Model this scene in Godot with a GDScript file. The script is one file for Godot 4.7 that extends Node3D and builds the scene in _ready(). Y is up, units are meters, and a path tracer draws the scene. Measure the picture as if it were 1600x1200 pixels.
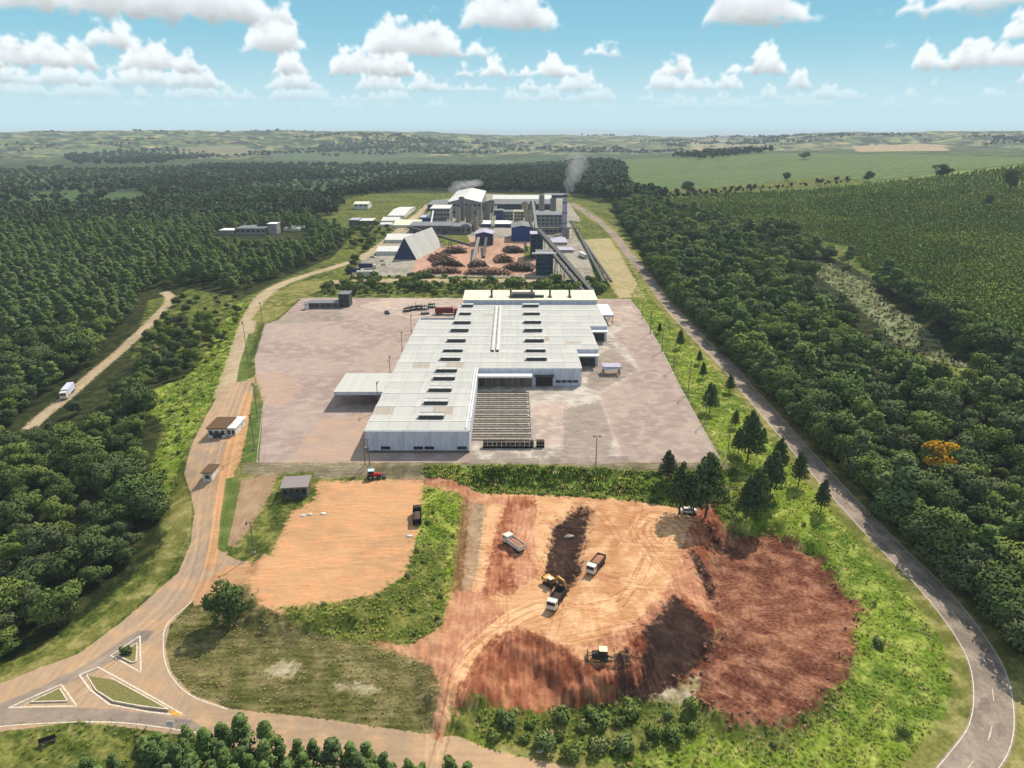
extends Node3D
# A factory, its yards and an excavation seen from a drone; metres, y up, the yard is y = 0.

const SUN := Vector3(-0.5, -1.0, 0.75)
const EYE := 92.0
const TH0 := -0.92
const DTH := 0.0039
const NTH := 473
const LR0 := 4.2
const DLR := 0.0078
const NLR := 634
# ground colour maps: A covers the site, B the plant behind it
const AX := -175.0
const AZ := -435.0
const AS := 350.0
const AN := 2048
const BX := -450.0
const BZ := -1060.0
const BS := 900.0
const BN := 1600

var rng := RandomNumberGenerator.new()
var used := {}
var base_grid := PackedFloat32Array()
const GT := 140
const GR := 280
var flats := []          # level areas: polygon, height, width of the bank round it
var za := PackedByteArray()
var zb := PackedByteArray()
var n_big := FastNoiseLite.new()
var n_mid := FastNoiseLite.new()
var n_small := FastNoiseLite.new()
var n_cell := FastNoiseLite.new()
var M := {}

# ---------------------------------------------------------------- small helpers
func pv(a: Array) -> PackedVector2Array:
	var p := PackedVector2Array()
	for i in range(0, a.size(), 2):
		p.append(Vector2(a[i], a[i + 1]))
	return p

func smooth_line(p: PackedVector2Array, n := 6) -> PackedVector2Array:
	var out := PackedVector2Array()
	for i in p.size() - 1:
		var a := p[maxi(i - 1, 0)]
		var d := p[mini(i + 2, p.size() - 1)]
		for k in n:
			out.append(p[i].cubic_interpolate(p[i + 1], a, d, float(k) / n))
	out.append(p[p.size() - 1])
	return out

func ribbon(p: PackedVector2Array, half: float) -> PackedVector2Array:
	var l := PackedVector2Array()
	var r := PackedVector2Array()
	for i in p.size():
		var t := (p[mini(i + 1, p.size() - 1)] - p[maxi(i - 1, 0)]).normalized()
		l.append(p[i] + Vector2(-t.y, t.x) * half)
		r.append(p[i] - Vector2(-t.y, t.x) * half)
	r.reverse()
	l.append_array(r)
	return l

func numbered(called: String) -> String:
	var n: int = used.get(called, 0)
	used[called] = n + 1
	return called if n == 0 else "%s_%03d" % [called, n]

func tag(o: Node3D, label: String, category: String, group := "") -> Node3D:
	o.set_meta("label", label)
	o.set_meta("category", category)
	if group:
		o.set_meta("group", group)
	return o

func thing(called: String, label: String, category: String, at: Vector3, turn := 0.0, group := "") -> Node3D:
	var o := Node3D.new()
	o.name = numbered(called)
	add_child(o)
	o.position = at
	o.rotation.y = turn
	return tag(o, label, category, group)

func copy_of(o: Node3D, called: String, at: Vector3, turn: float, label := "", group := "") -> Node3D:
	var c: Node3D = o.duplicate()
	c.name = numbered(called)
	add_child(c)
	c.position = at
	c.rotation.y = turn
	if label:
		c.set_meta("label", label)
	if group:
		c.set_meta("group", group)
	return c

func mi(parent: Node3D, called: String, mesh: Mesh, m: Material) -> MeshInstance3D:
	var o := MeshInstance3D.new()
	o.name = numbered(called) if parent == self else called
	o.mesh = mesh
	o.material_override = m
	parent.add_child(o, true)
	return o

class MB:
	var v := PackedVector3Array()
	var n := PackedVector3Array()
	var c := PackedColorArray()
	var col := Color.WHITE
	func tri(a: Vector3, b: Vector3, d: Vector3) -> void:
		var k := (b - a).cross(d - a).normalized()
		v.append(a); v.append(d); v.append(b)
		for i in 3:
			n.append(k)
			c.append(col)
	func quad(a: Vector3, b: Vector3, d: Vector3, e: Vector3) -> void:
		tri(a, b, d)
		tri(a, d, e)
	func box(at: Vector3, s: Vector3, t := Basis()) -> void:
		var h := s / 2
		var p := []
		for i in 8:
			p.append(at + t * Vector3(h.x if i & 1 else -h.x, h.y if i & 2 else -h.y, h.z if i & 4 else -h.z))
		quad(p[4], p[5], p[7], p[6])
		quad(p[1], p[0], p[2], p[3])
		quad(p[5], p[1], p[3], p[7])
		quad(p[0], p[4], p[6], p[2])
		quad(p[6], p[7], p[3], p[2])
		quad(p[0], p[1], p[5], p[4])
	func bar(a: Vector3, b: Vector3, w: float, h: float) -> void:
		var f := (b - a).normalized()
		var up := Vector3.UP if absf(f.y) < 0.95 else Vector3.RIGHT
		var r := f.cross(up).normalized()
		box((a + b) / 2, Vector3(w, h, (b - a).length()), Basis(r, r.cross(f), -f))
	func tube(a: Vector3, b: Vector3, r0: float, r1: float, k := 8, caps := true) -> void:
		var f := (b - a).normalized()
		var up := Vector3.UP if absf(f.y) < 0.95 else Vector3.RIGHT
		var x := f.cross(up).normalized()
		var y := x.cross(f)
		for i in k:
			var p := TAU * i / k
			var q := TAU * (i + 1) / k
			var d0 := x * cos(p) + y * sin(p)
			var d1 := x * cos(q) + y * sin(q)
			var s := [a + d0 * r0, a + d1 * r0, b + d1 * r1, b + d0 * r1]
			var at := v.size()
			quad(s[1], s[0], s[3], s[2])
			for j in 6:
				var w: Vector3 = v[at + j]
				n[at + j] = d0 if (w - s[0]).length_squared() < 1e-9 or (w - s[3]).length_squared() < 1e-9 else d1
			if caps:
				tri(a, a + d0 * r0, a + d1 * r0)
				tri(b, b + d1 * r1, b + d0 * r1)
	func prism(poly: PackedVector2Array, y0: float, y1: float) -> void:   # outline in x, z
		if Geometry2D.is_polygon_clockwise(poly):
			poly = poly.duplicate()
			poly.reverse()
		var k := poly.size()
		for i in k:
			var a := poly[i]
			var b := poly[(i + 1) % k]
			quad(Vector3(b.x, y0, b.y), Vector3(a.x, y0, a.y), Vector3(a.x, y1, a.y), Vector3(b.x, y1, b.y))
		var t := Geometry2D.triangulate_polygon(poly)
		for i in range(0, t.size(), 3):
			var q := [poly[t[i]], poly[t[i + 1]], poly[t[i + 2]]]
			var up: bool = (q[1] - q[0]).cross(q[2] - q[0]) < 0
			var w := [0, 1, 2] if up else [0, 2, 1]
			tri(Vector3(q[w[0]].x, y1, q[w[0]].y), Vector3(q[w[1]].x, y1, q[w[1]].y), Vector3(q[w[2]].x, y1, q[w[2]].y))
			tri(Vector3(q[w[0]].x, y0, q[w[0]].y), Vector3(q[w[2]].x, y0, q[w[2]].y), Vector3(q[w[1]].x, y0, q[w[1]].y))
	func extrude(profile: PackedVector2Array, x0: float, x1: float) -> void:   # outline in z, y pulled along x
		if Geometry2D.is_polygon_clockwise(profile):
			profile = profile.duplicate()
			profile.reverse()
		var k := profile.size()
		for i in k:
			var a := profile[i]
			var b := profile[(i + 1) % k]
			quad(Vector3(x0, a.y, a.x), Vector3(x0, b.y, b.x), Vector3(x1, b.y, b.x), Vector3(x1, a.y, a.x))
		var t := Geometry2D.triangulate_polygon(profile)
		for i in range(0, t.size(), 3):
			var q := [profile[t[i]], profile[t[i + 1]], profile[t[i + 2]]]
			if (q[1] - q[0]).cross(q[2] - q[0]) > 0:
				q = [q[0], q[2], q[1]]
			tri(Vector3(x1, q[0].y, q[0].x), Vector3(x1, q[1].y, q[1].x), Vector3(x1, q[2].y, q[2].x))
			tri(Vector3(x0, q[0].y, q[0].x), Vector3(x0, q[2].y, q[2].x), Vector3(x0, q[1].y, q[1].x))
	func done() -> ArrayMesh:
		var a := []
		a.resize(Mesh.ARRAY_MAX)
		a[Mesh.ARRAY_VERTEX] = v
		a[Mesh.ARRAY_NORMAL] = n
		a[Mesh.ARRAY_COLOR] = c
		var m := ArrayMesh.new()
		m.add_surface_from_arrays(Mesh.PRIMITIVE_TRIANGLES, a)
		return m

func mat(c: Color, rough := 0.8, metal := 0.0, spec := 0.3) -> StandardMaterial3D:
	var m := StandardMaterial3D.new()
	m.albedo_color = c
	m.roughness = rough
	m.metallic = metal
	m.metallic_specular = spec
	return m

func worn(c: Color, d: Color, size: float, rough := 0.8, seed_ := 1, stretch := Vector3.ONE, spec := 0.3) -> StandardMaterial3D:
	# two tones of one surface mixed by noise: stains, dust, faded paint
	var f := FastNoiseLite.new()
	f.seed = seed_
	f.frequency = 0.02
	f.fractal_octaves = 5
	var t := NoiseTexture2D.new()
	t.width = 256
	t.height = 256
	t.seamless = true
	t.noise = f
	var g := Gradient.new()
	g.set_color(0, d)
	g.set_color(1, c)
	g.set_offset(0, 0.25)
	g.set_offset(1, 0.7)
	t.color_ramp = g
	var m := mat(Color.WHITE, rough, 0.0, spec)
	m.albedo_texture = t
	m.uv1_triplanar = true
	m.uv1_world_triplanar = true
	m.uv1_scale = stretch / size
	return m

# ---------------------------------------------------------------- terrain
func controls() -> Array:
	return [-106.54, -2, -205.56, -84.83, -6, -142.77, -107.74, -9, -147.14, -93.09, -7, -112.44, -79.74, -7, -110.72, -54.61, -8.5, -94.21, -26.08, -9, -93.36, -37.11, -5.5, -112.48, -6.55, -9.5, -93.82, -113.58, -9, -106.32, -170.76, -12, -166.08, -171.25, -12, -227.43, -199.47, -11, -328.14, -219.31, -8, -438.33, -187.22, -12, -263.78, -329.64, -10, -465.97, -164.92, -2, -412.03, -325.35, -12, -331.32, -127.23, -3, -268.69, -86.68, -3.5, -168.13, -100.27, -7, -181.56, -72.95, -4, -150.45, -74.07, -5.5, -134.74, -67.27, -2.5, -166.37, -63.98, -2, -177.89, -76.38, 0, -194.32, -30.14, 0, -191.26, 58.4, 0, -191.26, 68.94, 0, -387.48, -121.06, 0, -403.27, -30.93, 0.5, -426.98, 39.45, 0.5, -436.31, -25.95, 0, -275.77, 22.38, 0, -233.35, -88.71, 0, -260.2, -96.91, -1, -224.09, -86, -1.6, -189.01, -43.43, -2, -181.72, -34.45, -2.2, -137.23, 17.17, -4.5, -169.89, 14.71, -4.5, -140.58, 28.2, -4.5, -133.36, -10.27, -4.2, -153.62, -11.04, -5.5, -119.86, 5.94, -9, -105.53, 23.21, -9.3, -102.02, -11.65, -7.5, -103.2, 58.95, -8.3, -127.4, 75.86, -8, -127.02, 67.94, -8.6, -112.51, 75.44, -7, -144.22, 82.78, -8.2, -123.18, 49.93, -9.2, -99.01, 40, -9.4, -99.92, 78.18, -9.6, -106.95, 55.32, -9.8, -95.43, 77.28, -4.5, -169.89, 69.98, -2.8, -185.25, 59.78, -6, -162.6, -86.87, 1.5, -483.98, 65.51, 1, -486.65, -17.37, 1.5, -483.98, -130.89, 5, -746.69, -33.78, 6, -972.94, 83.48, 7, -961.62, -146.14, -1, -509.62, -147.85, 3, -644.08, -224.26, 0, -687.48, -148.49, 8, -1072.81, 92.42, -4.5, -192.73, 90.22, -2, -241.57, 87.92, 0, -337.83, 90.1, 2, -546.76, 85.52, 6, -816.16, 97.38, -8, -142.61, 96.12, -9.8, -118.73, 86.34, -10.4, -100.18, 64.13, -10.6, -82.76, 32.71, -10.4, -93.34, 124.46, -5, -212.12, 133.85, -8, -165.92, 184.47, -7, -386.42, 168.59, -7, -251.1, 189.48, 0, -530.2, 202.6, -8, -318.58, 169.07, -8, -176.05, 121.93, -11, -108.43, 154.41, -2, -490.84, 167.53, 4, -679.66, 240.64, 0, -492, 232.23, 1, -398.88, 205.02, 0, -275.77, 242.88, 12, -336.94, 260.89, 8, -555.06, 169.06, 13, -845.24, 234.1, 0, -260.2, 232.88, 12.62, -681.3, 376.21, 15.06, -660.35, 403.06, 17.9, -572.31, 510.57, 28.15, -615.88, 246.51, 13.75, -948.49, 396.23, 26.25, -918.15, 592.67, 54.28, -866.74, 692.44, 60.39, -854.7, 506.63, 42.03, -908.25, 431.04, 17.69, -1436.73, 627.57, 37.57, -1471.79, 822.04, 51.46, -1488.04, 984.34, 50.24, -1446.92, 1131.15, 51.59, -1400.18, 253.6, 13.1, -1478.41, 739.92, 36.19, -2177.73, 1089.05, 42.37, -2138.68, 1405.11, 39.01, -2067.77, 568.55, 27.68, -2228.62, -461.09, 4.51, -653.76, -396.08, 1.13, -752.08, -306.49, 0.98, -878.05, -530.36, 3.99, -598.93, -768.26, 5.08, -1110.08, -600.09, 3.53, -1264.87, -338.21, 0.59, -1306.95, -915.95, 9.1, -1058.79, 0, 5.44, -1350, -166.58, 7.19, -1289.28, 133.66, 6.94, -1293.11, -1299.24, 3.19, -1897.89, -1020.34, 2.8, -2172.3, -571.29, -4.95, -2227.92, 0, -3.74, -2200, 266.61, 11.56, -2083.01, -1494.89, 13.07, -1747.94, -1969.45, 3.8, -2893.31, -1525.18, -2.12, -3260.96, -888.96, 2.6, -3488.52, -296.23, 2.63, -3487.44, 148.51, 2.39, -3496.85, 553, 3.37, -3253.34, 1220, 22.99, -3598.83, 1812.24, 29.35, -3565.92, 2244.7, 28.51, -3310.79, 2587.01, 28.58, -3050.8, -2268.1, 10.74, -2665.65, -3869.68, 59.16, -4585.36, -3355.36, 68.27, -4974.09, -2914.58, 87.84, -5244.54, -2686.4, 60.9, -5587.78, -2326.77, 98.58, -5530.48, -2002.49, 69.52, -5655.97, -1831.36, 48.83, -6027.95, -1472.21, 54.99, -5816.58, -1109.26, 87.64, -5489.04, -747.91, 83.19, -5549.83, -404.27, 44.36, -5986.36, 0, 52.55, -6200, 431.11, 46.27, -6385.46, 802.99, 47.05, -5946.02, 1271.15, 37.07, -6272.49, 1565.93, 32.02, -5792.05, 2005.99, 37.96, -5654.73, 2139.97, 54.94, -5174.99, 2269.54, 86.16, -4899.92, 2546.73, 78.45, -4874.85, 2950.02, 56.24, -4993.73, 2802.89, 88.52, -4379.93, 2902.93, 102.26, -4314.28, 3139.03, 98.58, -4145.66, 3868.41, 66.47, -4586.44, -2141.13, 34.32, -3613.25, -1744.99, 19.5, -3487.84, -1659.55, 58.71, -4182.81, -1109.36, 17.29, -3738.89, -732.72, 65.68, -4135.59, -370.87, 28.43, -3982.77, 0, 27.39, -4500, 337.88, 12.36, -3985.7, 735.73, 16.03, -4135.06, 1157.55, 19.24, -4141.27, 1369.93, 16.91, -3758.1, 1768.26, 64.72, -3809.63, 2072.08, 37.9, -3767.82, 2158.65, 73.25, -3367.53, -6129.01, 28.44, -7258.46, -5317.78, 23.06, -7872.18, -3695.94, 8.37, -8751.57, -1582.38, 2.49, -9367.29, 799.55, 1.54, -9466.29, 3041.52, -1.2, -8999.95, 4834.95, 13.86, -8177.61, 6130.02, 22.65, -7257.61, -9041.14, -52.91, -10689.15, -5453.16, -82.8, -12894.3, 0, -97.79, -14000, 5453.16, -82.8, -12894.3, 9041.14, -52.91, -10689.15, -84.57, -9, -30.78, -281.91, -12, -102.61, -845.72, -5, -307.82, -2819.08, 10, -1026.06, -8457.23, 40, -3078.18, 84.57, -11, -30.78, 281.91, -5, -102.61, 845.72, 30, -307.82, 2819.08, 30, -1026.06, 8457.23, 40, -3078.18, -30, -8, -51.96, 30, -9, -51.96, 0, -8, -60]

func make_base() -> void:
	var c := controls()
	var n := c.size() / 3
	var p := PackedVector2Array()
	var h := PackedFloat64Array()
	for i in n:
		p.append(Vector2(atan2(c[i * 3], -c[i * 3 + 2]), log(Vector2(c[i * 3], c[i * 3 + 2]).length())))
		h.append(c[i * 3 + 1])
	# solve for the weights of a smooth surface through all control points
	var k := n + 1
	var a := []
	for i in k:
		var row := PackedFloat64Array()
		row.resize(k + 1)
		for j in k:
			if i < n and j < n:
				row[j] = sqrt(p[i].distance_squared_to(p[j]) + 0.0006) - (0.004 if i == j else 0.0)
			else:
				row[j] = 0.0 if i == n and j == n else 1.0
		row[k] = h[i] if i < n else 0.0
		a.append(row)
	for i in k:
		var best := i
		for j in range(i + 1, k):
			if absf(a[j][i]) > absf(a[best][i]):
				best = j
		var sw = a[i]; a[i] = a[best]; a[best] = sw
		var pr: PackedFloat64Array = a[i]
		for j in range(i + 1, k):
			var rj: PackedFloat64Array = a[j]
			var q := rj[i] / pr[i]
			if q != 0.0:
				for l in range(i, k + 1):
					rj[l] -= q * pr[l]
				a[j] = rj
	var w := PackedFloat64Array()
	w.resize(k)
	for i in range(k - 1, -1, -1):
		var s: float = a[i][k]
		for j in range(i + 1, k):
			s -= a[i][j] * w[j]
		w[i] = s / a[i][i]
	var rows := []
	rows.resize(GR + 1)
	var job := func(r: int) -> void:
		var line := PackedFloat32Array()
		for t in GT + 1:
			var q := Vector2(-1.3 + 2.6 * t / GT, 3.9 + (9.75 - 3.9) * r / GR)
			var s: float = w[n]
			for i in n:
				s += w[i] * sqrt(q.distance_squared_to(p[i]) + 0.0006)
			line.append(s)
		rows[r] = line
	var id := WorkerThreadPool.add_group_task(job, GR + 1)
	WorkerThreadPool.wait_for_group_task_completion(id)
	for r in rows:
		base_grid.append_array(r)

func base_h(x: float, z: float) -> float:
	var t := clampf((atan2(x, -z) + 1.3) / 2.6 * GT, 0.0, GT - 0.001)
	var r := clampf((0.5 * log(x * x + z * z) - 3.9) / 5.85 * GR, 0.0, GR - 0.001)
	var i := int(t)
	var j := int(r)
	var f := t - i
	var g := r - j
	var o := j * (GT + 1) + i
	return lerpf(lerpf(base_grid[o], base_grid[o + 1], f), lerpf(base_grid[o + GT + 1], base_grid[o + GT + 2], f), g)

func add_flat(poly: PackedVector2Array, h: float, w: float, rough := 0.0) -> void:
	var b := Rect2(poly[0], Vector2.ZERO)
	for p in poly:
		b = b.expand(p)
	flats.append([poly, h, w, b.grow(w), rough])

func edge_distance(q: Vector2, p: PackedVector2Array) -> float:
	var best := 1e9
	var n := p.size()
	for i in n:
		var a := p[i]
		var d := p[(i + 1) % n] - a
		var t := clampf((q - a).dot(d) / maxf(d.length_squared(), 1e-6), 0.0, 1.0)
		best = minf(best, q.distance_squared_to(a + d * t))
	return sqrt(best)

func height(x: float, z: float) -> float:
	var h := base_h(x, z)
	var q := Vector2(x, z)
	if h > 70.0:
		h = 70.0 + 22.0 * (1.0 - exp(-(h - 70.0) / 22.0))
	for e in flats:
		var b: Rect2 = e[3]
		if b.has_point(q):
			var poly: PackedVector2Array = e[0]
			var w: float = e[2]
			var target: float = e[1]
			var k := 1.0
			if not Geometry2D.is_point_in_polygon(q, poly):
				var d := edge_distance(q, poly) + n_mid.get_noise_2d(x * 3.0, z * 3.0) * w * 0.35
				k = 1.0 - smoothstep(0.0, w, d)
			h = lerpf(h, target, k)
			if e[4] > 0.0:      # spoil heaped along the edge
				var o := edge_distance(q, poly)
				h += e[4] * exp(-o * o * 0.35) * clampf(0.45 + n_small.get_noise_2d(x * 0.8, z * 0.8) * 1.3, 0.0, 1.4)
	return h

func at(x: float, z: float, up := 0.0) -> Vector3:
	return Vector3(x, height(x, z) + up, z)

# ---------------------------------------------------------------- ground zones
enum {WILD, FLOOR, VERGE, DRY, LAWN, TARMAC, DUSTY, TRACK, YARD, CONCRETE, GRAVEL, ORANGE, PIT, RED, BROWN, DARKSOIL, VINES, MEDIAN, PLOT, PLANT, LOGYARD, TANFIELD, SMOOTH, CHALK, MARSH, CROP, LANE, TRENCH, GREYDUST, SLOPE, PALE, PEACH}
# photo-sunlit colours of each zone: three tones, then strength of fine grain, direction of streaks (0 none, 1 along x, 2 along z), hard edge, relief in metres
var palette := {}
func make_palette() -> void:
	palette = {
		WILD: [Color8(104, 114, 52), Color8(78, 92, 42), Color8(140, 138, 74), 24, 0, false, 0.25],
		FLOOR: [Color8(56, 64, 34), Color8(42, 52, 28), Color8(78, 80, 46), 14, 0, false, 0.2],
		VERGE: [Color8(132, 154, 56), Color8(104, 130, 46), Color8(166, 172, 84), 30, 0, false, 0.3],
		DRY: [Color8(140, 138, 78), Color8(116, 120, 60), Color8(168, 158, 104), 18, 0, false, 0.06],
		LAWN: [Color8(116, 112, 68), Color8(98, 100, 54), Color8(148, 134, 94), 24, 1, false, 0.12],
		TARMAC: [Color8(168, 153, 140), Color8(146, 134, 124), Color8(178, 163, 148), 12, 0, true, 0.0],
		DUSTY: [Color8(196, 168, 140), Color8(186, 162, 140), Color8(208, 172, 136), 9, 2, true, 0.0],
		TRACK: [Color8(206, 174, 142), Color8(192, 166, 138), Color8(216, 178, 142), 9, 1, true, 0.0],
		YARD: [Color8(188, 169, 160), Color8(176, 155, 147), Color8(196, 178, 168), 9, 1, true, 0.0],
		CONCRETE: [Color8(202, 192, 182), Color8(172, 160, 150), Color8(222, 212, 203), 18, 1, false, 0.0],
		GRAVEL: [Color8(150, 138, 112), Color8(124, 116, 90), Color8(166, 152, 128), 20, 1, false, 0.08],
		ORANGE: [Color8(220, 173, 128), Color8(206, 162, 122), Color8(226, 168, 124), 9, 1, false, 0.06],
		PIT: [Color8(228, 177, 132), Color8(206, 152, 110), Color8(236, 192, 150), 14, 1, false, 0.1],
		RED: [Color8(160, 100, 74), Color8(134, 80, 60), Color8(194, 132, 100), 24, 2, false, 0.3],
		BROWN: [Color8(140, 92, 72), Color8(122, 79, 62), Color8(164, 114, 90), 26, 0, false, 0.22],
		DARKSOIL: [Color8(64, 47, 42), Color8(56, 42, 38), Color8(78, 57, 49), 8, 0, false, 0.1],
		VINES: [Color8(96, 124, 44), Color8(72, 98, 34), Color8(126, 146, 58), 34, 0, false, 0.4],
		MEDIAN: [Color8(104, 122, 60), Color8(92, 114, 54), Color8(128, 134, 76), 12, 0, true, 0.03],
		PLOT: [Color8(178, 148, 120), Color8(164, 138, 112), Color8(188, 160, 134), 8, 2, false, 0.02],
		PLANT: [Color8(176, 168, 156), Color8(152, 146, 136), Color8(194, 186, 174), 10, 0, true, 0.0],
		LOGYARD: [Color8(206, 164, 142), Color8(186, 146, 126), Color8(214, 176, 158), 12, 0, false, 0.05],
		TANFIELD: [Color8(188, 172, 132), Color8(176, 164, 118), Color8(196, 182, 146), 10, 2, false, 0.03],
		SMOOTH: [Color8(164, 148, 136), Color8(150, 138, 130), Color8(178, 160, 144), 7, 1, false, 0.0],
		CHALK: [Color8(186, 172, 140), Color8(158, 146, 108), Color8(206, 194, 172), 20, 1, false, 0.05],
		MARSH: [Color8(140, 148, 104), Color8(118, 132, 82), Color8(158, 162, 128), 16, 0, false, 0.2],
		CROP: [Color8(98, 122, 52), Color8(84, 110, 46), Color8(116, 138, 62), 18, 0, false, 0.0],
		LANE: [Color8(200, 180, 150), Color8(184, 166, 136), Color8(206, 186, 158), 8, 2, false, 0.02],
		TRENCH: [Color8(128, 96, 66), Color8(112, 84, 58), Color8(150, 116, 82), 14, 2, false, 0.06],
		GREYDUST: [Color8(170, 156, 146), Color8(158, 144, 134), Color8(182, 166, 156), 12, 1, false, 0.02],
		SLOPE: [Color8(200, 144, 112), Color8(178, 122, 94), Color8(216, 164, 130), 18, 2, false, 0.18],
		PEACH: [Color8(196, 171, 155), Color8(190, 166, 152), Color8(202, 170, 148), 8, 1, false, 0.0],
		PALE: [Color8(206, 184, 172), Color8(190, 170, 160), Color8(216, 198, 186), 12, 1, false, 0.0],
	}

var zones := []
func zone(id: int, a) -> void:
	zones.append([id, a if a is PackedVector2Array else pv(a)])

func raster(im: Image, x0: float, z0: float, size: float, n: int) -> void:
	var s := n / size
	for e in zones:
		var p: PackedVector2Array = e[1]
		var c := Color((e[0] + 0.5) / 255.0, 0, 0)
		var lo := 1e9
		var hi := -1e9
		for q in p:
			lo = minf(lo, (q.y - z0) * s)
			hi = maxf(hi, (q.y - z0) * s)
		for y in range(maxi(0, int(lo)), mini(n - 1, int(hi)) + 1):
			var cuts := PackedFloat32Array()
			var zc := (y + 0.5) / s + z0
			for i in p.size():
				var a := p[i]
				var b := p[(i + 1) % p.size()]
				if (a.y <= zc) != (b.y <= zc):
					cuts.append((a.x + (b.x - a.x) * (zc - a.y) / (b.y - a.y) - x0) * s)
			cuts.sort()
			for i in range(0, cuts.size() - 1, 2):
				var from := clampi(roundi(cuts[i]), 0, n)
				var to := clampi(roundi(cuts[i + 1]), 0, n)
				if to > from:
					im.fill_rect(Rect2i(from, y, to - from, 1), c)

func zone_at(x: float, z: float) -> int:
	if x > AX and x < AX + AS and z > AZ and z < AZ + AS:
		return za[int((z - AZ) / AS * AN) * AN + int((x - AX) / AS * AN)]
	if x > BX and x < BX + BS and z > BZ and z < BZ + BS:
		return zb[int((z - BZ) / BS * BN) * BN + int((x - BX) / BS * BN)]
	return WILD

func noise_bytes(n: int, freq: float, seed_: int, octaves := 4) -> PackedByteArray:
	var f := FastNoiseLite.new()
	f.seed = seed_
	f.frequency = freq
	f.fractal_octaves = octaves
	var half := freq < 0.06
	f.frequency = freq * (2.0 if half else 1.0)
	var im := f.get_image(n / 2 if half else n, n / 2 if half else n, false, false, true)
	im.convert(Image.FORMAT_L8)
	if half:
		im.resize(n, n, Image.INTERPOLATE_BILINEAR)
	return im.get_data()

func paint(ids: PackedByteArray, n: int, per_metre: float, tracks: PackedByteArray) -> ImageTexture:
	var big := noise_bytes(n, 0.022 / per_metre, 11, 4)
	var mid := noise_bytes(n, 0.16 / per_metre, 12, 5)
	var fine := noise_bytes(n, 0.9 / per_metre, 13, 3)
	var warp := noise_bytes(n, 0.5 / per_metre, 14, 3)
	var cols := []
	for id in palette.size():
		var e: Array = palette[id]
		var row := PackedFloat32Array()
		for k in 3:
			var c: Color = (e[k] as Color).srgb_to_linear()
			c = (Color(c.r / KEXP, c.g / KEXP, c.b / KEXP)).linear_to_srgb()
			row.append(c.r * 255.0); row.append(c.g * 255.0); row.append(c.b * 255.0)
		row.append(e[3] * 0.85); row.append(e[4]); row.append(1.0 if e[5] else 0.0)
		cols.append(row)
	var chunks := []
	var parts := 32
	chunks.resize(parts)
	var per := n / parts
	var reach := 0.55 * per_metre
	var last := n * n - 1
	var job := func(ch: int) -> void:
		var out := PackedByteArray()
		out.resize(per * n * 3)
		var o := 0
		for y in range(ch * per, ch * per + per):
			var line := y * n
			for x in n:
				var i := line + x
				var id := ids[i]
				var cr: PackedFloat32Array = cols[id]
				var c1 := cr
				var c2 := cr
				if cr[11] == 0.0:
					var w1 := warp[i] - 128
					var w2 := warp[last - i] - 128
					c1 = cols[ids[clampi(y + int(w2 * reach / 40.0), 0, n - 1) * n + clampi(x + int(w1 * reach / 40.0), 0, n - 1)]]
					c2 = cols[ids[clampi(y - int(w1 * reach / 19.0), 0, n - 1) * n + clampi(x + int(w2 * reach / 19.0), 0, n - 1)]]
					if c1[11] != 0.0:
						c1 = cr
					if c2[11] != 0.0:
						c2 = cr
				var b := clampf((big[i] - 96) / 64.0, 0.0, 1.0)
				var m := clampf((mid[i] - 110) / 70.0, 0.0, 1.0)
				var g := (fine[i] - 128) * 0.6 + (mid[i] - 128) * 0.3
				if cr[10] == 1.0:
					g = g * 0.5 + (fine[line + (x >> 3)] - 128) * 0.55
				elif cr[10] == 2.0:
					g = g * 0.5 + (fine[(y >> 3) * n + x] - 128) * 0.55
				g = g * cr[9] / 60.0 + (tracks[i] - 128)
				m *= 0.75
				var k1 := (1.0 - b) * (1.0 - m)
				var k2 := b * (1.0 - m)
				if c1 == cr and c2 == cr:
					out[o] = clampi(int(cr[0] * k1 + cr[3] * k2 + cr[6] * m + g), 0, 255)
					out[o + 1] = clampi(int(cr[1] * k1 + cr[4] * k2 + cr[7] * m + g), 0, 255)
					out[o + 2] = clampi(int(cr[2] * k1 + cr[5] * k2 + cr[8] * m + g * 0.8), 0, 255)
				else:
					for q in 3:
						out[o + q] = clampi(int((cr[q] * 0.25 + c1[q] * 0.35 + c2[q] * 0.4) * k1 + (cr[3 + q] * 0.25 + c1[3 + q] * 0.35 + c2[3 + q] * 0.4) * k2 + (cr[6 + q] * 0.25 + c1[6 + q] * 0.35 + c2[6 + q] * 0.4) * m + g), 0, 255)
				o += 3
		chunks[ch] = out
	var id := WorkerThreadPool.add_group_task(job, parts)
	WorkerThreadPool.wait_for_group_task_completion(id)
	var all := PackedByteArray()
	for c in chunks:
		all.append_array(c)
	return ImageTexture.create_from_image(Image.create_from_data(n, n, false, Image.FORMAT_RGB8, all))

const KEXP := 1.62

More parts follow.
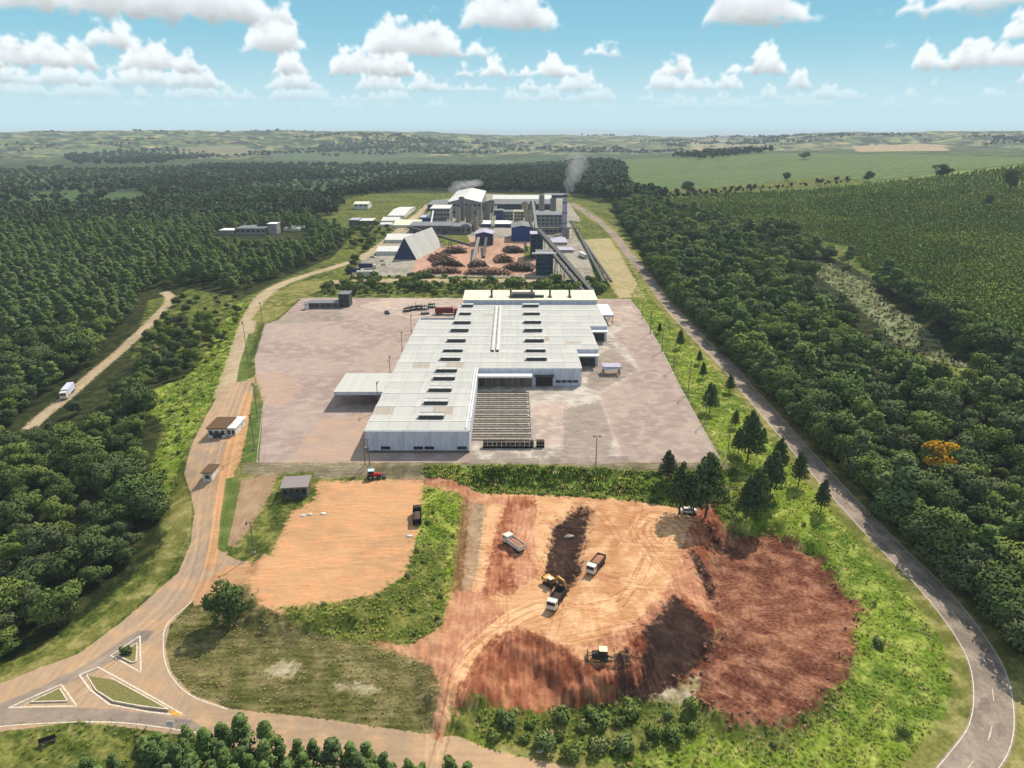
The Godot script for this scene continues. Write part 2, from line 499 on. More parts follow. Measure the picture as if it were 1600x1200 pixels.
func _ready() -> void:
	# --- camera, sky, sun, haze
	var cam := Camera3D.new()
	cam.name = "camera"
	cam.position = Vector3(0, EYE, 0)
	cam.rotation_degrees = Vector3(-19.472, 0, 0)
	cam.fov = 56.357
	cam.near = 0.5
	cam.far = 40000
	add_child(cam)
	cam.current = true
	var env := Environment.new()
	env.tonemap_mode = Environment.TONE_MAPPER_LINEAR
	env.tonemap_exposure = 1.25
	env.background_mode = Environment.BG_SKY
	env.background_energy_multiplier = 0.88
	env.fog_enabled = true
	env.fog_density = 0.00008
	env.fog_light_color = Color(0.87, 0.945, 1.0)
	env.volumetric_fog_enabled = true
	env.volumetric_fog_density = 0.0
	env.sdfgi_enabled = true
	env.ssao_enabled = true
	env.ssil_enabled = true
	var sky := Sky.new()
	var pan := PanoramaSkyMaterial.new()
	pan.panorama = make_sky()
	sky.sky_material = pan
	env.sky = sky
	var we := WorldEnvironment.new()
	we.name = "environment"
	we.environment = env
	add_child(we)
	var sun := DirectionalLight3D.new()
	sun.name = "sun"
	sun.light_energy = 1.6
	sun.light_color = Color(1.0, 0.955, 0.875)
	sun.light_angular_distance = 0.5
	sun.shadow_enabled = true
	add_child(sun)
	sun.look_at_from_position(Vector3.ZERO, SUN, Vector3.UP)
	print("sky ", Time.get_ticks_msec())
	# --- large structure
	rng.seed = 7
	setup_noise()
	make_base()
	make_palette()
	make_zones()
	make_ground()
	print("ground ", Time.get_ticks_msec())
	make_materials()
	make_markings()
	make_factory()
	make_plant()
	print("buildings ", Time.get_ticks_msec())
	# --- vegetation
	make_vegetation()
	print("vegetation ", Time.get_ticks_msec())
	# --- objects
	make_poles()
	make_vehicles()
	make_small()
	make_smoke()
	print("done ", Time.get_ticks_msec())

func setup_noise() -> void:
	n_big.seed = 3
	n_big.frequency = 0.004
	n_mid.seed = 4
	n_mid.frequency = 0.06
	n_small.seed = 5
	n_small.frequency = 0.45
	n_small.fractal_octaves = 2
	n_cell.seed = 9
	n_cell.noise_type = FastNoiseLite.TYPE_CELLULAR
	n_cell.cellular_return_type = FastNoiseLite.RETURN_CELL_VALUE
	n_cell.cellular_jitter = 0.9
	n_cell.frequency = 0.0016

# ---------------------------------------------------------------- sky
func make_sky() -> ImageTexture:
	# air and a broken layer of fair-weather cloud, all the way round
	var w := 4096
	var h := 2048
	var im := Image.create(w, h, false, Image.FORMAT_RGB8)
	im.fill(Color(0.70, 0.80, 0.83))
	var f := FastNoiseLite.new()
	f.seed = 24
	f.frequency = 0.8
	f.fractal_octaves = 3
	f.fractal_gain = 0.5
	var d := FastNoiseLite.new()
	d.seed = 31
	d.frequency = 3.6
	d.fractal_octaves = 4
	d.fractal_gain = 0.55
	var e := FastNoiseLite.new()
	e.seed = 77
	e.frequency = 0.07
	e.fractal_octaves = 2
	var band := 172
	# the half round the view fully sampled, the rest and the upper sky more coarsely
	var back := sky_rows(0, 1024, 1024, 43, 4.0, h, 0.0, f, d, e)
	back.resize(w, band, Image.INTERPOLATE_CUBIC)
	im.blit_rect(back, Rect2i(0, 0, w, band), Vector2i(0, 1024 - band))
	var fine := sky_rows(-600, 1200, w, band, 1.0, h, 0.0, f, d, e)      # the panorama starts straight ahead
	im.blit_rect(fine, Rect2i(600, 0, 600, band), Vector2i(0, 1024 - band))
	im.blit_rect(fine, Rect2i(0, 0, 600, band), Vector2i(w - 600, 1024 - band))
	var up := sky_rows(0, 1024, 1024, 213, 4.0, h, band, f, d, e)
	up.resize(4096, 852, Image.INTERPOLATE_CUBIC)
	im.blit_rect(up, Rect2i(0, 0, w, 852), Vector2i(0, 0))
	return ImageTexture.create_from_image(im)

func sky_rows(first: int, count: int, w: int, rows: int, px: float, h: int, low: float, f: FastNoiseLite, d: FastNoiseLite, e: FastNoiseLite) -> Image:
	var lines := []
	lines.resize(rows)
	var job := func(r: int) -> void:
		var el := (low + (rows - r - 0.5) * px) / h * PI      # above the horizon
		var sy := sin(el)
		var ce := cos(el)
		var air := Color(0.38, 0.56, 0.76).lerp(Color(0.48, 0.68, 0.80), smoothstep(0.75, 0.2, sy)).lerp(Color(0.545, 0.765, 0.85), smoothstep(0.22, 0.11, sy)).lerp(Color(0.75, 0.87, 0.905), smoothstep(0.135, 0.02, sy))
		var far := smoothstep(0.022, 0.075, sy)
		var line := PackedByteArray()
		line.resize(count * 3)
		for x in count:
			var az := (float(x + first) + 0.5) / w * TAU          # 0 is straight ahead (-z)
			var sx := sin(az) * ce
			var sz := -cos(az) * ce
			var c := air
			# rows of cumulus: each row is a flat base with a heaped top, the nearer in front
			var shade := 0.0
			var cover := 0.0
			if sy > 0.018:
				var wane := smoothstep(0.02, 0.5, sin(az)) * smoothstep(0.5, 0.2, sy)
				for s in 8:
					var dist := 4.6 * pow(1.36, s)                 # in heights of the cloud base
					if sy < 0.8 / dist or sy > 2.4 / dist and s > 0:
						if not (s == 0 and sy > 0.2):
							continue
					var t := dist if sy < 0.30 else 1.15 / sy
					var px_ := sx / ce * t + 37.3 + s * 19.1
					var pz := sz / ce * t + 11.7 - s * 7.7
					var alt := sy / ce * t                          # 1 at the base
					if sy >= 0.30:
						alt = 1.1
					var big := f.get_noise_2d(px_ * 0.62, pz) * 1.25 + 0.5 * e.get_noise_2d(px_, pz) + 0.19 - 0.28 * wane
					if big < -0.25:
						continue
					var q := d.get_noise_3d(px_, alt * 1.1, pz)
					var top := 1.02 + clampf(big + 0.12, 0.0, 0.6) * 0.9 + q * 0.24
					var edge := minf((top - alt) * 6.5, (alt - 1.0 - q * 0.11) * 9.0)
					edge = minf(edge, (big + 0.10 + q * 0.28) * 6.0)
					if edge <= 0.0:
						continue
					var op := smoothstep(0.0, 0.85, edge)
					var rel := clampf((alt - 1.0) / maxf(top - 1.0, 0.08), 0.0, 1.0)
					var lit := lerpf(0.85, 1.04, smoothstep(0.0, 0.55, rel)) + q * 0.13 - clampf(big, 0.0, 0.5) * 0.10
					shade = shade + (1.0 - cover) * op * lit
					cover = cover + (1.0 - cover) * op
					if cover > 0.98:
						break
			if cover > 0.002:
				var bright := clampf(shade / cover, 0.72, 1.0)
				c = air.lerp(Color(bright * 0.955, bright * 0.975, bright * 0.985), cover * lerpf(0.12, 0.95, far))
			line[x * 3] = clampi(int(c.r * 255), 0, 255)
			line[x * 3 + 1] = clampi(int(c.g * 255), 0, 255)
			line[x * 3 + 2] = clampi(int(c.b * 255), 0, 255)
		lines[r] = line
	var id := WorkerThreadPool.add_group_task(job, rows)
	WorkerThreadPool.wait_for_group_task_completion(id)
	var all := PackedByteArray()
	for l in lines:
		all.append_array(l)
	return Image.create_from_data(count, rows, false, Image.FORMAT_RGB8, all)

# ---------------------------------------------------------------- the layout of the ground
var right_road := PackedVector2Array()
var left_lane := PackedVector2Array()
var north_road := PackedVector2Array()
var P := {}

func ragged(p: PackedVector2Array, by: float, n: int) -> PackedVector2Array:
	var r := RandomNumberGenerator.new()
	r.seed = 63
	var out := PackedVector2Array()
	for i in p.size():
		for k in n:
			out.append(p[i].lerp(p[(i + 1) % p.size()], float(k) / n) + Vector2(r.randfn(0, by), r.randfn(0, by)) * (0.5 if k == 0 else 1.0))
	return out

func make_zones() -> void:
	right_road = smooth_line(pv([71.9, -919.1, 78.5, -857.4, 88.5, -748, 92.5, -655, 90.1, -547, 90.7, -480.8, 89, -407.7, 88, -338.2, 90.9, -294.1, 90.8, -262.4, 90.7, -232.9, 91.2, -212.7, 92.4, -192.7, 93.8, -170, 95.8, -153, 97.4, -142.6, 97.6, -129.9, 96.1, -118.7, 91.9, -109.1, 85.8, -100.4, 77.8, -93.4, 64.1, -82.8]))
	left_lane = smooth_line(pv([-227.6, -461.9, -213.2, -439.2, -200.2, -392, -193.6, -348.8, -187.9, -307.2, -182.5, -275.6, -180.1, -252.4, -173.8, -227.8, -172.4, -210, -170, -182.8]))
	north_road = smooth_line(pv([-106.7, -250, -112.7, -272.6, -128.9, -329.2, -141.6, -381, -149.5, -440.6, -142.1, -478.6, -124.6, -515.9, -113, -551.7, -106.4, -640.9, -103.6, -763.1, -103.2, -927.1]))
	var yard := pv([-75.4, -191.3, -89.7, -242.2, -100.6, -266.2, -110.2, -293.1, -124.7, -351.3, -120.4, -360.4, -122.6, -411.6, 68.6, -408.2, 69.2, -378.5, 67.4, -315.6, 64.2, -258.7, 62.6, -215.2, 61.8, -191.3])
	var pad := pv([-56, -182.9, -25.1, -184.5, -23.5, -159, -23.3, -145.1, -23.9, -134.1, -28.4, -127.7, -37.2, -124.5, -47.5, -123.4, -53.1, -126.6, -57.8, -133.3, -56.7, -144.1, -57.1, -150.1, -57.7, -165.5, -53.7, -172.4])
	var pit := pv([-7.2, -180.7, 17.9, -178.8, 35.4, -175.9, 44.9, -172.7, 47.9, -167.9, 43.8, -157.1, 38.8, -144.4, 34.4, -134.5, 28.8, -127.1, 23.8, -118.6, 19.4, -112, 13.8, -112, 9, -118.3, 0.7, -122.6, -4.5, -118.6, -7.2, -113.1, -8.8, -107.9, -11.8, -106.6, -12.9, -118.6, -9.2, -133.4, -7.9, -145.7, -7.6, -169.9])
	var field := ragged(pv([55.5, -162.9, 66.8, -162.9, 74.2, -155.2, 76.3, -145.1, 74.7, -132, 69.8, -119.7, 62.5, -110.7, 50.2, -102.4, 40.6, -102.4, 35.8, -106.1, 33, -110.7, 38.2, -116.9, 43.1, -125.6, 45.5, -135.4, 47.2, -149.1]), 1.3, 4)
	P.yard = yard
	P.pad = pad
	P.pit = pit
	P.field = field
	# level ground and banks, in the order in which they were made
	add_flat(yard, 0.0, 4.0)
	add_flat(pv([-77.5, -188.7, 63.3, -188.7, 62.3, -193, -75.9, -193]), -0.3, 4.0)
	add_flat(pad, -2.0, 5.5)
	add_flat(field, -8.5, 3.0, 0.9)
	add_flat(pit, -4.5, 8.5)
	add_flat(pv([0, -182.6, 18.1, -181.5, 35.8, -178.5, 43.3, -175.2, 42.2, -169.9, 17.5, -173.4, 0, -177]), -4.5, 1.0)
	add_flat(pv([18.3, -172.7, 20.6, -169.9, 18, -157.1, 15.3, -147.9, 15.7, -143.1, 12.2, -136.9, 9.9, -139.3, 8.3, -141.8, 8, -145.7, 9.8, -154.1, 10.9, -162.6, 14.9, -166.5]), -5.6, 2.5)
	# colours, later ones on top
	zone(WILD, [-400, -1100, 400, -1100, 400, 0, -400, 0])
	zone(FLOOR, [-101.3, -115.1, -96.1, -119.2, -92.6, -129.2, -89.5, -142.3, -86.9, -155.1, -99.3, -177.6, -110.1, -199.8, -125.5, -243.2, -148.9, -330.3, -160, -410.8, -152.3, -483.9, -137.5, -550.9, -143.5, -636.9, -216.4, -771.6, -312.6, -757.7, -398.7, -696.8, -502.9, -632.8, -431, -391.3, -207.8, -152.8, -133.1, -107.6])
	zone(WILD, [-227.4, -440, -209.9, -463.9, -165.8, -426.8, -151.5, -395.4, -129.7, -304.8, -158.5, -315, -179.2, -322.1, -196.8, -364.1])
	zone(VERGE, [-160, -410.8, -147.7, -397.1, -130.3, -319.5, -114.3, -265.3, -107.6, -232.1, -102.2, -205, -99.3, -190.5, -98.2, -182, -105.7, -187.6, -109.8, -198.1, -113.7, -217.4, -121.3, -230.6, -136.2, -247, -144.3, -268.9, -134.7, -279.9, -143.5, -328.6, -154, -372.7])
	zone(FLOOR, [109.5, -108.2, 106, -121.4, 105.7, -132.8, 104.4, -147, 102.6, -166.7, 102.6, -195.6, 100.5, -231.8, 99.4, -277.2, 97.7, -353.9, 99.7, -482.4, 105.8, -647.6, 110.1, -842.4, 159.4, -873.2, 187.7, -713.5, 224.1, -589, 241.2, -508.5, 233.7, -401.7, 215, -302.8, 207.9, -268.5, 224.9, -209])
	zone(MARSH, [215.1, -520.9, 229.7, -513.7, 230.5, -463.2, 212.9, -388.3, 206.1, -329.9, 197, -299, 188.6, -299.7, 192.2, -333, 192.9, -360.6, 202.1, -419.3, 207.6, -470])
	zone(VERGE, [200.6, -320.3, 196.1, -293.1, 179.2, -274.3, 173.7, -285.3])
	zone(CROP, [169.4, -846.8, 222, -647, 256.6, -550.7, 243.9, -502.5, 235.3, -404.6, 215, -302.8, 207.9, -268.5, 262.9, -252.4, 560.1, -583.5, 593.8, -868.4, 401.2, -930.1, 248.5, -956.5])
	# the verge between the yard and the right road, and round the excavation
	zone(VERGE, [70.9, -421.5, 85.4, -473.6, 87.1, -416.4, 87.7, -345.2, 88.1, -293.5, 89.1, -237.8, 88.4, -189.7, 88.7, -165.3, 89.8, -145.6, 90.7, -134.8, 89.7, -122.7, 87, -110.8, 82.8, -101.8, 77, -94.3, 68.8, -86.6, 55.2, -75.6, 19.1, -79.8, 8.2, -88.4, -6.5, -94.3, -7.4, -100.8, 11.1, -98.5, 33.7, -100, 46.8, -95.7, 58.7, -103.1, 68.4, -116.8, 72.4, -138.4, 63.6, -155.2, 59.2, -167.3, 63.8, -197.5, 66.3, -267.2])
	zone(DRY, ribbon(right_road, 7.2))
	zone(DRY, [69.4, -413.3, 77.8, -403, 84.1, -592.9, 73.4, -666.1, 59.2, -638.5, 62.2, -515.6, 68.1, -458])
	zone(LAWN, [-59.6, -137.9, -70.1, -132.2, -71.9, -125.3, -70, -118.8, -65.8, -112, -59.6, -106.6, -51.3, -103.4, -42.8, -102.2, -32.1, -101, -22.7, -99.7, -14.7, -98.6, -12.7, -101.9, -13.2, -107.3, -14.8, -111.6, -20.2, -115.2, -30.8, -118, -43, -120.6, -49.7, -125.4, -54.4, -129.6])
	zone(CHALK, [-46.7, -113.5, -43.2, -114.2, -40.7, -111.8, -41.9, -109.7, -45.1, -110.1, -47.4, -111.6])
	zone(CHALK, [-33.8, -108.5, -29, -108.9, -24, -107.6, -26.1, -106.2, -32.2, -106.9])
	# plant behind
	zone(PLANT, [-108.3, -472.3, -113.1, -565.2, -106.4, -634, -101.8, -775.3, -92.8, -972.3, -36.4, -1051.1, 70.5, -1017.3, 71.2, -775.3, 53.5, -456.2])
	zone(LOGYARD, [-68, -472.6, -73.3, -590.6, -56, -633.5, 16.9, -636.3, 19.2, -474])
	zone(WILD, [-131.9, -715, -117.8, -713.4, -122.4, -878.1, -96.7, -926.8, -91.6, -746.9, -100.4, -670.7, -116.3, -659.6])
	zone(WILD, [10.5, -590.5, 17.3, -590.7, 16.1, -531.8, 8.4, -524])
	zone(WILD, [-80, -647.8, -40.5, -656.3, -34.9, -606.2, -68.1, -581.2])
	zone(TANFIELD, [58.2, -627.2, 85.9, -639.6, 79.4, -420.6, 62.6, -410.3, 61.8, -457.1])
	zone(WILD, [58, -751.8, 92.4, -725.9, 87.6, -639.6, 57.4, -630.9])
	zone(LANE, ribbon(north_road, 4.5))
	zone(WILD, [-117.7, -433.5, -110.5, -472.7, 54.3, -463.9, 58.1, -427.4, 50.9, -415.8, -123, -413])
	zone(LANE, [-116.3, -461.1, 54.3, -463.9, 54.1, -454.3, -113.3, -448.4])
	zone(DRY, [-138.1, -368.8, -145.2, -433.3, -137.4, -462, -117.4, -465.6, -111.4, -440.3, -123, -413, -123.2, -369.1, -128.4, -359.8])
	zone(TARMAC, ribbon(right_road, 3.6))
	zone(LANE, ribbon(left_lane, 3.1))
	# roads and the junction
	zone(DRY, [-98.2, -191.6, -91.3, -180.4, -84.2, -166.2, -80.7, -154, -80.5, -143.2, -81.4, -135.5, -84.1, -126.2, -88.1, -116.8, -96.3, -107.9, -98.7, -111.3, -91.2, -119.8, -86.7, -133.9, -84.8, -142.8, -88.1, -160.4, -95.8, -179.4])
	zone(DUSTY, [-111.4, -257.6, -106.6, -231.8, -100.5, -204.7, -97.1, -191.3, -90.4, -179.9, -84.1, -167.7, -79.4, -153.7, -77.9, -142.9, -80.5, -135.4, -82.9, -127.2, -86.9, -117.3, -101, -107.5, -94.1, -97.8, -77.7, -100.6, -56.1, -97.9, -42, -95.9, -54.9, -103.8, -59.6, -106.6, -65.8, -112, -70, -118.8, -71.9, -125.3, -70.1, -132.2, -59.6, -137.9, -57.3, -145.3, -61.8, -148.9, -67, -147.9, -71.8, -152.3, -74.2, -156.9, -78.9, -173.2, -81, -184.7, -80.6, -193.1, -91.8, -234.6, -102.1, -268.8, -109.3, -270.3])
	zone(TRACK, [-59.6, -106.6, -51.3, -103.4, -42.8, -102.2, -32.1, -101, -22.7, -99.7, -14.4, -98.4, -9.6, -98.4, -4.5, -96.5, 13, -92.3, 31.5, -88.4, 29.7, -81.5, -10.5, -88.8, -41.4, -94, -56.1, -97.9])
	zone(SMOOTH, [-94.3, -104.8, -89.3, -108.4, -83.2, -114.9, -78.1, -123.8, -74.6, -123.6, -74.4, -120.8, -80.8, -112.7, -87.1, -106.7, -92.5, -102.1])
	zone(SMOOTH, [-93.5, -103.6, -79.5, -103.7, -72.3, -103.4, -57.3, -101, -53, -98.5, -70.9, -100.6, -91, -99.8])
	zone(ORANGE, [-87.7, -196.3, -90.3, -210.5, -96, -238.4, -100.9, -254.9, -95.7, -248.1, -89.2, -226.5, -81.5, -196.3, -80, -185.7, -73.9, -165.5, -70.2, -150.1, -69, -142, -72.2, -144.6, -78, -165.5])
	zone(ORANGE, [-71.9, -137.2, -67.1, -143.5, -57.3, -145.6, -52.9, -140.9, -56.7, -134.8, -64.3, -132.4, -68.9, -130.2])
	zone(ORANGE, pad)
	zone(YARD, yard)
	zone(GREYDUST, [-124.4, -351.3, -120.4, -360.4, -119.6, -375.6, -93.4, -378.5, -85.7, -359.1, -107, -352.6])
	zone(PEACH, [-64.9, -224.5, -46.5, -230.3, -40.5, -191.3, -65.9, -191.3])
	zone(PEACH, [-103, -271.7, -88.5, -238.3, -81.7, -237.1, -79.3, -257.3, -96, -275.8])
	zone(PALE, [-36.6, -363.1, -53.3, -363.1, -85.5, -390.5, -74.5, -409.9, -24.2, -409.9, -24.9, -390.5])
	zone(CONCRETE, [-15.3, -260.2, 25.7, -258, 34.3, -293.1, 43.2, -334.3, 58.3, -387.5, 65.9, -390.5, 67.6, -359.1, 49.4, -334.3, 52.1, -293.1, 51.9, -275.8, 33.5, -251.6, 32, -248.8, 31.7, -227.4, 32.7, -195.7, -11.3, -191.3, -12.6, -201.2])
	zone(PALE, [6.9, -239.6, 18.5, -242.8, 23, -227.4, 21.1, -206, 9.8, -201.2, 6.7, -216.2])
	zone(PALE, [53, -387.5, 66.4, -393.7, 66.5, -352.6, 58.6, -343.8, 50.1, -359.1])
	zone(GREYDUST, [17.9, -233.3, 32.4, -242.8, 31.7, -206, 28.8, -195.7, 15.4, -195.7])
	zone(GREYDUST, [34.3, -293.1, 46.5, -312.5, 50, -279.9, 47.5, -272.5, 32.3, -251.6, 28, -256.6])
	zone(PALE, ribbon(pv([45.8, -307.4, 52.2, -277.4, 49.6, -270.9, 32.2, -248.8, 32.5, -221.7, 32.7, -195.7]), 0.5))
	zone(GRAVEL, [-79.7, -191.7, 62.7, -191.7, 65.9, -185, 61.1, -181, 52.3, -181.7, 18.2, -183.3, -25.5, -183.7, -47.6, -185, -58.2, -183.3, -76.9, -185])
	zone(GREYDUST, [-12.4, -193.9, 34.6, -195.7, 34.9, -191.3, -12.2, -190.4])
	zone(MEDIAN, [-130.8, -343.8, -127.4, -343.8, -115.6, -307.4, -104.4, -267, -108.4, -266.2, -117, -293.1])
	zone(MEDIAN, [-94.3, -242.2, -89.7, -242.2, -74.7, -192.1, -79.4, -192.1])
	zone(MEDIAN, [-81.6, -183.9, -78, -184.7, -70.1, -156.8, -69.2, -149.2, -71.7, -150.9, -76.5, -166.4])
	zone(WILD, [-66.2, -170.6, -66.2, -185.3, -56.5, -186.9, -53.1, -171.7, -57.7, -165.5, -57, -148.7, -59.9, -144.6, -64.5, -145.7, -68.5, -148.4, -66.4, -157.8])
	zone(PLOT, [-76.8, -182.9, -67.1, -185.7, -66.2, -170.6, -66.4, -157.8, -67.8, -150.7, -69.7, -152.4, -72.6, -165.5])
	# the banks of the pad and the yard
	zone(VINES, [-25.5, -189.3, 0, -189.7, 18.7, -188.5, 44.5, -186.4, 65.2, -187.7, 62.8, -170.7, 55.8, -167.3, 44, -167.3, 34.6, -172.1, 17.6, -174.9, 3.5, -175.7, -7.1, -177.9, -19.9, -180.9, -24.8, -183.3])
	zone(VERGE, [-24.6, -180.5, -13.7, -175.3, -13.9, -153.3, -13.5, -132.7, -14.3, -120.9, -18.5, -117.4, -28.8, -118, -41.7, -120.9, -48.4, -125.6, -38, -127.1, -29.1, -130.4, -24.2, -136.9, -23.3, -148.2, -23.5, -162.4])
	zone(WILD, [-22.5, -150.4, -15.8, -153.3, -14.3, -120.9, -18.5, -117.4, -28.8, -118, -41.7, -120.9, -48.4, -125.6, -38, -127.1, -29.1, -130.4, -24.2, -136.9])
	zone(TRENCH, [-13.8, -175.9, -11.5, -175.5, -11.1, -134.2, -13.5, -133.5])
	zone(PLOT, [-11.5, -175.5, -9.1, -174.8, -8.2, -133.1, -11.1, -134.2])
	zone(GRAVEL, [-9.1, -174.8, -6.1, -173, -6.8, -133.1, -8.2, -133.1])
	zone(RED, [-0.9, -178.1, 17.8, -178.1, 35.2, -175.1, 43.4, -172.3, 42.8, -169.5, 34.7, -172.3, 17.6, -175.1, -0.9, -175.1])
	zone(RED, [-11.6, -102.7, -9.9, -112.4, -5.3, -121.7, 0.7, -126.2, 9.3, -123.1, 17, -120.5, 24.9, -124.7, 29.5, -130.4, 35.2, -138, 39.8, -148.2, 44.9, -161.1, 49.2, -172.2, 54.6, -174.3, 55.6, -161.7, 47.2, -148.2, 45.1, -133.3, 42.8, -123.7, 37.9, -114.9, 32.5, -109, 24.8, -105.5, 18.8, -104.5, 5.8, -102.4, -7.6, -103])
	zone(PIT, pit)
	zone(SLOPE, [-25.1, -185.6, -18.2, -182.9, 0, -177.2, 0, -173.5, -10.5, -174.2, -24.4, -179.8])
	zone(SLOPE, [-14.6, -122.8, -13.7, -134.7, -6.8, -134.7, -1.4, -128, -5.2, -119.9, -9.8, -111.6, -11.5, -101.9, -12.2, -96.8, -14.5, -98.2, -13.2, -105.8, -15.4, -111.6, -20.2, -115.2, -31, -118.9, -20.5, -117.9])
	zone(RED, [-6.8, -133.4, -4.1, -160.1, -0.9, -178.8, 6.3, -178.5, 6.9, -169.9, 4, -154.1, 4.4, -140.6, 0, -133.4])
	zone(SLOPE, [0, -169.9, 6.1, -173.4, 5, -151.2, 6.2, -140.6, 2.8, -133.4, 0, -139.3])
	zone(PIT, [0, -134.1, 5.9, -140.1, 7.4, -160.9, 12.1, -170.8, 14.8, -141.3, 11, -129.5, 0, -124.8, -5.2, -119.2, -9.4, -108.5, -11.1, -100.6, -12.1, -101.2, -10.4, -111, -5.3, -122.2, 0, -129.5])
	zone(SLOPE, [34.5, -135.2, 39, -145.2, 44, -157.9, 46.5, -156.4, 42.3, -143.9, 37.4, -132.9, 30.7, -124.2, 24.5, -118.9, 17.6, -115.1, 12.7, -117, 16.7, -118.5, 24.5, -122.8, 29, -128.2])
	zone(SLOPE, [42, -148.8, 44.4, -143.5, 43.4, -131.5, 40.2, -129.8, 38.3, -136.1])
	zone(BROWN, field)
	zone(BROWN, ragged(pv([70.1, -120.2, 62.6, -109.6, 50.3, -100.8, 40.4, -101.4, 35.7, -105.7, 38.2, -116.5, 43.2, -126.2, 45.4, -136, 47.3, -149.3, 55.4, -163.8, 67.4, -164.4, 74.5, -155.9, 76.7, -145.8, 75.4, -132.6]), 0.9, 5))
	zone(CHALK, [22.2, -107, 32, -110.4, 36, -113, 36.4, -110.4, 34.5, -107.9, 34.7, -106.3, 27.4, -105.7])
	zone(DARKSOIL, [18.4, -173.9, 20.9, -171.1, 18.4, -157.6, 15.8, -148.4, 16.2, -143.6, 12.7, -136.6, 9.6, -139, 8, -141.8, 7.9, -146.2, 9.5, -154.6, 10.6, -163.1, 14.6, -167.7])
	zone(DARKSOIL, [35.5, -133.6, 39, -130.4, 42.5, -124.9, 40.5, -119.4, 32.8, -111.6, 24.2, -105.8, 19.5, -106.1, 19.6, -114.2, 22.2, -116, 25.1, -114.2, 27.3, -117.9, 26.3, -121.3, 31.3, -126.8])
	zone(RED, [23.2, -114.2, 25.1, -113.9, 24.9, -109.9, 22.9, -108.2, 22.1, -110.7])
	zone(DARKSOIL, [43.6, -152.7, 45.7, -149.3, 47.4, -143.5, 46, -136.6, 44.1, -138.5, 43.1, -145.6])
	zone(DARKSOIL, [50.9, -164.3, 53.8, -159.3, 54.1, -155.7, 50.9, -155.7])
	zone(WILD, [-7.7, -104.8, 7.1, -104.4, 22.2, -106.6, 35.8, -106, 34.8, -102, 22, -95, 8.8, -95, -4.5, -97.7, -7.5, -100.6])
	zone(DRY, [-4.5, -98.2, 8.9, -95.7, 21.7, -92.8, 32.2, -91.5, 31.7, -89.6, 10.8, -92.8, -3.3, -96.5])

func track_dab(im: Image, a: Vector2, b: Vector2, v: float, w: int) -> void:
	var n := int((b - a).length()) + 1
	for k in n:
		var q := a.lerp(b, float(k) / n)
		im.fill_rect(Rect2i(int(q.x) - w / 2, int(q.y) - w / 2, w, w), Color(v, 0, 0))

func wheel_tracks(im: Image, p: PackedVector2Array, v: float, w := 2, gauge := 1.0) -> void:
	var s := AN / AS
	for side in [-1.0, 1.0]:
		for i in p.size() - 1:
			var t := (p[i + 1] - p[i]).normalized()
			var o: Vector2 = Vector2(-t.y, t.x) * gauge * side
			track_dab(im, (p[i] + o - Vector2(AX, AZ)) * s, (p[i + 1] + o - Vector2(AX, AZ)) * s, v, w)

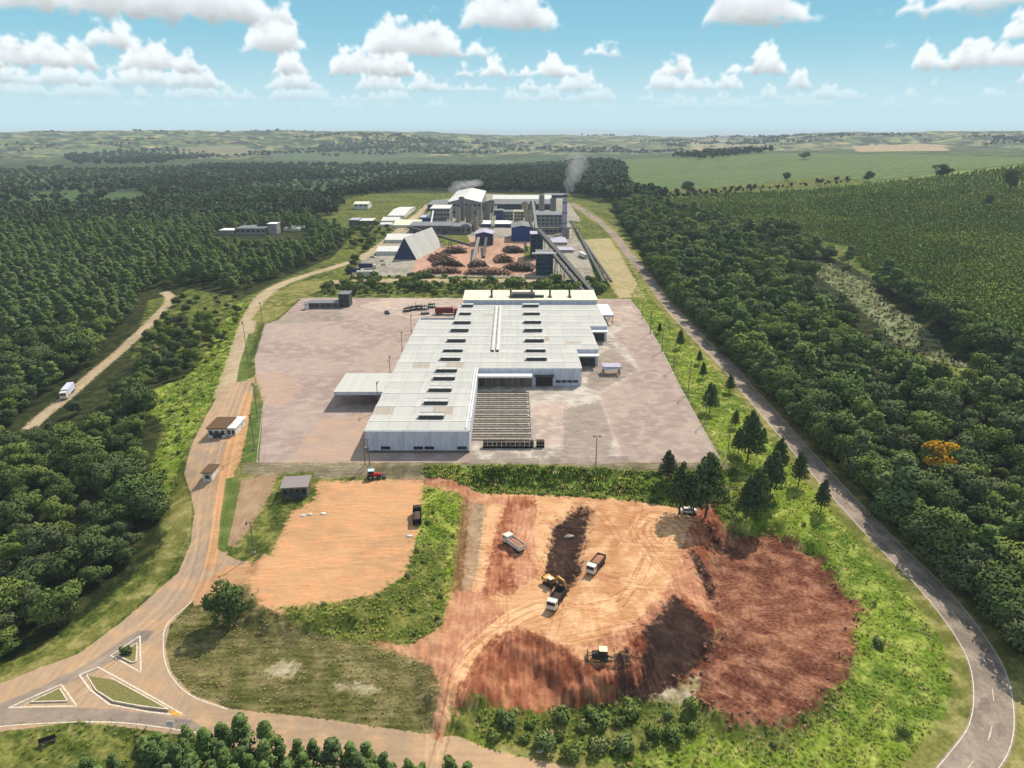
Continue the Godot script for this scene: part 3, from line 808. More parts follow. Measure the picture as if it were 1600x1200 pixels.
func make_tracks() -> PackedByteArray:
	# ruts and wheel marks pressed into the loose earth
	var im := Image.create(AN, AN, false, Image.FORMAT_R8)
	im.fill(Color(128.5 / 255.0, 0, 0))
	var r := RandomNumberGenerator.new()
	r.seed = 21
	var up := 140.5 / 255.0
	var down := 112.5 / 255.0
	var haul := pv([-12.1, -96.3, -11, -105.2, -7, -116.4, 0, -125.7, 8.3, -129.5, 17.8, -128.4, 26.2, -134.1, 34, -149.2, 39.4, -160.9])
	for k in 9:
		var p := PackedVector2Array()
		var off := Vector2(r.randfn(0, 1.3), r.randfn(0, 1.3))
		for q in haul:
			p.append(q + off + Vector2(r.randfn(0, 0.8), r.randfn(0, 0.8)))
		wheel_tracks(im, smooth_line(p), up if k % 3 else down)
	var turn := pv([38.9, -158.6])[0]
	for k in 6:
		var p := PackedVector2Array()
		for i in 26:
			var a := TAU * i / 22.0 + k
			p.append(turn + Vector2(cos(a) * (3.5 + k * 0.9), sin(a) * (5.0 + k * 1.5)))
		wheel_tracks(im, p, down if k % 2 else up, 2, 0.9)
	for k in 46:   # short passes over pit floor and slopes
		var q := pv([3.9, -118.6, 41.2, -169.9])
		var a := Vector2(r.randf_range(q[0].x - 8, q[1].x + 4), r.randf_range(q[1].y, q[0].y + 6))
		if not Geometry2D.is_point_in_polygon(a, P.pit):
			continue
		var d := Vector2.from_angle(r.randf_range(-0.5, 0.5) + (PI / 2 if k % 3 == 0 else 0.0))
		wheel_tracks(im, smooth_line(PackedVector2Array([a - d * 9, a + Vector2(r.randfn(0, 1), r.randfn(0, 1)), a + d * 9])), down if k % 2 else up, 2, 0.9)
	var hub := pv([22.3, -131.1])[0]
	for k in 60:   # dozer passes fanning out over the bank
		var ang := r.randf_range(-0.9, 1.7)
		var d := Vector2.from_angle(ang)
		wheel_tracks(im, PackedVector2Array([hub + d * r.randf_range(8, 14), hub + d * r.randf_range(17, 30)]), (128.5 + r.randf_range(-16, 12)) / 255.0, r.randi_range(1, 2), r.randf_range(0.4, 0.9))
	for k in 240:   # oil and damp stains on the yard
		var a := (Vector2(r.randf_range(-110, 60), r.randf_range(-400, -195)) - Vector2(AX, AZ)) * (AN / AS)
		if k < 90:
			a = (Vector2(r.randf_range(5, 60), r.randf_range(-300, -195)) - Vector2(AX, AZ)) * (AN / AS)
		var v := (128.5 - r.randf_range(3, 15)) / 255.0
		for j in r.randi_range(3, 12):
			var w := r.randi_range(2, 8)
			im.fill_rect(Rect2i(int(a.x + r.randfn(0, 6)), int(a.y + r.randfn(0, 4)), w, maxi(1, w / 2)), Color(v, 0, 0))
	for k in 60:   # patches and wheel paths on the tarmac
		var i := r.randi_range(30, right_road.size() - 6)
		var t := (right_road[i + 1] - right_road[i]).normalized()
		var o := Vector2(-t.y, t.x) * r.randf_range(-2.6, 2.6)
		var l := r.randf_range(1.0, 6.0)
		track_dab(im, (right_road[i] + o - Vector2(AX, AZ)) * (AN / AS), (right_road[i] + o + t * l - Vector2(AX, AZ)) * (AN / AS), (128.5 + r.randf_range(-16, 7)) / 255.0, r.randi_range(3, 8))
	var fr: PackedVector2Array = P.field
	var box := Rect2(fr[0], Vector2.ZERO)
	for q in fr:
		box = box.expand(q)
	for k in 700:   # furrows pushed across the brown field
		var a := Vector2(r.randf_range(box.position.x, box.end.x), r.randf_range(box.position.y, box.end.y))
		if not Geometry2D.is_point_in_polygon(a, fr):
			continue
		var near: float = smoothstep(box.position.y + 4.0, box.position.y + 17.0, a.y)
		var d := Vector2.from_angle(lerpf(PI / 2, 0.05 + 0.03 * (a.y - box.get_center().y), near) + r.randfn(0, 0.06))
		var l := r.randf_range(2.0, 7.0)
		wheel_tracks(im, PackedVector2Array([a - d * l, a + d * l]), (128.5 + r.randf_range(-17, 15)) / 255.0, 1 + k % 2, 0.35)
	for k in 34:   # the orange lot
		var f: PackedVector2Array = P.pad
		var a := Vector2(r.randf_range(f[12].x, f[1].x), r.randf_range(f[0].y, f[6].y))
		if Geometry2D.is_point_in_polygon(a, f):
			var d := Vector2.from_angle(r.randf_range(-0.4, 0.4))
			wheel_tracks(im, smooth_line(PackedVector2Array([a - d * 10, a + Vector2(0, r.randfn(0, 1.2)), a + d * 10])), (122.5 if k % 2 else 134.5) / 255.0, 2, 0.9)
	for k in 30:   # the pink yard
		var f: PackedVector2Array = P.yard
		var a := Vector2(r.randf_range(-100, 60), r.randf_range(-390, -195))
		if Geometry2D.is_point_in_polygon(a, f):
			var d := Vector2.from_angle(r.randf_range(-0.3, 0.3) + (1.4 if k % 2 else 0.2))
			wheel_tracks(im, smooth_line(PackedVector2Array([a - d * 22, a + Vector2(r.randfn(0, 2), r.randfn(0, 2)), a + d * 22])), (134.5 if k % 3 else 122.5) / 255.0, 3, 1.1)
	var gate := pv([-104.5, -265.9, -92.2, -215.6, -83.4, -179.8, -73.3, -150.1, -71, -132.2, -76.6, -118.4, -83.9, -105.1])
	for k in 7:
		var p := PackedVector2Array()
		var off := Vector2(r.randfn(0, 2.2), 0)
		for q in gate:
			p.append(q + off + Vector2(r.randfn(0, 0.5), r.randfn(0, 0.5)))
		wheel_tracks(im, smooth_line(p), (136.5 if k % 2 else 121.5) / 255.0, 3, 1.0)
	return im.get_data()

func relief(id: int, x: float, z: float) -> float:
	var e: Array = palette[id]
	var a: float = e[6]
	if a == 0.0:
		return 0.0
	var n := n_small.get_noise_2d(x, z)
	if id == BROWN:
		n = n * 0.8 + 0.35 * n_small.get_noise_2d(x * 0.5, z * 1.6)
	elif id == RED or id == SLOPE:
		n = n * 0.6 + 0.8 * n_small.get_noise_2d(x * 1.5, z * 0.3)
	if id == BROWN or id == RED or id == DARKSOIL:
		n += 0.8 * n_mid.get_noise_2d(x * 2.6 + 50.0, z * 3.4)
	return n * a * 1.5

func far_relief(x: float, z: float, r: float) -> float:
	return (n_big.get_noise_2d(x * 0.4, z * 0.4) * 20.0 + n_big.get_noise_2d(x * 1.6 + 900.0, z * 1.6) * 4.0) * smoothstep(1400.0, 4200.0, r)

var far_fields := []
func make_far_fields() -> void:
	# fields and woods on the slopes beyond, by outline
	far_fields = [
		[pv([169.4, -846.8, 222, -647, 256.6, -550.7, 243.9, -502.5, 235.3, -404.6, 215, -302.8, 207.9, -268.5, 262.9, -252.4, 560.1, -583.5, 593.8, -868.4, 401.2, -930.1, 248.5, -956.5]), Color(0.064, 0.105, 0.020)],
		[pv([378, -911.7, 503.5, -902.4, 609, -869.4, 659.4, -858.7, 572.1, -737.9, 482.1, -798.4, 393.4, -826.3]), Color(0.135, 0.191, 0.030)],
		[pv([277.8, -519.7, 308.5, -494.1, 328.7, -447.3, 207.9, -268.5, 215, -302.8, 235.3, -404.6]), Color(0.087, 0.140, 0.020)],
		[pv([294, -2154.7, 714.8, -1868, 811.1, -1190.2, 603.9, -883.7, 386.1, -932, 250.6, -964.9, 179.7, -880.3, 158.8, -1049.2]), Color(0.076, 0.126, 0.028)],
		[pv([1601.8, -3568, 1802.2, -3128.9, 1023.4, -1771.8, 824.4, -1796.3]), Color(0.345, 0.251, 0.164)],
		[pv([1026, -4328.6, 1393.9, -4118.8, 1130.3, -3417.9, 843.6, -3550.9]), Color(0.271, 0.232, 0.140)],
		[pv([-707.7, -1046.9, -687.7, -1170.4, -556.6, -1108.7, -452.8, -864.8, -525.8, -812.8]), Color(0.055, 0.101, 0.028)],
		[pv([-527, -714.3, -447.8, -762.3, -383.7, -753.7, -439.4, -674.1, -466.9, -629.2]), Color(0.101, 0.126, 0.025)],
		[pv([-1983.4, -3155.4, -1770.6, -3480, -1567.2, -3233.3, -1566.4, -2702.7]), Color(0.117, 0.154, 0.067)],
		[pv([-1574, -3500.2, -1324.6, -3721.3, -1099, -3402.9, -1259.8, -2957.8]), Color(0.191, 0.174, 0.097)],
		[pv([-1099, -3402.9, -732.8, -3598.5, -278.5, -3274.7, -526.9, -2572.9, -847.1, -2684.7]), Color(0.067, 0.101, 0.045)],
	]

func far_colour(x: float, z: float) -> Color:
	var q := Vector2(x, z)
	var r := q.length()
	var c: Color
	var cell := n_cell.get_noise_2d(x + 90.0 * n_big.get_noise_2d(x, z), z * 0.7)
	if r < 1150.0:
		c = Color(0.021, 0.032, 0.010)
	elif r < 3000.0:
		c = [Color(0.025, 0.045, 0.016), Color(0.032, 0.058, 0.018), Color(0.067, 0.105, 0.026)][absi(int(cell * 50.0)) % 3]
	else:
		c = [Color(0.010, 0.020, 0.009), Color(0.011, 0.021, 0.010), Color(0.130, 0.180, 0.045), Color(0.055, 0.094, 0.026), Color(0.377, 0.292, 0.144), Color(0.010, 0.020, 0.010), Color(0.180, 0.202, 0.067), Color(0.012, 0.025, 0.011)][absi(int(cell * 97.0)) % 8]
	for f in far_fields:
		var p: PackedVector2Array = f[0]
		if Geometry2D.is_point_in_polygon(q, p):
			c = f[1]
	var v := 1.0 + 0.22 * n_mid.get_noise_2d(x * 0.35, z * 0.35) + 0.16 * n_big.get_noise_2d(x * 3.0, z * 3.0)
	return Color(c.r * v, c.g * v, c.b * v)

class Cut:
	var called := ""
	var map := 0
	var ix := PackedInt32Array()
	func cell(o: int) -> void:
		ix.append(o); ix.append(o + NTH); ix.append(o + 1)
		ix.append(o + 1); ix.append(o + NTH); ix.append(o + NTH + 1)

func make_ground() -> void:
	make_far_fields()
	var ia := Image.create(AN, AN, false, Image.FORMAT_R8)
	raster(ia, AX, AZ, AS, AN)
	za = ia.get_data()
	var ib := Image.create(BN, BN, false, Image.FORMAT_R8)
	raster(ib, BX, BZ, BS, BN)
	zb = ib.get_data()
	var plain := Image.create(BN, BN, false, Image.FORMAT_R8)
	plain.fill(Color(128.5 / 255.0, 0, 0))
	var ta := paint(za, AN, AN / AS, make_tracks())
	var tb := paint(zb, BN, BN / BS, plain.get_data())
	print("painted ", Time.get_ticks_msec())
	# one continuous sheet, finer near the site, cut along the edges of roads, yards and diggings
	var rows := []
	rows.resize(NLR)
	var job := func(j: int) -> void:
		var r := exp(LR0 + j * DLR)
		var line := PackedVector3Array()
		var cols := PackedColorArray()
		for i in NTH:
			var t := TH0 + i * DTH
			var x := r * sin(t)
			var z := -r * cos(t)
			var y := height(x, z)
			if r < 900.0:
				y += relief(zone_at(x, z), x, z)
			else:
				y += far_relief(x, z, r)
			line.append(Vector3(x, y, z))
			cols.append(far_colour(x, z))
		rows[j] = [line, cols]
	var id := WorkerThreadPool.add_group_task(job, NLR)
	WorkerThreadPool.wait_for_group_task_completion(id)
	var v := PackedVector3Array()
	var c := PackedColorArray()
	for r in rows:
		v.append_array(r[0])
		c.append_array(r[1])
	var nrm := PackedVector3Array()
	nrm.resize(v.size())
	for j in NLR:
		for i in NTH:
			var l := v[j * NTH + maxi(i - 1, 0)]
			var rr := v[j * NTH + mini(i + 1, NTH - 1)]
			var d := v[maxi(j - 1, 0) * NTH + i]
			var u := v[mini(j + 1, NLR - 1) * NTH + i]
			nrm[j * NTH + i] = (rr - l).cross(u - d).normalized()
	print("heights ", Time.get_ticks_msec())
	var names := {TARMAC: "road", DUSTY: "access_road", TRACK: "access_road", SMOOTH: "access_road", LANE: "lane", YARD: "yard", CONCRETE: "yard", PALE: "yard", PEACH: "yard", GREYDUST: "yard", GRAVEL: "yard", ORANGE: "dirt_lot",
		PIT: "excavation", RED: "excavation", SLOPE: "excavation", DARKSOIL: "excavation", BROWN: "fill_field", TRENCH: "excavation", PLANT: "plant_yard", LOGYARD: "plant_yard", CROP: "field", TANFIELD: "field"}
	var index := {}      # name + map -> triangle indices
	for j in NLR - 1:
		for i in NTH - 1:
			var o := j * NTH + i
			var m := (v[o] + v[o + NTH + 1]) * 0.5
			var map := 2
			if m.x > AX + 1 and m.x < AX + AS - 1 and m.z > AZ + 1 and m.z < AZ + AS - 1 and m.length_squared() < 230000.0:
				map = 0
			elif m.x > BX + 1 and m.x < BX + BS - 1 and m.z > BZ + 1 and m.z < BZ + BS - 1:
				map = 1
			var called := "hills"
			if m.x * m.x + m.z * m.z < 1000000.0:
				called = names.get(zone_at(m.x, m.z), "ground") if map < 2 else "ground"
			var key := called + str(map)
			if not index.has(key):
				index[key] = Cut.new()
				index[key].called = called
				index[key].map = map
			(index[key] as Cut).cell(o)
	var mats := [mat(Color.WHITE, 0.95, 0.0, 0.15), mat(Color.WHITE, 0.95, 0.0, 0.15), worn(Color(1, 1, 1), Color(0.72, 0.76, 0.72), 90.0, 0.95, 6)]
	mats[0].albedo_texture = ta
	mats[1].albedo_texture = tb
	mats[0].texture_repeat = false
	mats[1].texture_repeat = false
	mats[2].vertex_color_use_as_albedo = true
	var made := {}
	for key in index:
		var e: Cut = index[key]
		var map := e.map
		var remap := {}
		var pv3 := PackedVector3Array()
		var pn := PackedVector3Array()
		var uv := PackedVector2Array()
		var pc := PackedColorArray()
		var ix := PackedInt32Array()
		for k in e.ix:
			var q: int = remap.get(k, -1)
			if q < 0:
				q = pv3.size()
				remap[k] = q
				pv3.append(v[k])
				pn.append(nrm[k])
				uv.append(Vector2((v[k].x - AX) / AS, (v[k].z - AZ) / AS) if map == 0 else Vector2((v[k].x - BX) / BS, (v[k].z - BZ) / BS))
				pc.append(c[k] if map == 2 else Color.WHITE)
			ix.append(q)
		var a := []
		a.resize(Mesh.ARRAY_MAX)
		a[Mesh.ARRAY_VERTEX] = pv3
		a[Mesh.ARRAY_NORMAL] = pn
		a[Mesh.ARRAY_TEX_UV] = uv
		a[Mesh.ARRAY_COLOR] = pc
		a[Mesh.ARRAY_INDEX] = ix
		if not made.has(e.called):
			made[e.called] = ArrayMesh.new()
		var am: ArrayMesh = made[e.called]
		am.add_surface_from_arrays(Mesh.PRIMITIVE_TRIANGLES, a)
		am.surface_set_material(am.get_surface_count() - 1, mats[map])
	for called in made:
		var o := MeshInstance3D.new()
		o.name = called
		o.mesh = made[called]
		o.set_meta("kind", "structure")
		add_child(o)

# ---------------------------------------------------------------- materials
func make_materials() -> void:
	M.roof = [worn(Color(0.70, 0.70, 0.69), Color(0.645, 0.645, 0.635), 14.0, 0.8, 1, Vector3(1, 1, 6), 0.15), worn(Color(0.715, 0.715, 0.705), Color(0.66, 0.66, 0.65), 14.0, 0.8, 2, Vector3(1, 1, 6), 0.15), worn(Color(0.69, 0.69, 0.685), Color(0.63, 0.63, 0.625), 14.0, 0.8, 3, Vector3(1, 1, 6), 0.15)]
	M.roof_rust = worn(Color(0.68, 0.66, 0.63), Color(0.56, 0.51, 0.46), 5.0, 0.85, 44, Vector3(1, 1, 3), 0.15)
	M.roof_cream = worn(Color(0.82, 0.81, 0.74), Color(0.72, 0.71, 0.64), 9.0, 0.6, 4)
	M.wall_blue = worn(Color(0.72, 0.74, 0.79), Color(0.65, 0.67, 0.73), 8.0, 0.7, 5, Vector3(1, 0.2, 1))
	M.wall_white = worn(Color(0.80, 0.80, 0.79), Color(0.70, 0.69, 0.66), 6.0, 0.75, 6, Vector3(1, 0.3, 1))
	M.wall_brick = worn(Color(0.50, 0.44, 0.38), Color(0.36, 0.32, 0.28), 2.0, 0.9, 7)
	M.white = mat(Color(0.84, 0.84, 0.83), 0.5)
	M.white_metal = worn(Color(0.80, 0.80, 0.79), Color(0.70, 0.70, 0.69), 10.0, 0.5, 8)
	M.dark = worn(Color(0.15, 0.145, 0.14), Color(0.27, 0.22, 0.18), 1.5, 0.8, 33)
	M.black = mat(Color(0.06, 0.06, 0.065), 0.8)
	M.louvre = mat(Color(0.26, 0.26, 0.25), 0.7)
	M.steel = worn(Color(0.50, 0.50, 0.49), Color(0.38, 0.37, 0.36), 3.0, 0.6, 9)
	M.steel_dark = worn(Color(0.29, 0.30, 0.31), Color(0.20, 0.205, 0.21), 4.0, 0.6, 10)
	M.glass = mat(Color(0.09, 0.12, 0.15), 0.12, 0.0, 0.5)
	M.concrete = worn(Color(0.63, 0.60, 0.56), Color(0.46, 0.43, 0.39), 5.0, 0.9, 11)
	M.concrete_dark = worn(Color(0.44, 0.41, 0.38), Color(0.26, 0.24, 0.22), 2.5, 0.9, 12)
	M.tile = worn(Color(0.40, 0.30, 0.22), Color(0.31, 0.24, 0.18), 1.0, 0.9, 13)
	M.fibre = worn(Color(0.55, 0.52, 0.52), Color(0.44, 0.41, 0.41), 2.0, 0.85, 14)
	M.wood = worn(Color(0.42, 0.35, 0.28), Color(0.30, 0.25, 0.20), 1.0, 0.9, 15)
	M.log = worn(Color(0.56, 0.44, 0.37), Color(0.38, 0.28, 0.24), 2.2, 0.95, 16)
	M.log_dark = worn(Color(0.36, 0.30, 0.27), Color(0.24, 0.19, 0.17), 2.2, 0.95, 17)
	M.navy = worn(Color(0.19, 0.24, 0.37), Color(0.14, 0.18, 0.29), 8.0, 0.65, 18)
	M.blue = worn(Color(0.17, 0.25, 0.50), Color(0.13, 0.19, 0.40), 8.0, 0.6, 19)
	M.teal = worn(Color(0.18, 0.27, 0.34), Color(0.12, 0.19, 0.25), 8.0, 0.65, 20)
	M.grey_wall = worn(Color(0.56, 0.56, 0.56), Color(0.42, 0.42, 0.41), 10.0, 0.75, 21)
	M.beige_wall = worn(Color(0.66, 0.62, 0.56), Color(0.52, 0.48, 0.43), 10.0, 0.8, 22)
	M.brown_wall = worn(Color(0.44, 0.41, 0.40), Color(0.33, 0.31, 0.31), 10.0, 0.8, 23)
	M.roof_dark = worn(Color(0.46, 0.47, 0.49), Color(0.36, 0.37, 0.39), 10.0, 0.7, 24)
	M.roof_lilac = worn(Color(0.66, 0.64, 0.72), Color(0.56, 0.55, 0.62), 8.0, 0.6, 25)
	M.paint_white = worn(Color(0.84, 0.81, 0.75), Color(0.66, 0.60, 0.53), 2.0, 0.8, 26)
	M.paint_yellow = worn(Color(0.85, 0.62, 0.20), Color(0.66, 0.50, 0.24), 2.0, 0.8, 27)
	M.tyre = mat(Color(0.10, 0.10, 0.10), 0.9)
	M.cab_white = worn(Color(0.86, 0.85, 0.84), Color(0.70, 0.64, 0.58), 1.6, 0.45, 31, Vector3.ONE, 0.5)
	M.yellow = worn(Color(0.80, 0.60, 0.18), Color(0.60, 0.44, 0.22), 1.4, 0.55, 32, Vector3.ONE, 0.5)
	M.red = mat(Color(0.62, 0.07, 0.06), 0.4, 0.0, 0.5)
	M.pole = worn(Color(0.50, 0.48, 0.45), Color(0.38, 0.36, 0.33), 2.0, 0.85, 28)
	M.clod = worn(Color(0.50, 0.36, 0.29), Color(0.38, 0.27, 0.22), 1.0, 0.95, 30)
	M.soil = worn(Color(0.66, 0.46, 0.36), Color(0.52, 0.36, 0.28), 1.0, 0.95, 29)

# ---------------------------------------------------------------- painted lines and kerbs
func strip(line: PackedVector2Array, half: float, lift: float, step := 1.2, closed := false) -> ArrayMesh:
	var b := MB.new()
	var p := PackedVector2Array()
	var n := line.size() if closed else line.size() - 1
	for i in n:
		var a := line[i]
		var d := line[(i + 1) % line.size()]
		var k := maxi(1, int(ceil(a.distance_to(d) / step)))
		for j in k:
			p.append(a.lerp(d, float(j) / k))
	p.append(line[0] if closed else line[line.size() - 1])
	var l := []
	var r := []
	for i in p.size():
		var t := (p[mini(i + 1, p.size() - 1)] - p[maxi(i - 1, 0)]).normalized()
		var s := Vector2(-t.y, t.x) * half
		l.append(at(p[i].x + s.x, p[i].y + s.y, lift))
		r.append(at(p[i].x - s.x, p[i].y - s.y, lift))
	for i in p.size() - 1:
		b.quad(l[i], l[i + 1], r[i + 1], r[i])
		if b.n[b.n.size() - 1].y < 0:
			for q in range(b.n.size() - 6, b.n.size()):
				b.n[q] = -b.n[q]
			for q in [b.v.size() - 6, b.v.size() - 3]:
				var w := b.v[q + 1]
				b.v[q + 1] = b.v[q + 2]
				b.v[q + 2] = w
	return b.done()

func structure(o: Node3D) -> void:
	o.set_meta("kind", "structure")

func make_markings() -> void:
	# two-lane road: edge lines and broken centre line
	var road := PackedVector2Array()
	for p in right_road:
		if p.length() < 420.0 and p.y < -60.0:
			road.append(p)
	var lines := Node3D.new()
	lines.name = "road_markings"
	add_child(lines)
	structure(lines)
	for side in [-1.0, 1.0]:
		var e := PackedVector2Array()
		for i in road.size():
			var t := (road[mini(i + 1, road.size() - 1)] - road[maxi(i - 1, 0)]).normalized()
			e.append(road[i] + Vector2(-t.y, t.x) * 3.25 * side)
		mi(lines, "edge_line", strip(e, 0.08, 0.03), M.paint_white)
	var run := 0.0
	for i in road.size() - 1:
		var d := road[i].distance_to(road[i + 1])
		var s := 0.0
		while s < d:
			if int((run + s) / 11.0) != int((run + s - 1.0) / 11.0):
				var a := road[i].lerp(road[i + 1], s / d)
				var b := a + (road[i + 1] - road[i]).normalized() * 3.4
				mi(lines, "centre_dash", strip(PackedVector2Array([a, b]), 0.06, 0.03), M.paint_white)
			s += 1.0
		run += d
	# junction: three kerbed islands with outlines painted round them
	var isles := [
		[[-76.8, -122.2, -71.7, -112, -80, -116.7], [-76.4, -120.2, -74, -114.8, -74.7, -114.5, -78.5, -116.5], "small triangular traffic island with a dark bush in its middle"],
		[[-83.4, -111.6, -80.9, -113.6, -58.9, -101.9, -66, -102.8, -73.9, -104.4, -79.3, -107.9], [-82.1, -111.7, -80.5, -112.8, -62.4, -103, -67.5, -103.7, -73.5, -105, -78.1, -107.7], "long curved grassy traffic island, the largest at the junction"],
		[[-92, -103.8, -85.5, -109.2, -79.7, -104.1], [-88.6, -104.9, -85.3, -108.3, -81.9, -105.1], "triangular traffic island with scrubby soil beside the left turn lane"]]
	for e in isles:
		var inner := pv(e[1])
		var mid := Vector2.ZERO
		for q in inner:
			mid += q
		mid /= inner.size()
		var g := at(mid.x, mid.y)
		var o := thing("traffic_island", (e[2] as String).replace("left turn lane", "tarmac lane"), "traffic island", g)
		var local := PackedVector2Array()
		for q in inner:
			local.append(q - mid)
		var b := MB.new()
		b.prism(local, -0.6, 0.16)
		mi(o, "island_bed", b.done(), worn(Color(0.47, 0.44, 0.28), Color(0.36, 0.37, 0.20), 3.0, 0.95, 40))
		for i in local.size():
			var a := local[i]
			var d := local[(i + 1) % local.size()]
			var k := MB.new()
			k.bar(Vector3(a.x, -0.02, a.y), Vector3(d.x, -0.02, d.y), 0.2, 0.42)
			mi(o, "kerb", k.done(), M.paint_white)
		var ln := mi(lines, "island_outline", strip(pv(e[0]), 0.16, 0.035, 1.2, true), M.paint_white)
		structure(ln)
	mi(lines, "edge_line", strip(smooth_line(pv([-70.1, -132.2, -72.5, -125.4, -70.4, -118.8, -66.3, -112, -60, -106.5, -51.7, -103.2])), 0.12, 0.035), M.paint_white)
	mi(lines, "edge_line", strip(smooth_line(pv([-93, -99.5, -81.1, -100.4, -70.8, -100.5, -61.2, -99.4, -52.7, -97.9])), 0.12, 0.035), M.paint_white)
	var nose := MB.new()
	var tri := pv([-62.4, -103.3, -58.9, -102, -61.2, -102])
	var a3 := at(tri[0].x, tri[0].y, 0.05)
	var b3 := at(tri[1].x, tri[1].y, 0.05)
	var c3 := at(tri[2].x, tri[2].y, 0.05)
	nose.tri(a3, b3, c3)
	if nose.n[0].y < 0:
		nose = MB.new()
		nose.tri(a3, c3, b3)
	mi(lines, "yellow_nose", nose.done(), M.paint_yellow)
	# kerbs and lines of the yard
	mi(lines, "yard_kerb", strip(pv([-89.5, -241.5, -75.3, -191.7]), 0.15, 0.06), M.concrete)
	mi(lines, "yard_kerb", strip(pv([68.7, -375.6, 67, -313.5, 63.9, -257.3, 62.3, -214.1, 61.7, -192.1]), 0.3, 0.06), M.concrete)

# ---------------------------------------------------------------- the factory
func wall_ring(poly: PackedVector2Array, y0: float, y1: float, parent: Node3D, m: Material, t := 0.25) -> void:
	for i in poly.size():
		var a := poly[i]
		var d := poly[(i + 1) % poly.size()]
		var b := MB.new()
		b.bar(Vector3(a.x, (y0 + y1) / 2, a.y), Vector3(d.x, (y0 + y1) / 2, d.y), t, y1 - y0)
		mi(parent, "wall", b.done(), m)

func make_factory() -> void:
	var f := thing("factory_building", "large low factory with pale grey vented metal roof on the pink yard", "factory", Vector3.ZERO)
	var east := func(z: float) -> float: return 26.2 if z > -283.0 else 35.5 if z > -320.0 else 43.7
	# walls: one continuous outline
	var plan := pv([-44, -198, -13, -198, -13, -258, 26.2, -258, 26.2, -283, 35.5, -283, 35.5, -320, 43.7, -320, 43.7, -364, -27, -364, -27, -336, -44, -336])
	wall_ring(plan, -0.4, 6.9, f, M.wall_blue)
	# roof: low gabled bays of sheets
	var sheet := func(x0: float, x1: float, z0: float, z1: float, y0: float, y1: float, k: int):
		var n := maxi(1, roundi((x1 - x0) / 6.5))
		for i in n:
			var b := MB.new()
			var a := x0 + (x1 - x0) * i / n
			var c := x0 + (x1 - x0) * (i + 1) / n - 0.05
			var lift := rng.randf_range(0.0, 0.02)
			b.quad(Vector3(a, y0 + lift, z0), Vector3(c, y0 + lift, z0), Vector3(c, y1 + lift, z1), Vector3(a, y1 + lift, z1))
			b.quad(Vector3(a, y0 - 0.2, z0), Vector3(c, y0 - 0.2, z0), Vector3(c, y0 + lift, z0), Vector3(a, y0 + lift, z0))
			b.quad(Vector3(c, y0 - 0.2, z0), Vector3(c, y1 - 0.2, z1), Vector3(c, y1 + lift, z1), Vector3(c, y0 + lift, z0))
			mi(f, "roof_sheet", b.done(), M.roof_rust if rng.randf() < 0.04 else M.roof[(k + i * 2 + rng.randi() % 2) % 3])
	var bays := [-198.4, -211, -223.5, -236, -247, -258.4, -270.5, -283.0, -295, -307.5, -320.0, -332, -344, -354, -364]
	for i in bays.size() - 1:
		var z0: float = bays[i]
		var z1: float = bays[i + 1]
		var zm := (z0 + z1) / 2
		var x0 := -44.4 if z1 > -337.0 else -27.4
		var x1: float = -12.6 if z0 > -258.0 else (east.call(zm) as float) + 0.4
		sheet.call(x0, x1, z0, zm, 7.0, 7.45, i)
		sheet.call(x0, x1, zm, z1, 7.45, 7.0, i + 1)
		var b := MB.new()
		b.box(Vector3((x0 + x1) / 2, 7.5, zm), Vector3(x1 - x0, 0.1, 0.4))
		mi(f, "ridge_cap", b.done(), M.white_metal)
		var g := MB.new()
		g.box(Vector3((x0 + x1) / 2, 7.03, z1), Vector3(x1 - x0, 0.08, 0.25))
		mi(f, "valley_gutter", g.done(), M.white_metal)
	# a white fascia along the front eaves
	for e in [[-44.5, -12.5, -198.5], [-12.5, 26.6, -258.5], [26.7, 35.9, -283.4], [36.0, 44.1, -320.4]]:
		var b := MB.new()
		b.box(Vector3((e[0] + e[1]) / 2, 6.85, e[2] + 0.1), Vector3(e[1] - e[0], 0.5, 0.22))
		mi(f, "fascia", b.done(), M.wall_white)
	# roof vents, a louvre in each front
	var vent := func(x: float, z: float, w: float):
		var b := MB.new()
		b.extrude(PackedVector2Array([Vector2(-1.5, 0), Vector2(1.5, 0), Vector2(1.5, 1.35), Vector2(0.2, 1.75), Vector2(-1.5, 1.45)]), -w / 2, w / 2)
		var o := mi(f, "roof_vent", b.done(), M.steel)
		o.position = Vector3(x, 7.1, z)
		var l := MB.new()
		for k in 4:
			l.box(Vector3(0, 0.28 + k * 0.29, 1.56), Vector3(w - 0.3, 0.14, 0.12), Basis(Vector3.RIGHT, 0.5))
		mi(o, "louvre", l.done(), M.louvre)
		var c := MB.new()
		c.box(Vector3(0, 1.68, 1.1), Vector3(w + 0.3, 0.09, 1.2), Basis(Vector3.RIGHT, 0.3))
		mi(o, "cap", c.done(), M.white_metal)
	for z in [-208.3, -220.6, -233, -245.2, -254, -268.4, -279.6, -294.7, -311.4, -325, -341.8, -358.7]:
		vent.call(lerpf(-25.2, -22.6, clampf((-z - 205.0) / 150.0, 0, 1)), z, 7.8 if z > -330 else 5.6)
	for z in [-268.4, -279.6, -294.7, -311.4, -325.6, -341.8, -358.7]:
		vent.call(9.6, z, 8.0)
	# the long double skylight over the middle
	for k in 2:
		var b := MB.new()
		b.extrude(PackedVector2Array([Vector2(-0.6, 0), Vector2(0.6, 0), Vector2(0.6, 0.9), Vector2(0, 1.2), Vector2(-0.6, 0.9)]), -39, 39)
		var o := mi(f, "roof_skylight", b.done(), M.white_metal)
		o.rotation.y = PI / 2
		o.position = Vector3(-7.9 + k * 2.0, 7.1, -318)
		var e := MB.new()
		e.box(Vector3(-39.2, 0.5, 0), Vector3(0.3, 1.0, 1.0))
		mi(o, "end_hatch", e.done(), M.louvre)
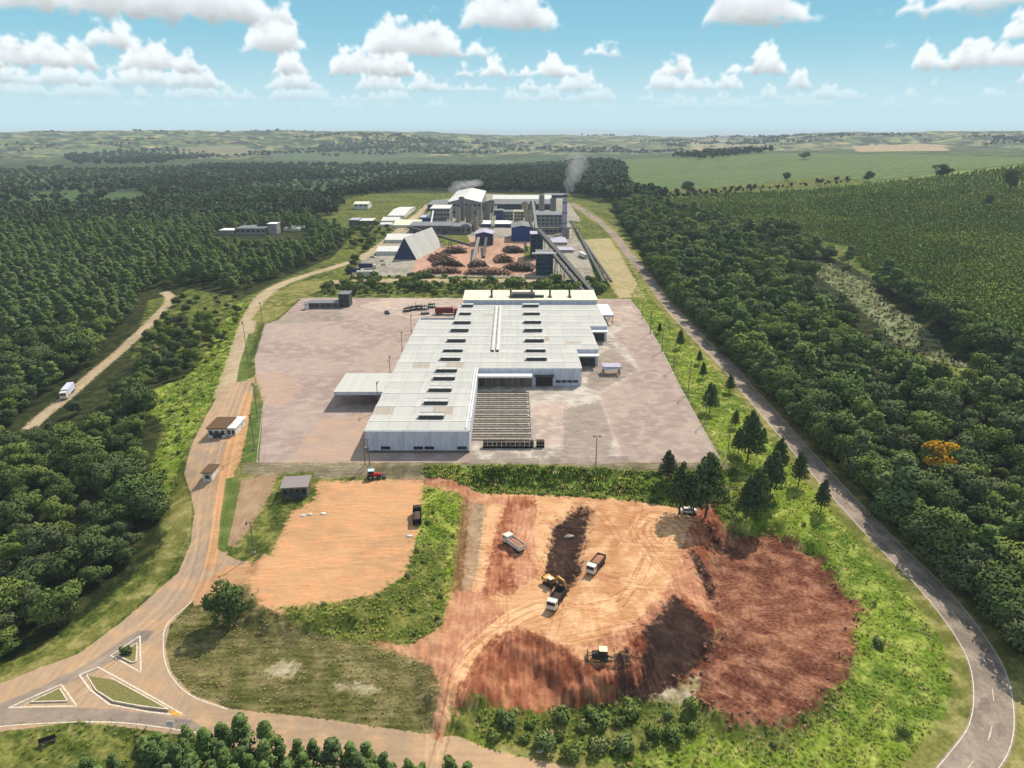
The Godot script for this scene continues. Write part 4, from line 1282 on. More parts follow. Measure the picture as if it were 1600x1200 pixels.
	# white gutters and the service pipe along the inner edge of the wing
	for k in 2:
		var b := MB.new()
		b.tube(Vector3(-12.3 + k * 0.9 - 1.6, 7.35, -199.5 - k * 8.0), Vector3(-12.3 + k * 0.9 - 1.6, 7.35, -257.5), 0.22, 0.22, 8)
		mi(f, "gutter_pipe", b.done(), M.white)
	# raised hall at the back
	wall_ring(pv([-25, -364.3, 44, -364.3, 44, -384, -25, -384]), 6.0, 9.4, f, M.wall_blue)
	for i in 10:
		var b := MB.new()
		var a := -25.6 + 7.0 * i
		b.quad(Vector3(a, 9.45, -363.8), Vector3(a + 6.94, 9.45, -363.8), Vector3(a + 6.94, 10.3, -384.4), Vector3(a, 10.3, -384.4))
		b.quad(Vector3(a, 9.2, -363.8), Vector3(a + 6.94, 9.2, -363.8), Vector3(a + 6.94, 9.45, -363.8), Vector3(a, 9.45, -363.8))
		mi(f, "hall_roof_sheet", b.done(), M.roof_cream)
	for x in [-10.7, -0.6, 10.4, 20.0, 30.3]:
		var b := MB.new()
		b.tube(Vector3(x, 9.6, -372), Vector3(x, 12.4, -372), 0.5, 0.5, 10)
		b.tube(Vector3(x, 12.5, -372), Vector3(x, 12.9, -372), 0.8, 0.3, 10)
		b.box(Vector3(x, 10.0, -369.6), Vector3(1.4, 0.8, 3.2))
		mi(f, "roof_stack", b.done(), M.steel_dark)
	var plantroom := MB.new()
	plantroom.box(Vector3(6.0, 10.6, -370.5), Vector3(12.0, 2.4, 5.0))
	plantroom.box(Vector3(14.4, 10.1, -369.5), Vector3(4.6, 1.2, 2.2))
	mi(f, "rooftop_unit", plantroom.done(), M.steel_dark)
	# front of the inner court: white awning over open bays, a door, windows
	var aw := MB.new()
	aw.box(Vector3(-2.6, 5.0, -256.0), Vector3(20.4, 0.7, 4.4))
	mi(f, "awning", aw.done(), M.white)
	for i in 8:
		var b := MB.new()
		b.box(Vector3(-11.4 + i * 2.55, 1.7, -257.75), Vector3(2.3, 3.2, 0.25))
		mi(f, "bay_panel", b.done(), M.wall_brick if i % 3 else M.concrete_dark)
	var dr := MB.new()
	dr.box(Vector3(12.3, 1.9, -257.8), Vector3(6.4, 3.9, 0.3))
	mi(f, "door", dr.done(), M.dark)
	var dc := MB.new()
	dc.box(Vector3(12.3, 4.3, -257.2), Vector3(7.4, 0.5, 1.6))
	mi(f, "door_canopy", dc.done(), M.steel_dark)
	for i in 4:
		var b := MB.new()
		b.box(Vector3(17.6 + i * 2.2, 1.9, -257.82), Vector3(1.9, 1.0, 0.12))
		mi(f, "window", b.done(), M.glass)
	for i in [1, 4, 5, 8]:   # a few windows low in the front wall of the wing
		var b := MB.new()
		b.box(Vector3(-41.5 + i * 3.3, 1.6, -197.86), Vector3(2.9, 0.9, 0.1))
		var w := mi(f, "window", b.done(), M.glass)
		var s := MB.new()
		s.box(Vector3(-41.5 + i * 3.3, 1.1, -197.76), Vector3(3.0, 0.1, 0.25))
		mi(w, "sill", s.done(), M.concrete)
	var pl := MB.new()
	pl.box(Vector3(-28.5, 0.35, -197.8), Vector3(31.3, 0.7, 0.18))
	mi(f, "plinth", pl.done(), M.concrete_dark)
	for e in [[26.5, 35.6, -281.0, 5.2], [35.8, 43.9, -318.2, 5.2]]:   # awnings of the stepped side
		var b := MB.new()
		b.box(Vector3((e[0] + e[1]) / 2, e[3], e[2]), Vector3(e[1] - e[0], 0.6, 3.6))
		mi(f, "awning", b.done(), M.white)
		var d := MB.new()
		d.box(Vector3((e[0] + e[1]) / 2, 2.0, e[2] - 1.75), Vector3(e[1] - e[0] - 2.5, 4.0, 0.3))
		mi(f, "loading_door", d.done(), M.steel_dark)
	# canopies standing beside the factory
	var can := func(called: String, label: String, x0: float, x1: float, z0: float, z1: float, y: float, m: Material):
		var o := thing(called, label, "canopy", Vector3((x0 + x1) / 2, 0, (z0 + z1) / 2))
		var w := x1 - x0
		var d := z0 - z1
		var b := MB.new()
		b.box(Vector3(0, y - 0.15, 0), Vector3(w, 0.3, d))
		mi(o, "roof", b.done(), m)
		var fa := MB.new()
		fa.box(Vector3(0, y - 0.7, d / 2 - 0.06), Vector3(w - 0.02, 0.9, 0.15))
		mi(o, "fascia", fa.done(), M.wall_blue)
		for sx in [-1, 1]:
			for sz in [-1, 0, 1]:
				var c := MB.new()
				c.box(Vector3(sx * (w / 2 - 0.5), (y - 0.4) / 2 - 0.1, sz * (d / 2 - 0.6)), Vector3(0.35, y - 0.2, 0.35))
				mi(o, "column", c.done(), M.concrete)
	can.call("loading_canopy", "flat grey-roofed loading canopy with deep shade, beside the long wing of the factory", -62.4, -44.5, -235, -255.5, 6.0, M.roof[1])
	can.call("white_canopy", "small bright white canopy at the back corner of the factory", 44.4, 51.0, -350, -373, 5.0, M.white)
	can.call("lilac_canopy", "small lilac-roofed lean-to canopy beside the stepped factory side", 36.2, 43.5, -270.5, -275.5, 3.6, M.roof_lilac)
	# concrete beds of the open bay
	var beds := thing("concrete_beds", "rows of stained concrete beds in the open bay in front of the factory", "concrete beds", Vector3(-4.2, 0, -228))
	for i in 22:
		var b := MB.new()
		b.box(Vector3(rng.randf_range(-0.3, 0.3), 0.1, -22.6 + i * 2.05), Vector3(20.2 + rng.randf_range(-0.6, 0.4), 0.26 + (i % 2) * 0.3, 1.15 if i % 2 else 0.7))
		mi(beds, "bed", b.done(), M.concrete if i % 2 else M.concrete_dark)
	var edge := MB.new()
	edge.box(Vector3(10.5, 0.2, 0), Vector3(0.35, 0.5, 47))
	mi(beds, "edge_beam", edge.done(), M.concrete)
	# black crates
	for k in 26:
		var x := -8.2 + (k % 11) * 1.42 if k < 22 else 8.2 + (k % 2) * 1.1
		var y := 0.0 if k < 11 or k in [22, 23] else 1.12
		var z := -201.6 if k < 22 else -202.0
		crate(Vector3(x, y, z), rng.randfn(0, 0.03))

var crate_proto: Node3D
func crate(p: Vector3, turn: float) -> void:
	var label := "black slatted crate stacked in the row at the end of the concrete beds"
	if crate_proto:
		copy_of(crate_proto, "slatted_crate", p, turn)
		return
	var o := thing("slatted_crate", label, "crate", p, turn, "black crates by the concrete beds")
	crate_proto = o
	for s in 4:
		for k in 4:
			var b := MB.new()
			var t := Basis(Vector3.UP, s * PI / 2)
			b.box(t * Vector3(0, 0.16 + k * 0.28, 0.64), Vector3(1.3 if s % 2 == 0 else 0.04, 0.2, 0.04 if s % 2 == 0 else 1.3))
			mi(o, "slat", b.done(), M.black)
	for s in 4:
		var b := MB.new()
		b.box(Vector3(0.58 if s & 1 else -0.58, 0.55, 0.58 if s & 2 else -0.58), Vector3(0.1, 1.1, 0.1))
		mi(o, "post", b.done(), M.black)
	var f := MB.new()
	f.box(Vector3(0, 0.06, 0), Vector3(1.2, 0.1, 1.2))
	mi(o, "base", f.done(), M.black)

# ---------------------------------------------------------------- sheds, huts and the plant
func house(called: String, label: String, category: String, x0: float, x1: float, z: float, y: float, h: float, depth: float, wall: Material, roof: Material, kind := "flat", opts := {}) -> Node3D:
	# front wall along x at z, the body behind it; roof "flat", "gable" (ridge along x), "gable_z" (ridge along z) or "lean"
	var w := x1 - x0
	var o := thing(called, label, category, Vector3((x0 + x1) / 2, y, z - depth / 2), opts.get("turn", 0.0), opts.get("group", ""))
	var b := MB.new()
	var rise: float = opts.get("rise", clampf(minf(w, depth) * 0.12, 0.5, 4.0))
	var d := depth / 2
	var hw := w / 2
	for k in 4:
		var c := MB.new()
		match k:
			0: c.box(Vector3(0, h / 2 - 1.0, d - 0.15), Vector3(w, h + 2.0, 0.3))
			1: c.box(Vector3(0, h / 2 - 1.0, -d + 0.15), Vector3(w, h + 2.0, 0.3))
			2: c.box(Vector3(hw - 0.15, h / 2 - 1.0, 0), Vector3(0.3, h + 2.0, depth - 0.62))
			3: c.box(Vector3(-hw + 0.15, h / 2 - 1.0, 0), Vector3(0.3, h + 2.0, depth - 0.62))
		mi(o, "wall", c.done(), wall)
	var e := 0.4
	match kind:
		"flat":
			b.box(Vector3(0, h + 0.12, 0), Vector3(w + 2 * e, 0.3, depth + 2 * e))
			mi(o, "roof", b.done(), roof)
		"lean":
			b.extrude(PackedVector2Array([Vector2(d + e, h), Vector2(d + e, h + 0.25), Vector2(-d - e, h + rise + 0.25), Vector2(-d - e, h + rise)]), -hw - e, hw + e)
			mi(o, "roof", b.done(), roof)
			var g := MB.new()
			g.extrude(PackedVector2Array([Vector2(d - 0.02, h - 0.05), Vector2(-d + 0.02, h + rise), Vector2(-d + 0.02, h - 0.05)]), -hw + 0.02, hw - 0.02)
			mi(o, "gable", g.done(), wall)
		"gable":
			for s in [1.0, -1.0]:
				var q := MB.new()
				q.extrude(PackedVector2Array([Vector2(s * (d + e), h - 0.05), Vector2(s * (d + e), h + 0.2), Vector2(0.01 * s, h + rise + 0.2), Vector2(0.01 * s, h + rise - 0.05)]), -hw - e, hw + e)
				mi(o, "roof", q.done(), roof)
			var g := MB.new()
			g.extrude(PackedVector2Array([Vector2(d - 0.05, h - 0.1), Vector2(0, h + rise - 0.1), Vector2(-d + 0.05, h - 0.1)]), -hw + 0.05, hw - 0.05)
			mi(o, "gable", g.done(), wall)
		"gable_z":
			for s in [1.0, -1.0]:
				var q := MB.new()
				q.extrude(PackedVector2Array([Vector2(s * (hw + e), h - 0.05), Vector2(s * (hw + e), h + 0.2), Vector2(0.01 * s, h + rise + 0.2), Vector2(0.01 * s, h + rise - 0.05)]), -d - e, d + e)
				var r := mi(o, "roof", q.done(), roof)
				r.rotation.y = PI / 2
			var g := MB.new()
			g.extrude(PackedVector2Array([Vector2(hw - 0.05, h - 0.1), Vector2(0, h + rise - 0.1), Vector2(-hw + 0.05, h - 0.1)]), -d + 0.05, d - 0.05)
			var gm := mi(o, "gable", g.done(), wall)
			gm.rotation.y = PI / 2
	var n: int = opts.get("windows", 0)
	var floors: int = opts.get("floors", 1)
	for fl in floors:
		for i in n:
			var q := MB.new()
			var wx := -hw + w * (i + 0.5) / n
			var wy := h * (fl + 0.58) / floors
			q.box(Vector3(wx, wy, d + 0.03), Vector3(w / n * 0.62, minf(h / floors * 0.42, 2.2), 0.1))
			mi(o, "window", q.done(), M.glass)
	var doors: int = opts.get("doors", 0)
	for i in doors:
		var q := MB.new()
		var dw := minf(w / doors * 0.5, 6.0)
		var dh := minf(h * 0.62, 5.0)
		q.box(Vector3(-hw + w * (i + 0.5) / doors, dh / 2, d + 0.06), Vector3(dw, dh, 0.12))
		mi(o, "door", q.done(), M.steel_dark)
	return o

func tank(called: String, label: String, group: String, p: Vector3, r: float, h: float, m: Material, cone := 0.25) -> void:
	var o := thing(called, label, "tank", p, 0.0, group)
	var b := MB.new()
	b.tube(Vector3(0, -1, 0), Vector3(0, h, 0), r, r, 16)
	mi(o, "shell", b.done(), m)
	var c := MB.new()
	c.tube(Vector3(0, h, 0), Vector3(0, h + r * cone + 0.1, 0), r * 1.02, r * 0.12, 16)
	mi(o, "lid", c.done(), m)
	var l := MB.new()
	for s in [-0.3, 0.3]:
		l.box(Vector3(s, h / 2, r + 0.12), Vector3(0.08, h, 0.08))
	for k in int(h / 0.8):
		l.box(Vector3(0, 0.4 + k * 0.8, r + 0.12), Vector3(0.6, 0.06, 0.06))
	mi(o, "ladder", l.done(), M.steel_dark)

func conveyor(label: String, a: Vector3, b: Vector3, w: float, m: Material, legs: int) -> void:
	var o := thing("conveyor", label, "conveyor", a)
	var d := b - a
	var g := MB.new()
	g.bar(Vector3.ZERO, d, w, w * 0.9)
	mi(o, "gallery", g.done(), m)
	var c := MB.new()
	c.bar(Vector3(0, w * 0.52, 0), d + Vector3(0, w * 0.52, 0), w * 1.15, 0.15)
	mi(o, "roof", c.done(), m)
	for k in legs:
		var t := (k + 0.6) / (legs + 0.3)
		var q := d * t
		var ground := height(a.x + q.x, a.z + q.z) - a.y
		if q.y - ground < 1.5:
			continue
		var l := MB.new()
		for s in [-1.0, 1.0]:
			l.bar(Vector3(q.x + s * w * 0.7, ground - 0.5, q.z), Vector3(q.x + s * w * 0.35, q.y - w * 0.3, q.z), 0.4, 0.4)
		mi(o, "trestle", l.done(), M.steel_dark)

func log_pile(label: String, x0: float, x1: float, z: float, y: float, _seen: float, depth: float, h: float, turn: float, m: Material, seed_: int) -> void:
	var o := thing("log_pile", label, "log pile", Vector3((x0 + x1) / 2, y, z), turn)
	var r := RandomNumberGenerator.new()
	r.seed = seed_
	var b := MB.new()
	var w := x1 - x0
	var n := int(w / 0.85)
	for i in n:
		var u := (i + 0.5) / n * 2.0 - 1.0
		var top := h * (1.0 - pow(absf(u), 2.6)) * r.randf_range(0.75, 1.1)
		for k in int(top / 0.8) + 1:
			var yy := 0.3 + k * 0.75
			var zo := r.randfn(0, 0.5)
			b.tube(Vector3(u * w / 2, yy + r.randfn(0, 0.2), -depth / 2 + zo), Vector3(u * w / 2 + r.randfn(0, 1.2), yy + r.randfn(0, 0.2), depth / 2 + zo), r.randf_range(0.32, 0.5), r.randf_range(0.26, 0.42), 6)
	var p := mi(o, "logs", b.done(), m)
	p.set_meta("kind", "stuff")

func make_plant() -> void:
	# huts at the gate
	var g := house("gatehouse", "gatehouse with brown tiled roof and cream edges on the access road", "gatehouse", -97.2, -91.5, -210.7, -1.2, 3.6, 9.0, M.wall_white, M.tile, "flat", {"windows": 3, "doors": 1})
	house("gate_office", "small white-roofed office next to the brown-roofed gatehouse", "office", -91.4, -88.8, -211.7, -1.2, 3.3, 9.0, M.wall_white, M.white, "flat", {"windows": 2})
	house("guard_hut", "tiny brown-roofed guard hut in the middle of the access road", "hut", -88, -85.6, -183.7, -1.6, 1.8, 5.0, M.wall_white, M.tile, "flat", {"doors": 1})
	var barn := house("substation_hut", "grey-roofed concrete hut on grass beside the orange lot", "hut", -62.5, -55.9, -173.1, -2, 3.1, 6.2, M.concrete_dark, M.fibre, "flat", {"windows": 4, "doors": 1})
	barn.rotation.y = 0.12
	# yard: low block and tower at the back edge
	house("yard_workshop", "low dark workshop block at the far edge of the pink yard", "workshop", -112, -95.1, -384.5, 0, 2.9, 7.0, M.brown_wall, M.roof_dark, "flat", {"windows": 5})
	house("yard_tower", "square dark tower block joined to the low workshop in the yard", "tower", -95.5, -89.8, -387.5, 0, 7.2, 8.0, M.steel_dark, M.roof_dark, "flat", {"windows": 2, "floors": 3})
	house("yard_shed", "tiny shed standing apart beside the low yard workshop", "shed", -112.9, -111.2, -381.5, 0, 2.8, 3.0, M.wall_white, M.roof_dark, "lean")
	# --- wood yard and mill
	var af := thing("a_frame_shed", "tall A-frame store with dark triangular end and pale grey roof at the log yard", "shed", Vector3(-79.31, 2, -532.36))
	af.rotation.y = -0.23
	var hw := 9.6
	var hh := 16.0
	var dd := 62.0
	for s in [-1.0, 1.0]:
		var b := MB.new()
		var pa := Vector3(s * hw, -1, 0)
		var pb := Vector3(0, hh, 0)
		var n := 8
		for i in n:
			var q := MB.new()
			var z0 := -dd * i / n
			var z1 := -dd * (i + 1) / n + 0.1
			var u := [pa + Vector3(0, 0, z0), pa + Vector3(0, 0, z1), pb + Vector3(0, 0, z1), pb + Vector3(0, 0, z0)]
			if s < 0:
				u.reverse()
			q.quad(u[0], u[1], u[2], u[3])
			mi(af, "roof_sheet", q.done(), M.roof[i % 3])
	for z in [-0.6, -dd + 0.6]:
		var b := MB.new()
		b.box(Vector3(0, 0, z), Vector3(0.1, 0.1, 0.1))
		b.tri(Vector3(-hw + 0.3, -1, z), Vector3(hw - 0.3, -1, z), Vector3(0, hh - 0.4, z))
		b.tri(Vector3(hw - 0.3, -1, z - 0.2), Vector3(-hw + 0.3, -1, z - 0.2), Vector3(0, hh - 0.4, z - 0.2))
		mi(af, "end_wall", b.done(), M.navy)
	house("white_store", "long low white-roofed store beside the A-frame shed", "warehouse", -104.3, -86.1, -552.7, 2, 2.4, 26.0, M.wall_white, M.white_metal, "gable", {"group": "white stores by the A-frame"})
	house("white_store", "white-roofed store with grey gable behind the A-frame shed", "warehouse", -106.8, -83.6, -609.1, 2.5, 2.7, 34.0, M.wall_white, M.white_metal, "gable", {"group": "white stores by the A-frame"})
	house("brown_hall", "broad brown-grey hall with pale strip roof in front of the mill", "hall", -92.7, -54.4, -656.5, 3, 8, 30.0, M.brown_wall, M.roof_dark, "flat", {"windows": 8, "doors": 3})
	house("brown_hall_annex", "dark flat annex beside the broad brown hall", "hall", -54.4, -37.1, -656.5, 3, 7.4, 26.0, M.brown_wall, M.roof_dark, "flat", {"windows": 4})
	house("pale_store", "long cream-roofed store behind the broad brown hall", "warehouse", -113.4, -88.3, -696.7, 3, 3.6, 40.0, M.wall_white, M.roof_cream, "gable")
	house("blue_annex", "small blue annex beside the stepped grey mill block", "annex", -90.2, -79.5, -718.1, 4, 7.4, 24.0, M.blue, M.roof_lilac, "flat")
	house("mill_block", "stepped grey mill block with bands of louvres", "mill", -80.1, -61.2, -718.1, 4, 16, 36.0, M.grey_wall, M.white_metal, "flat", {"windows": 6, "floors": 4})
	house("steam_hall", "long white mill hall with steam drifting from its roof", "mill", -68.9, -33.1, -787.3, 5, 14.7, 150.0, M.grey_wall, M.white_metal, "gable_z", {"windows": 8, "floors": 2})
	house("dark_back_hall", "dark low hall behind the grey mill block", "hall", -97.1, -73.6, -843.5, 6, 5.7, 60.0, M.steel_dark, M.roof_dark, "flat", {"windows": 6})
	house("field_warehouse", "white-roofed warehouse, the largest of three by the lane", "warehouse", -130.7, -113.2, -769.4, 5, 2.6, 90.0, M.wall_white, M.white_metal, "gable", {"group": "warehouses by the lane"})
	house("field_warehouse", "middle white-roofed warehouse of three by the lane", "warehouse", -129.8, -113.3, -725.2, 5, 2.5, 30.0, M.wall_white, M.white_metal, "gable", {"group": "warehouses by the lane"})
	house("field_warehouse", "smallest white-roofed warehouse of three by the lane", "warehouse", -127.5, -116.3, -704.1, 4.5, 1.8, 14.0, M.wall_white, M.white_metal, "gable", {"group": "warehouses by the lane"})
	house("lane_depot", "dark depot block with pale roof edge beside the lane", "depot", -150.1, -137.5, -718.1, 4, 4.3, 20.0, M.brown_wall, M.white_metal, "flat", {"windows": 4})
	house("lane_office", "small dark office near the lane depot", "office", -160.2, -151.4, -718.1, 4, 5, 18.0, M.brown_wall, M.roof_lilac, "flat", {"windows": 3})
	house("far_house", "small pale-roofed house among trees beyond the warehouses", "house", -187.8, -171, -872.6, 6, 3.7, 24.0, M.wall_white, M.roof_cream, "gable", {"windows": 3})
	house("blue_white_hall", "low hall with white roof and bright blue front behind the chip house", "hall", -29.6, 0, -702.3, 3.5, 3.6, 28.0, M.blue, M.white, "flat", {"windows": 6})
	house("chip_house", "navy gabled chip house standing over the log yard", "chip house", -30.1, -15.8, -594.9, 2.5, 9.4, 22.0, M.navy, M.roof_lilac, "gable_z", {"windows": 4, "floors": 2})
	house("cobalt_hall", "big plain cobalt-blue hall with gently arched roof", "hall", -0.5, 18, -616.7, 3, 11.3, 34.0, M.blue, M.roof_dark, "gable_z", {"rise": 1.8})
	house("teal_tower", "dark teal tower building at the front of the chip plant", "tower", 16.1, 27.2, -472.6, 1.5, 14.4, 14.0, M.teal, M.roof_dark, "flat", {"windows": 3, "floors": 5})
	house("chip_tower", "tall narrow dark tower behind the teal tower building", "tower", 13.8, 22.9, -535.2, 2, 17.9, 16.0, M.teal, M.roof_lilac, "flat", {"windows": 2, "floors": 5})
	var br := thing("service_bridge", "thin white footbridge across the top of the teal tower", "bridge", Vector3(16.14, 1.5, -472.57))
	var bb := MB.new()
	bb.box(Vector3(5, 14.5, 0.4), Vector3(16, 0.8, 1.6))
	mi(br, "deck", bb.done(), M.white)
	for k in 9:
		var q := MB.new()
		q.box(Vector3(-2.6 + k * 1.9, 15.4, 1.1), Vector3(0.1, 1.0, 0.1))
		mi(br, "rail_post", q.done(), M.white)
	house("beige_block", "beige concrete block between the blue hall and the tanks", "block", 1.9, 11.5, -728.3, 4, 11.9, 18.0, M.beige_wall, M.beige_wall, "flat", {"windows": 3, "floors": 4})
	house("blue_process_block", "slim blue process block behind the white-roofed hall", "block", -18.4, -9.2, -749.7, 4, 10.9, 16.0, M.blue, M.roof_dark, "flat", {"windows": 2, "floors": 3})
	house("grey_process_block", "grey process block with pipes behind the beige block", "block", -9.3, 1.3, -755.3, 4, 9.1, 18.0, M.grey_wall, M.roof_dark, "flat", {"windows": 3, "floors": 3})
	house("long_back_hall", "long teal-grey hall across the back of the plant", "hall", -20.8, 50.4, -850.6, 6, 5.8, 36.0, M.teal, M.roof_dark, "gable", {"windows": 10})
	house("low_back_hall", "low pale hall along the far edge of the plant", "hall", -24.4, 50.5, -937.1, 6, 3.2, 40.0, M.beige_wall, M.white_metal, "gable")
	house("far_dark_shed", "long dark-blue shed at the far end of the plant", "shed", 44.6, 72.1, -990, 7, 3.3, 30.0, M.navy, M.roof_dark, "flat")
	house("boiler_house", "dense grey boiler house with columns of ducts beside the chimney", "boiler house", 22.4, 46, -669.4, 3, 16.2, 30.0, M.grey_wall, M.roof_dark, "flat", {"windows": 6, "floors": 5})
	house("pink_shed", "flat pale pink shed at the side of the plant road", "shed", 32.9, 45.6, -598.2, 2, 2.6, 30.0, M.beige_wall, M.roof_lilac, "flat")
	house("lilac_shed", "long lilac-roofed shed beside the conveyor legs", "shed", 33, 48, -561.9, 2, 2, 14.0, M.beige_wall, M.roof_lilac, "flat")
	# left complex half hidden in the trees
	house("tree_works", "grey concrete works half hidden by trees", "works", -260.2, -231.3, -683, 0, 5.3, 26.0, M.grey_wall, M.roof_dark, "flat", {"windows": 6})
	house("tree_works_tower", "pale square tower of the works half hidden by trees", "tower", -229.5, -221.1, -683, 0, 9.5, 12.0, M.grey_wall, M.white, "flat")
	house("tree_works_shed", "bright white-roofed shed of the works half hidden by trees", "shed", -219.9, -205, -701.2, 0, 3, 20.0, M.wall_white, M.white, "flat")
	house("tree_works_lean_to", "long low white-edged lean-to in front of the tree-hidden works", "shed", -275.3, -261.4, -683, 0, 3.6, 14.0, M.grey_wall, M.white, "flat")
	house("blue_roof_house", "blue-white roofed house alone in the far plantation", "house", -355.5, -340.5, -659.9, 0.2, 5.7, 18.0, M.wall_white, M.roof_lilac, "flat")
	# tanks and columns
	var tl := "grey steel tank among the pipes of the plant"
	for e in [[-34.65, 3, -678.29, 3.5, 12.0], [-42.67, 3, -736.62, 4.0, 18.0], [-51.27, 4, -749.74, 3.0, 24.0], [-27.61, 4, -749.74, 5.0, 9.0], [-24.51, 5, -825.66, 5.0, 12.0], [-31.11, 4, -708.09, 3.0, 15.0], [16.58, 3, -726.24, 4.0, 14.0], [21.27, 3, -758.26, 3.4, 20.0], [47.2, 3, -636.04, 3.0, 8.0], [-27.86, 4, -796.36, 4.5, 14.0], [-52.98, 4, -718.08, 2.4, 16.0], [-41.96, 3, -660.76, 4.5, 8.0], [32.04, 4, -796.36, 3.0, 22.0], [45.26, 4, -808.9, 3.4, 18.0], [13.73, 4, -784.19, 3.4, 16.0]]:
		tank("steel_tank", tl, "tanks of the plant", Vector3(e[0], e[1], e[2]), e[3], e[4], [M.steel, M.beige_wall, M.grey_wall][int(absf(e[0])) % 3])
	var ch := thing("chimney", "tall lilac-grey chimney with a white plume at its top", "chimney", Vector3(47.49, 3, -660.76))
	var b1 := MB.new()
	b1.tube(Vector3(0, -1, 0), Vector3(0, 33, 0), 2.5, 2.0, 18)
	mi(ch, "shaft", b1.done(), M.roof_lilac)
	for k in 3:
		var q := MB.new()
		q.tube(Vector3(0, 10 + k * 9, 0), Vector3(0, 10.5 + k * 9, 0), 2.9, 2.9, 18)
		mi(ch, "ring_platform", q.done(), M.steel_dark)
	var q1 := MB.new()
	q1.tube(Vector3(0, 33, 0), Vector3(0, 35, 0), 2.1, 2.1, 18)
	mi(ch, "cap", q1.done(), M.steel_dark)
	# pipe racks
	for e in [[-58.27, 3, -660.76, -71.86, 4, -848.9, "pipe rack running back beside the brown hall"], [-17.48, 3, -660.76, -19.26, 4, -848.9, "pipe rack running back between the tanks"], [20.95, 2, -659.65, 61.12, 2, -659.65, "long pipe bridge crossing the plant road"]]:
		var o := thing("pipe_rack", e[6], "pipe rack", Vector3(e[0], e[1], e[2]))
		var to := Vector3(e[3] - e[0], 0, e[5] - e[2])
		for k in 4:
			var q := MB.new()
			var side := to.cross(Vector3.UP).normalized() * (k - 1.5) * 0.9
			q.tube(side + Vector3(0, 6.5 + (k % 2) * 0.8, 0), side + to + Vector3(0, 6.5 + (k % 2) * 0.8, 0), 0.3, 0.3, 8)
			mi(o, "pipe", q.done(), [M.steel, M.beige_wall][k % 2])
		for k in 8:
			var q := MB.new()
			var c := to * (k / 7.0)
			q.box(c + Vector3(0, 2.6, 0), Vector3(0.4, 7.4, 0.4))
			q.box(c + Vector3(0, 6.0, 0), Vector3(3.6 if absf(to.z) > absf(to.x) else 0.4, 0.4, 3.6 if absf(to.x) >= absf(to.z) else 0.4))
			mi(o, "rack_frame", q.done(), M.steel_dark)
	# conveyors
	var top := Vector3(20.05, 2, -535.18) + Vector3(0, 20.0, -2)
	conveyor("dark enclosed conveyor dropping from the chip tower to the yard edge", top, Vector3(47.4, 0.5, -414.51) + Vector3(0, 1.5, 0), 2.6, M.steel_dark, 6)
	conveyor("second lower conveyor dropping alongside the long dark one", Vector3(27.05, 1.5, -486.33) + Vector3(0, 12.0, 0), Vector3(43.05, 0.5, -416.25) + Vector3(0, 1.0, 0), 1.6, M.steel_dark, 4)
	conveyor("slender conveyor from the A-frame shed across to the chip house", Vector3(-86.3, 2.5, -609.1) + Vector3(0, 13.0, 0), Vector3(-34.05, 2.5, -581.24) + Vector3(0, 2.5, 0), 1.6, M.steel_dark, 5)
	conveyor("steep pale conveyor climbing from the chip tower to the boiler house", Vector3(19.5, 2, -577.86) + Vector3(0, 16.0, 0), Vector3(20.41, 3, -726.24) + Vector3(0, 24.0, 0), 1.8, M.steel, 2)
	conveyor("log feed conveyor rising from the log yard to the chip house", Vector3(-27.73, 2, -508.18) + Vector3(0, 1.0, 0), Vector3(-26.83, 2.5, -581.24) + Vector3(0, 8.0, 0), 2.0, M.steel, 2)
	conveyor("short log conveyor beside the feed conveyor of the chip house", Vector3(-21, 2, -535.18) + Vector3(0, 1.0, 0), Vector3(-20.86, 2.5, -587.98) + Vector3(0, 7.0, 0), 1.6, M.steel_dark, 1)
	conveyor("thin pale feed pipe rising beside the stepped mill block", Vector3(-74.25, 3, -652.32) + Vector3(0, 2.0, 0), Vector3(-76.94, 4, -718.08) + Vector3(0, 14.0, 0), 1.2, M.white_metal, 0)
	conveyor("long ground conveyor running beside the plant road", Vector3(61.65, 2, -755.69) + Vector3(0, 2.0, 0), Vector3(57.43, 1, -441.63) + Vector3(0, 2.0, 0), 1.5, M.steel_dark, 10)
	conveyor("second ground conveyor parallel to the one beside the plant road", Vector3(60.1, 2, -668.19) + Vector3(0, 2.0, 0), Vector3(62.08, 1, -443.6) + Vector3(0, 2.0, 0), 1.2, M.steel_dark, 10)
	# log piles
	log_pile("pale stack of debarked logs near the A-frame shed", -60.2, -44.2, -526.8, 2, 2.8, 16.0, 5.0, 0.5, M.log, 1)
	log_pile("brown log stack in front of the slender conveyor", -57, -35.3, -505.6, 2, 2.7, 12.0, 4.5, 0.2, M.log_dark, 2)
	log_pile("long low row of logs along the log yard edge", -62.6, -33.7, -481.3, 2, 1.7, 9.0, 3.5, 0.1, M.log, 3)
	log_pile("long low row of logs in front of the chip house", -32.7, 0, -479, 2, 2.2, 9.0, 3.2, -0.06, M.log, 4)
	log_pile("dark heap of logs under the chip house conveyor", -31.5, -17.1, -503.1, 2, 2.7, 12.0, 4.0, 0.1, M.log_dark, 5)
	log_pile("reddish heap of logs between chip house and cobalt hall", -13.1, 0.9, -524.1, 2, 3.3, 14.0, 5.0, 0.2, M.log, 6)
	log_pile("brown heap of logs in front of the reddish heap", -6.2, 15.9, -493.2, 2, 2.7, 14.0, 4.5, -0.1, M.log_dark, 7)
	log_pile("small heap of logs beneath the cobalt hall", -7, 9, -565, 2.5, 2.5, 16.0, 4.0, 0.3, M.log_dark, 8)
	log_pile("dark heap of bark beside the slender conveyor end", -55, -35, -561.9, 2.5, 2, 12.0, 4.0, 0.1, M.log_dark, 9)

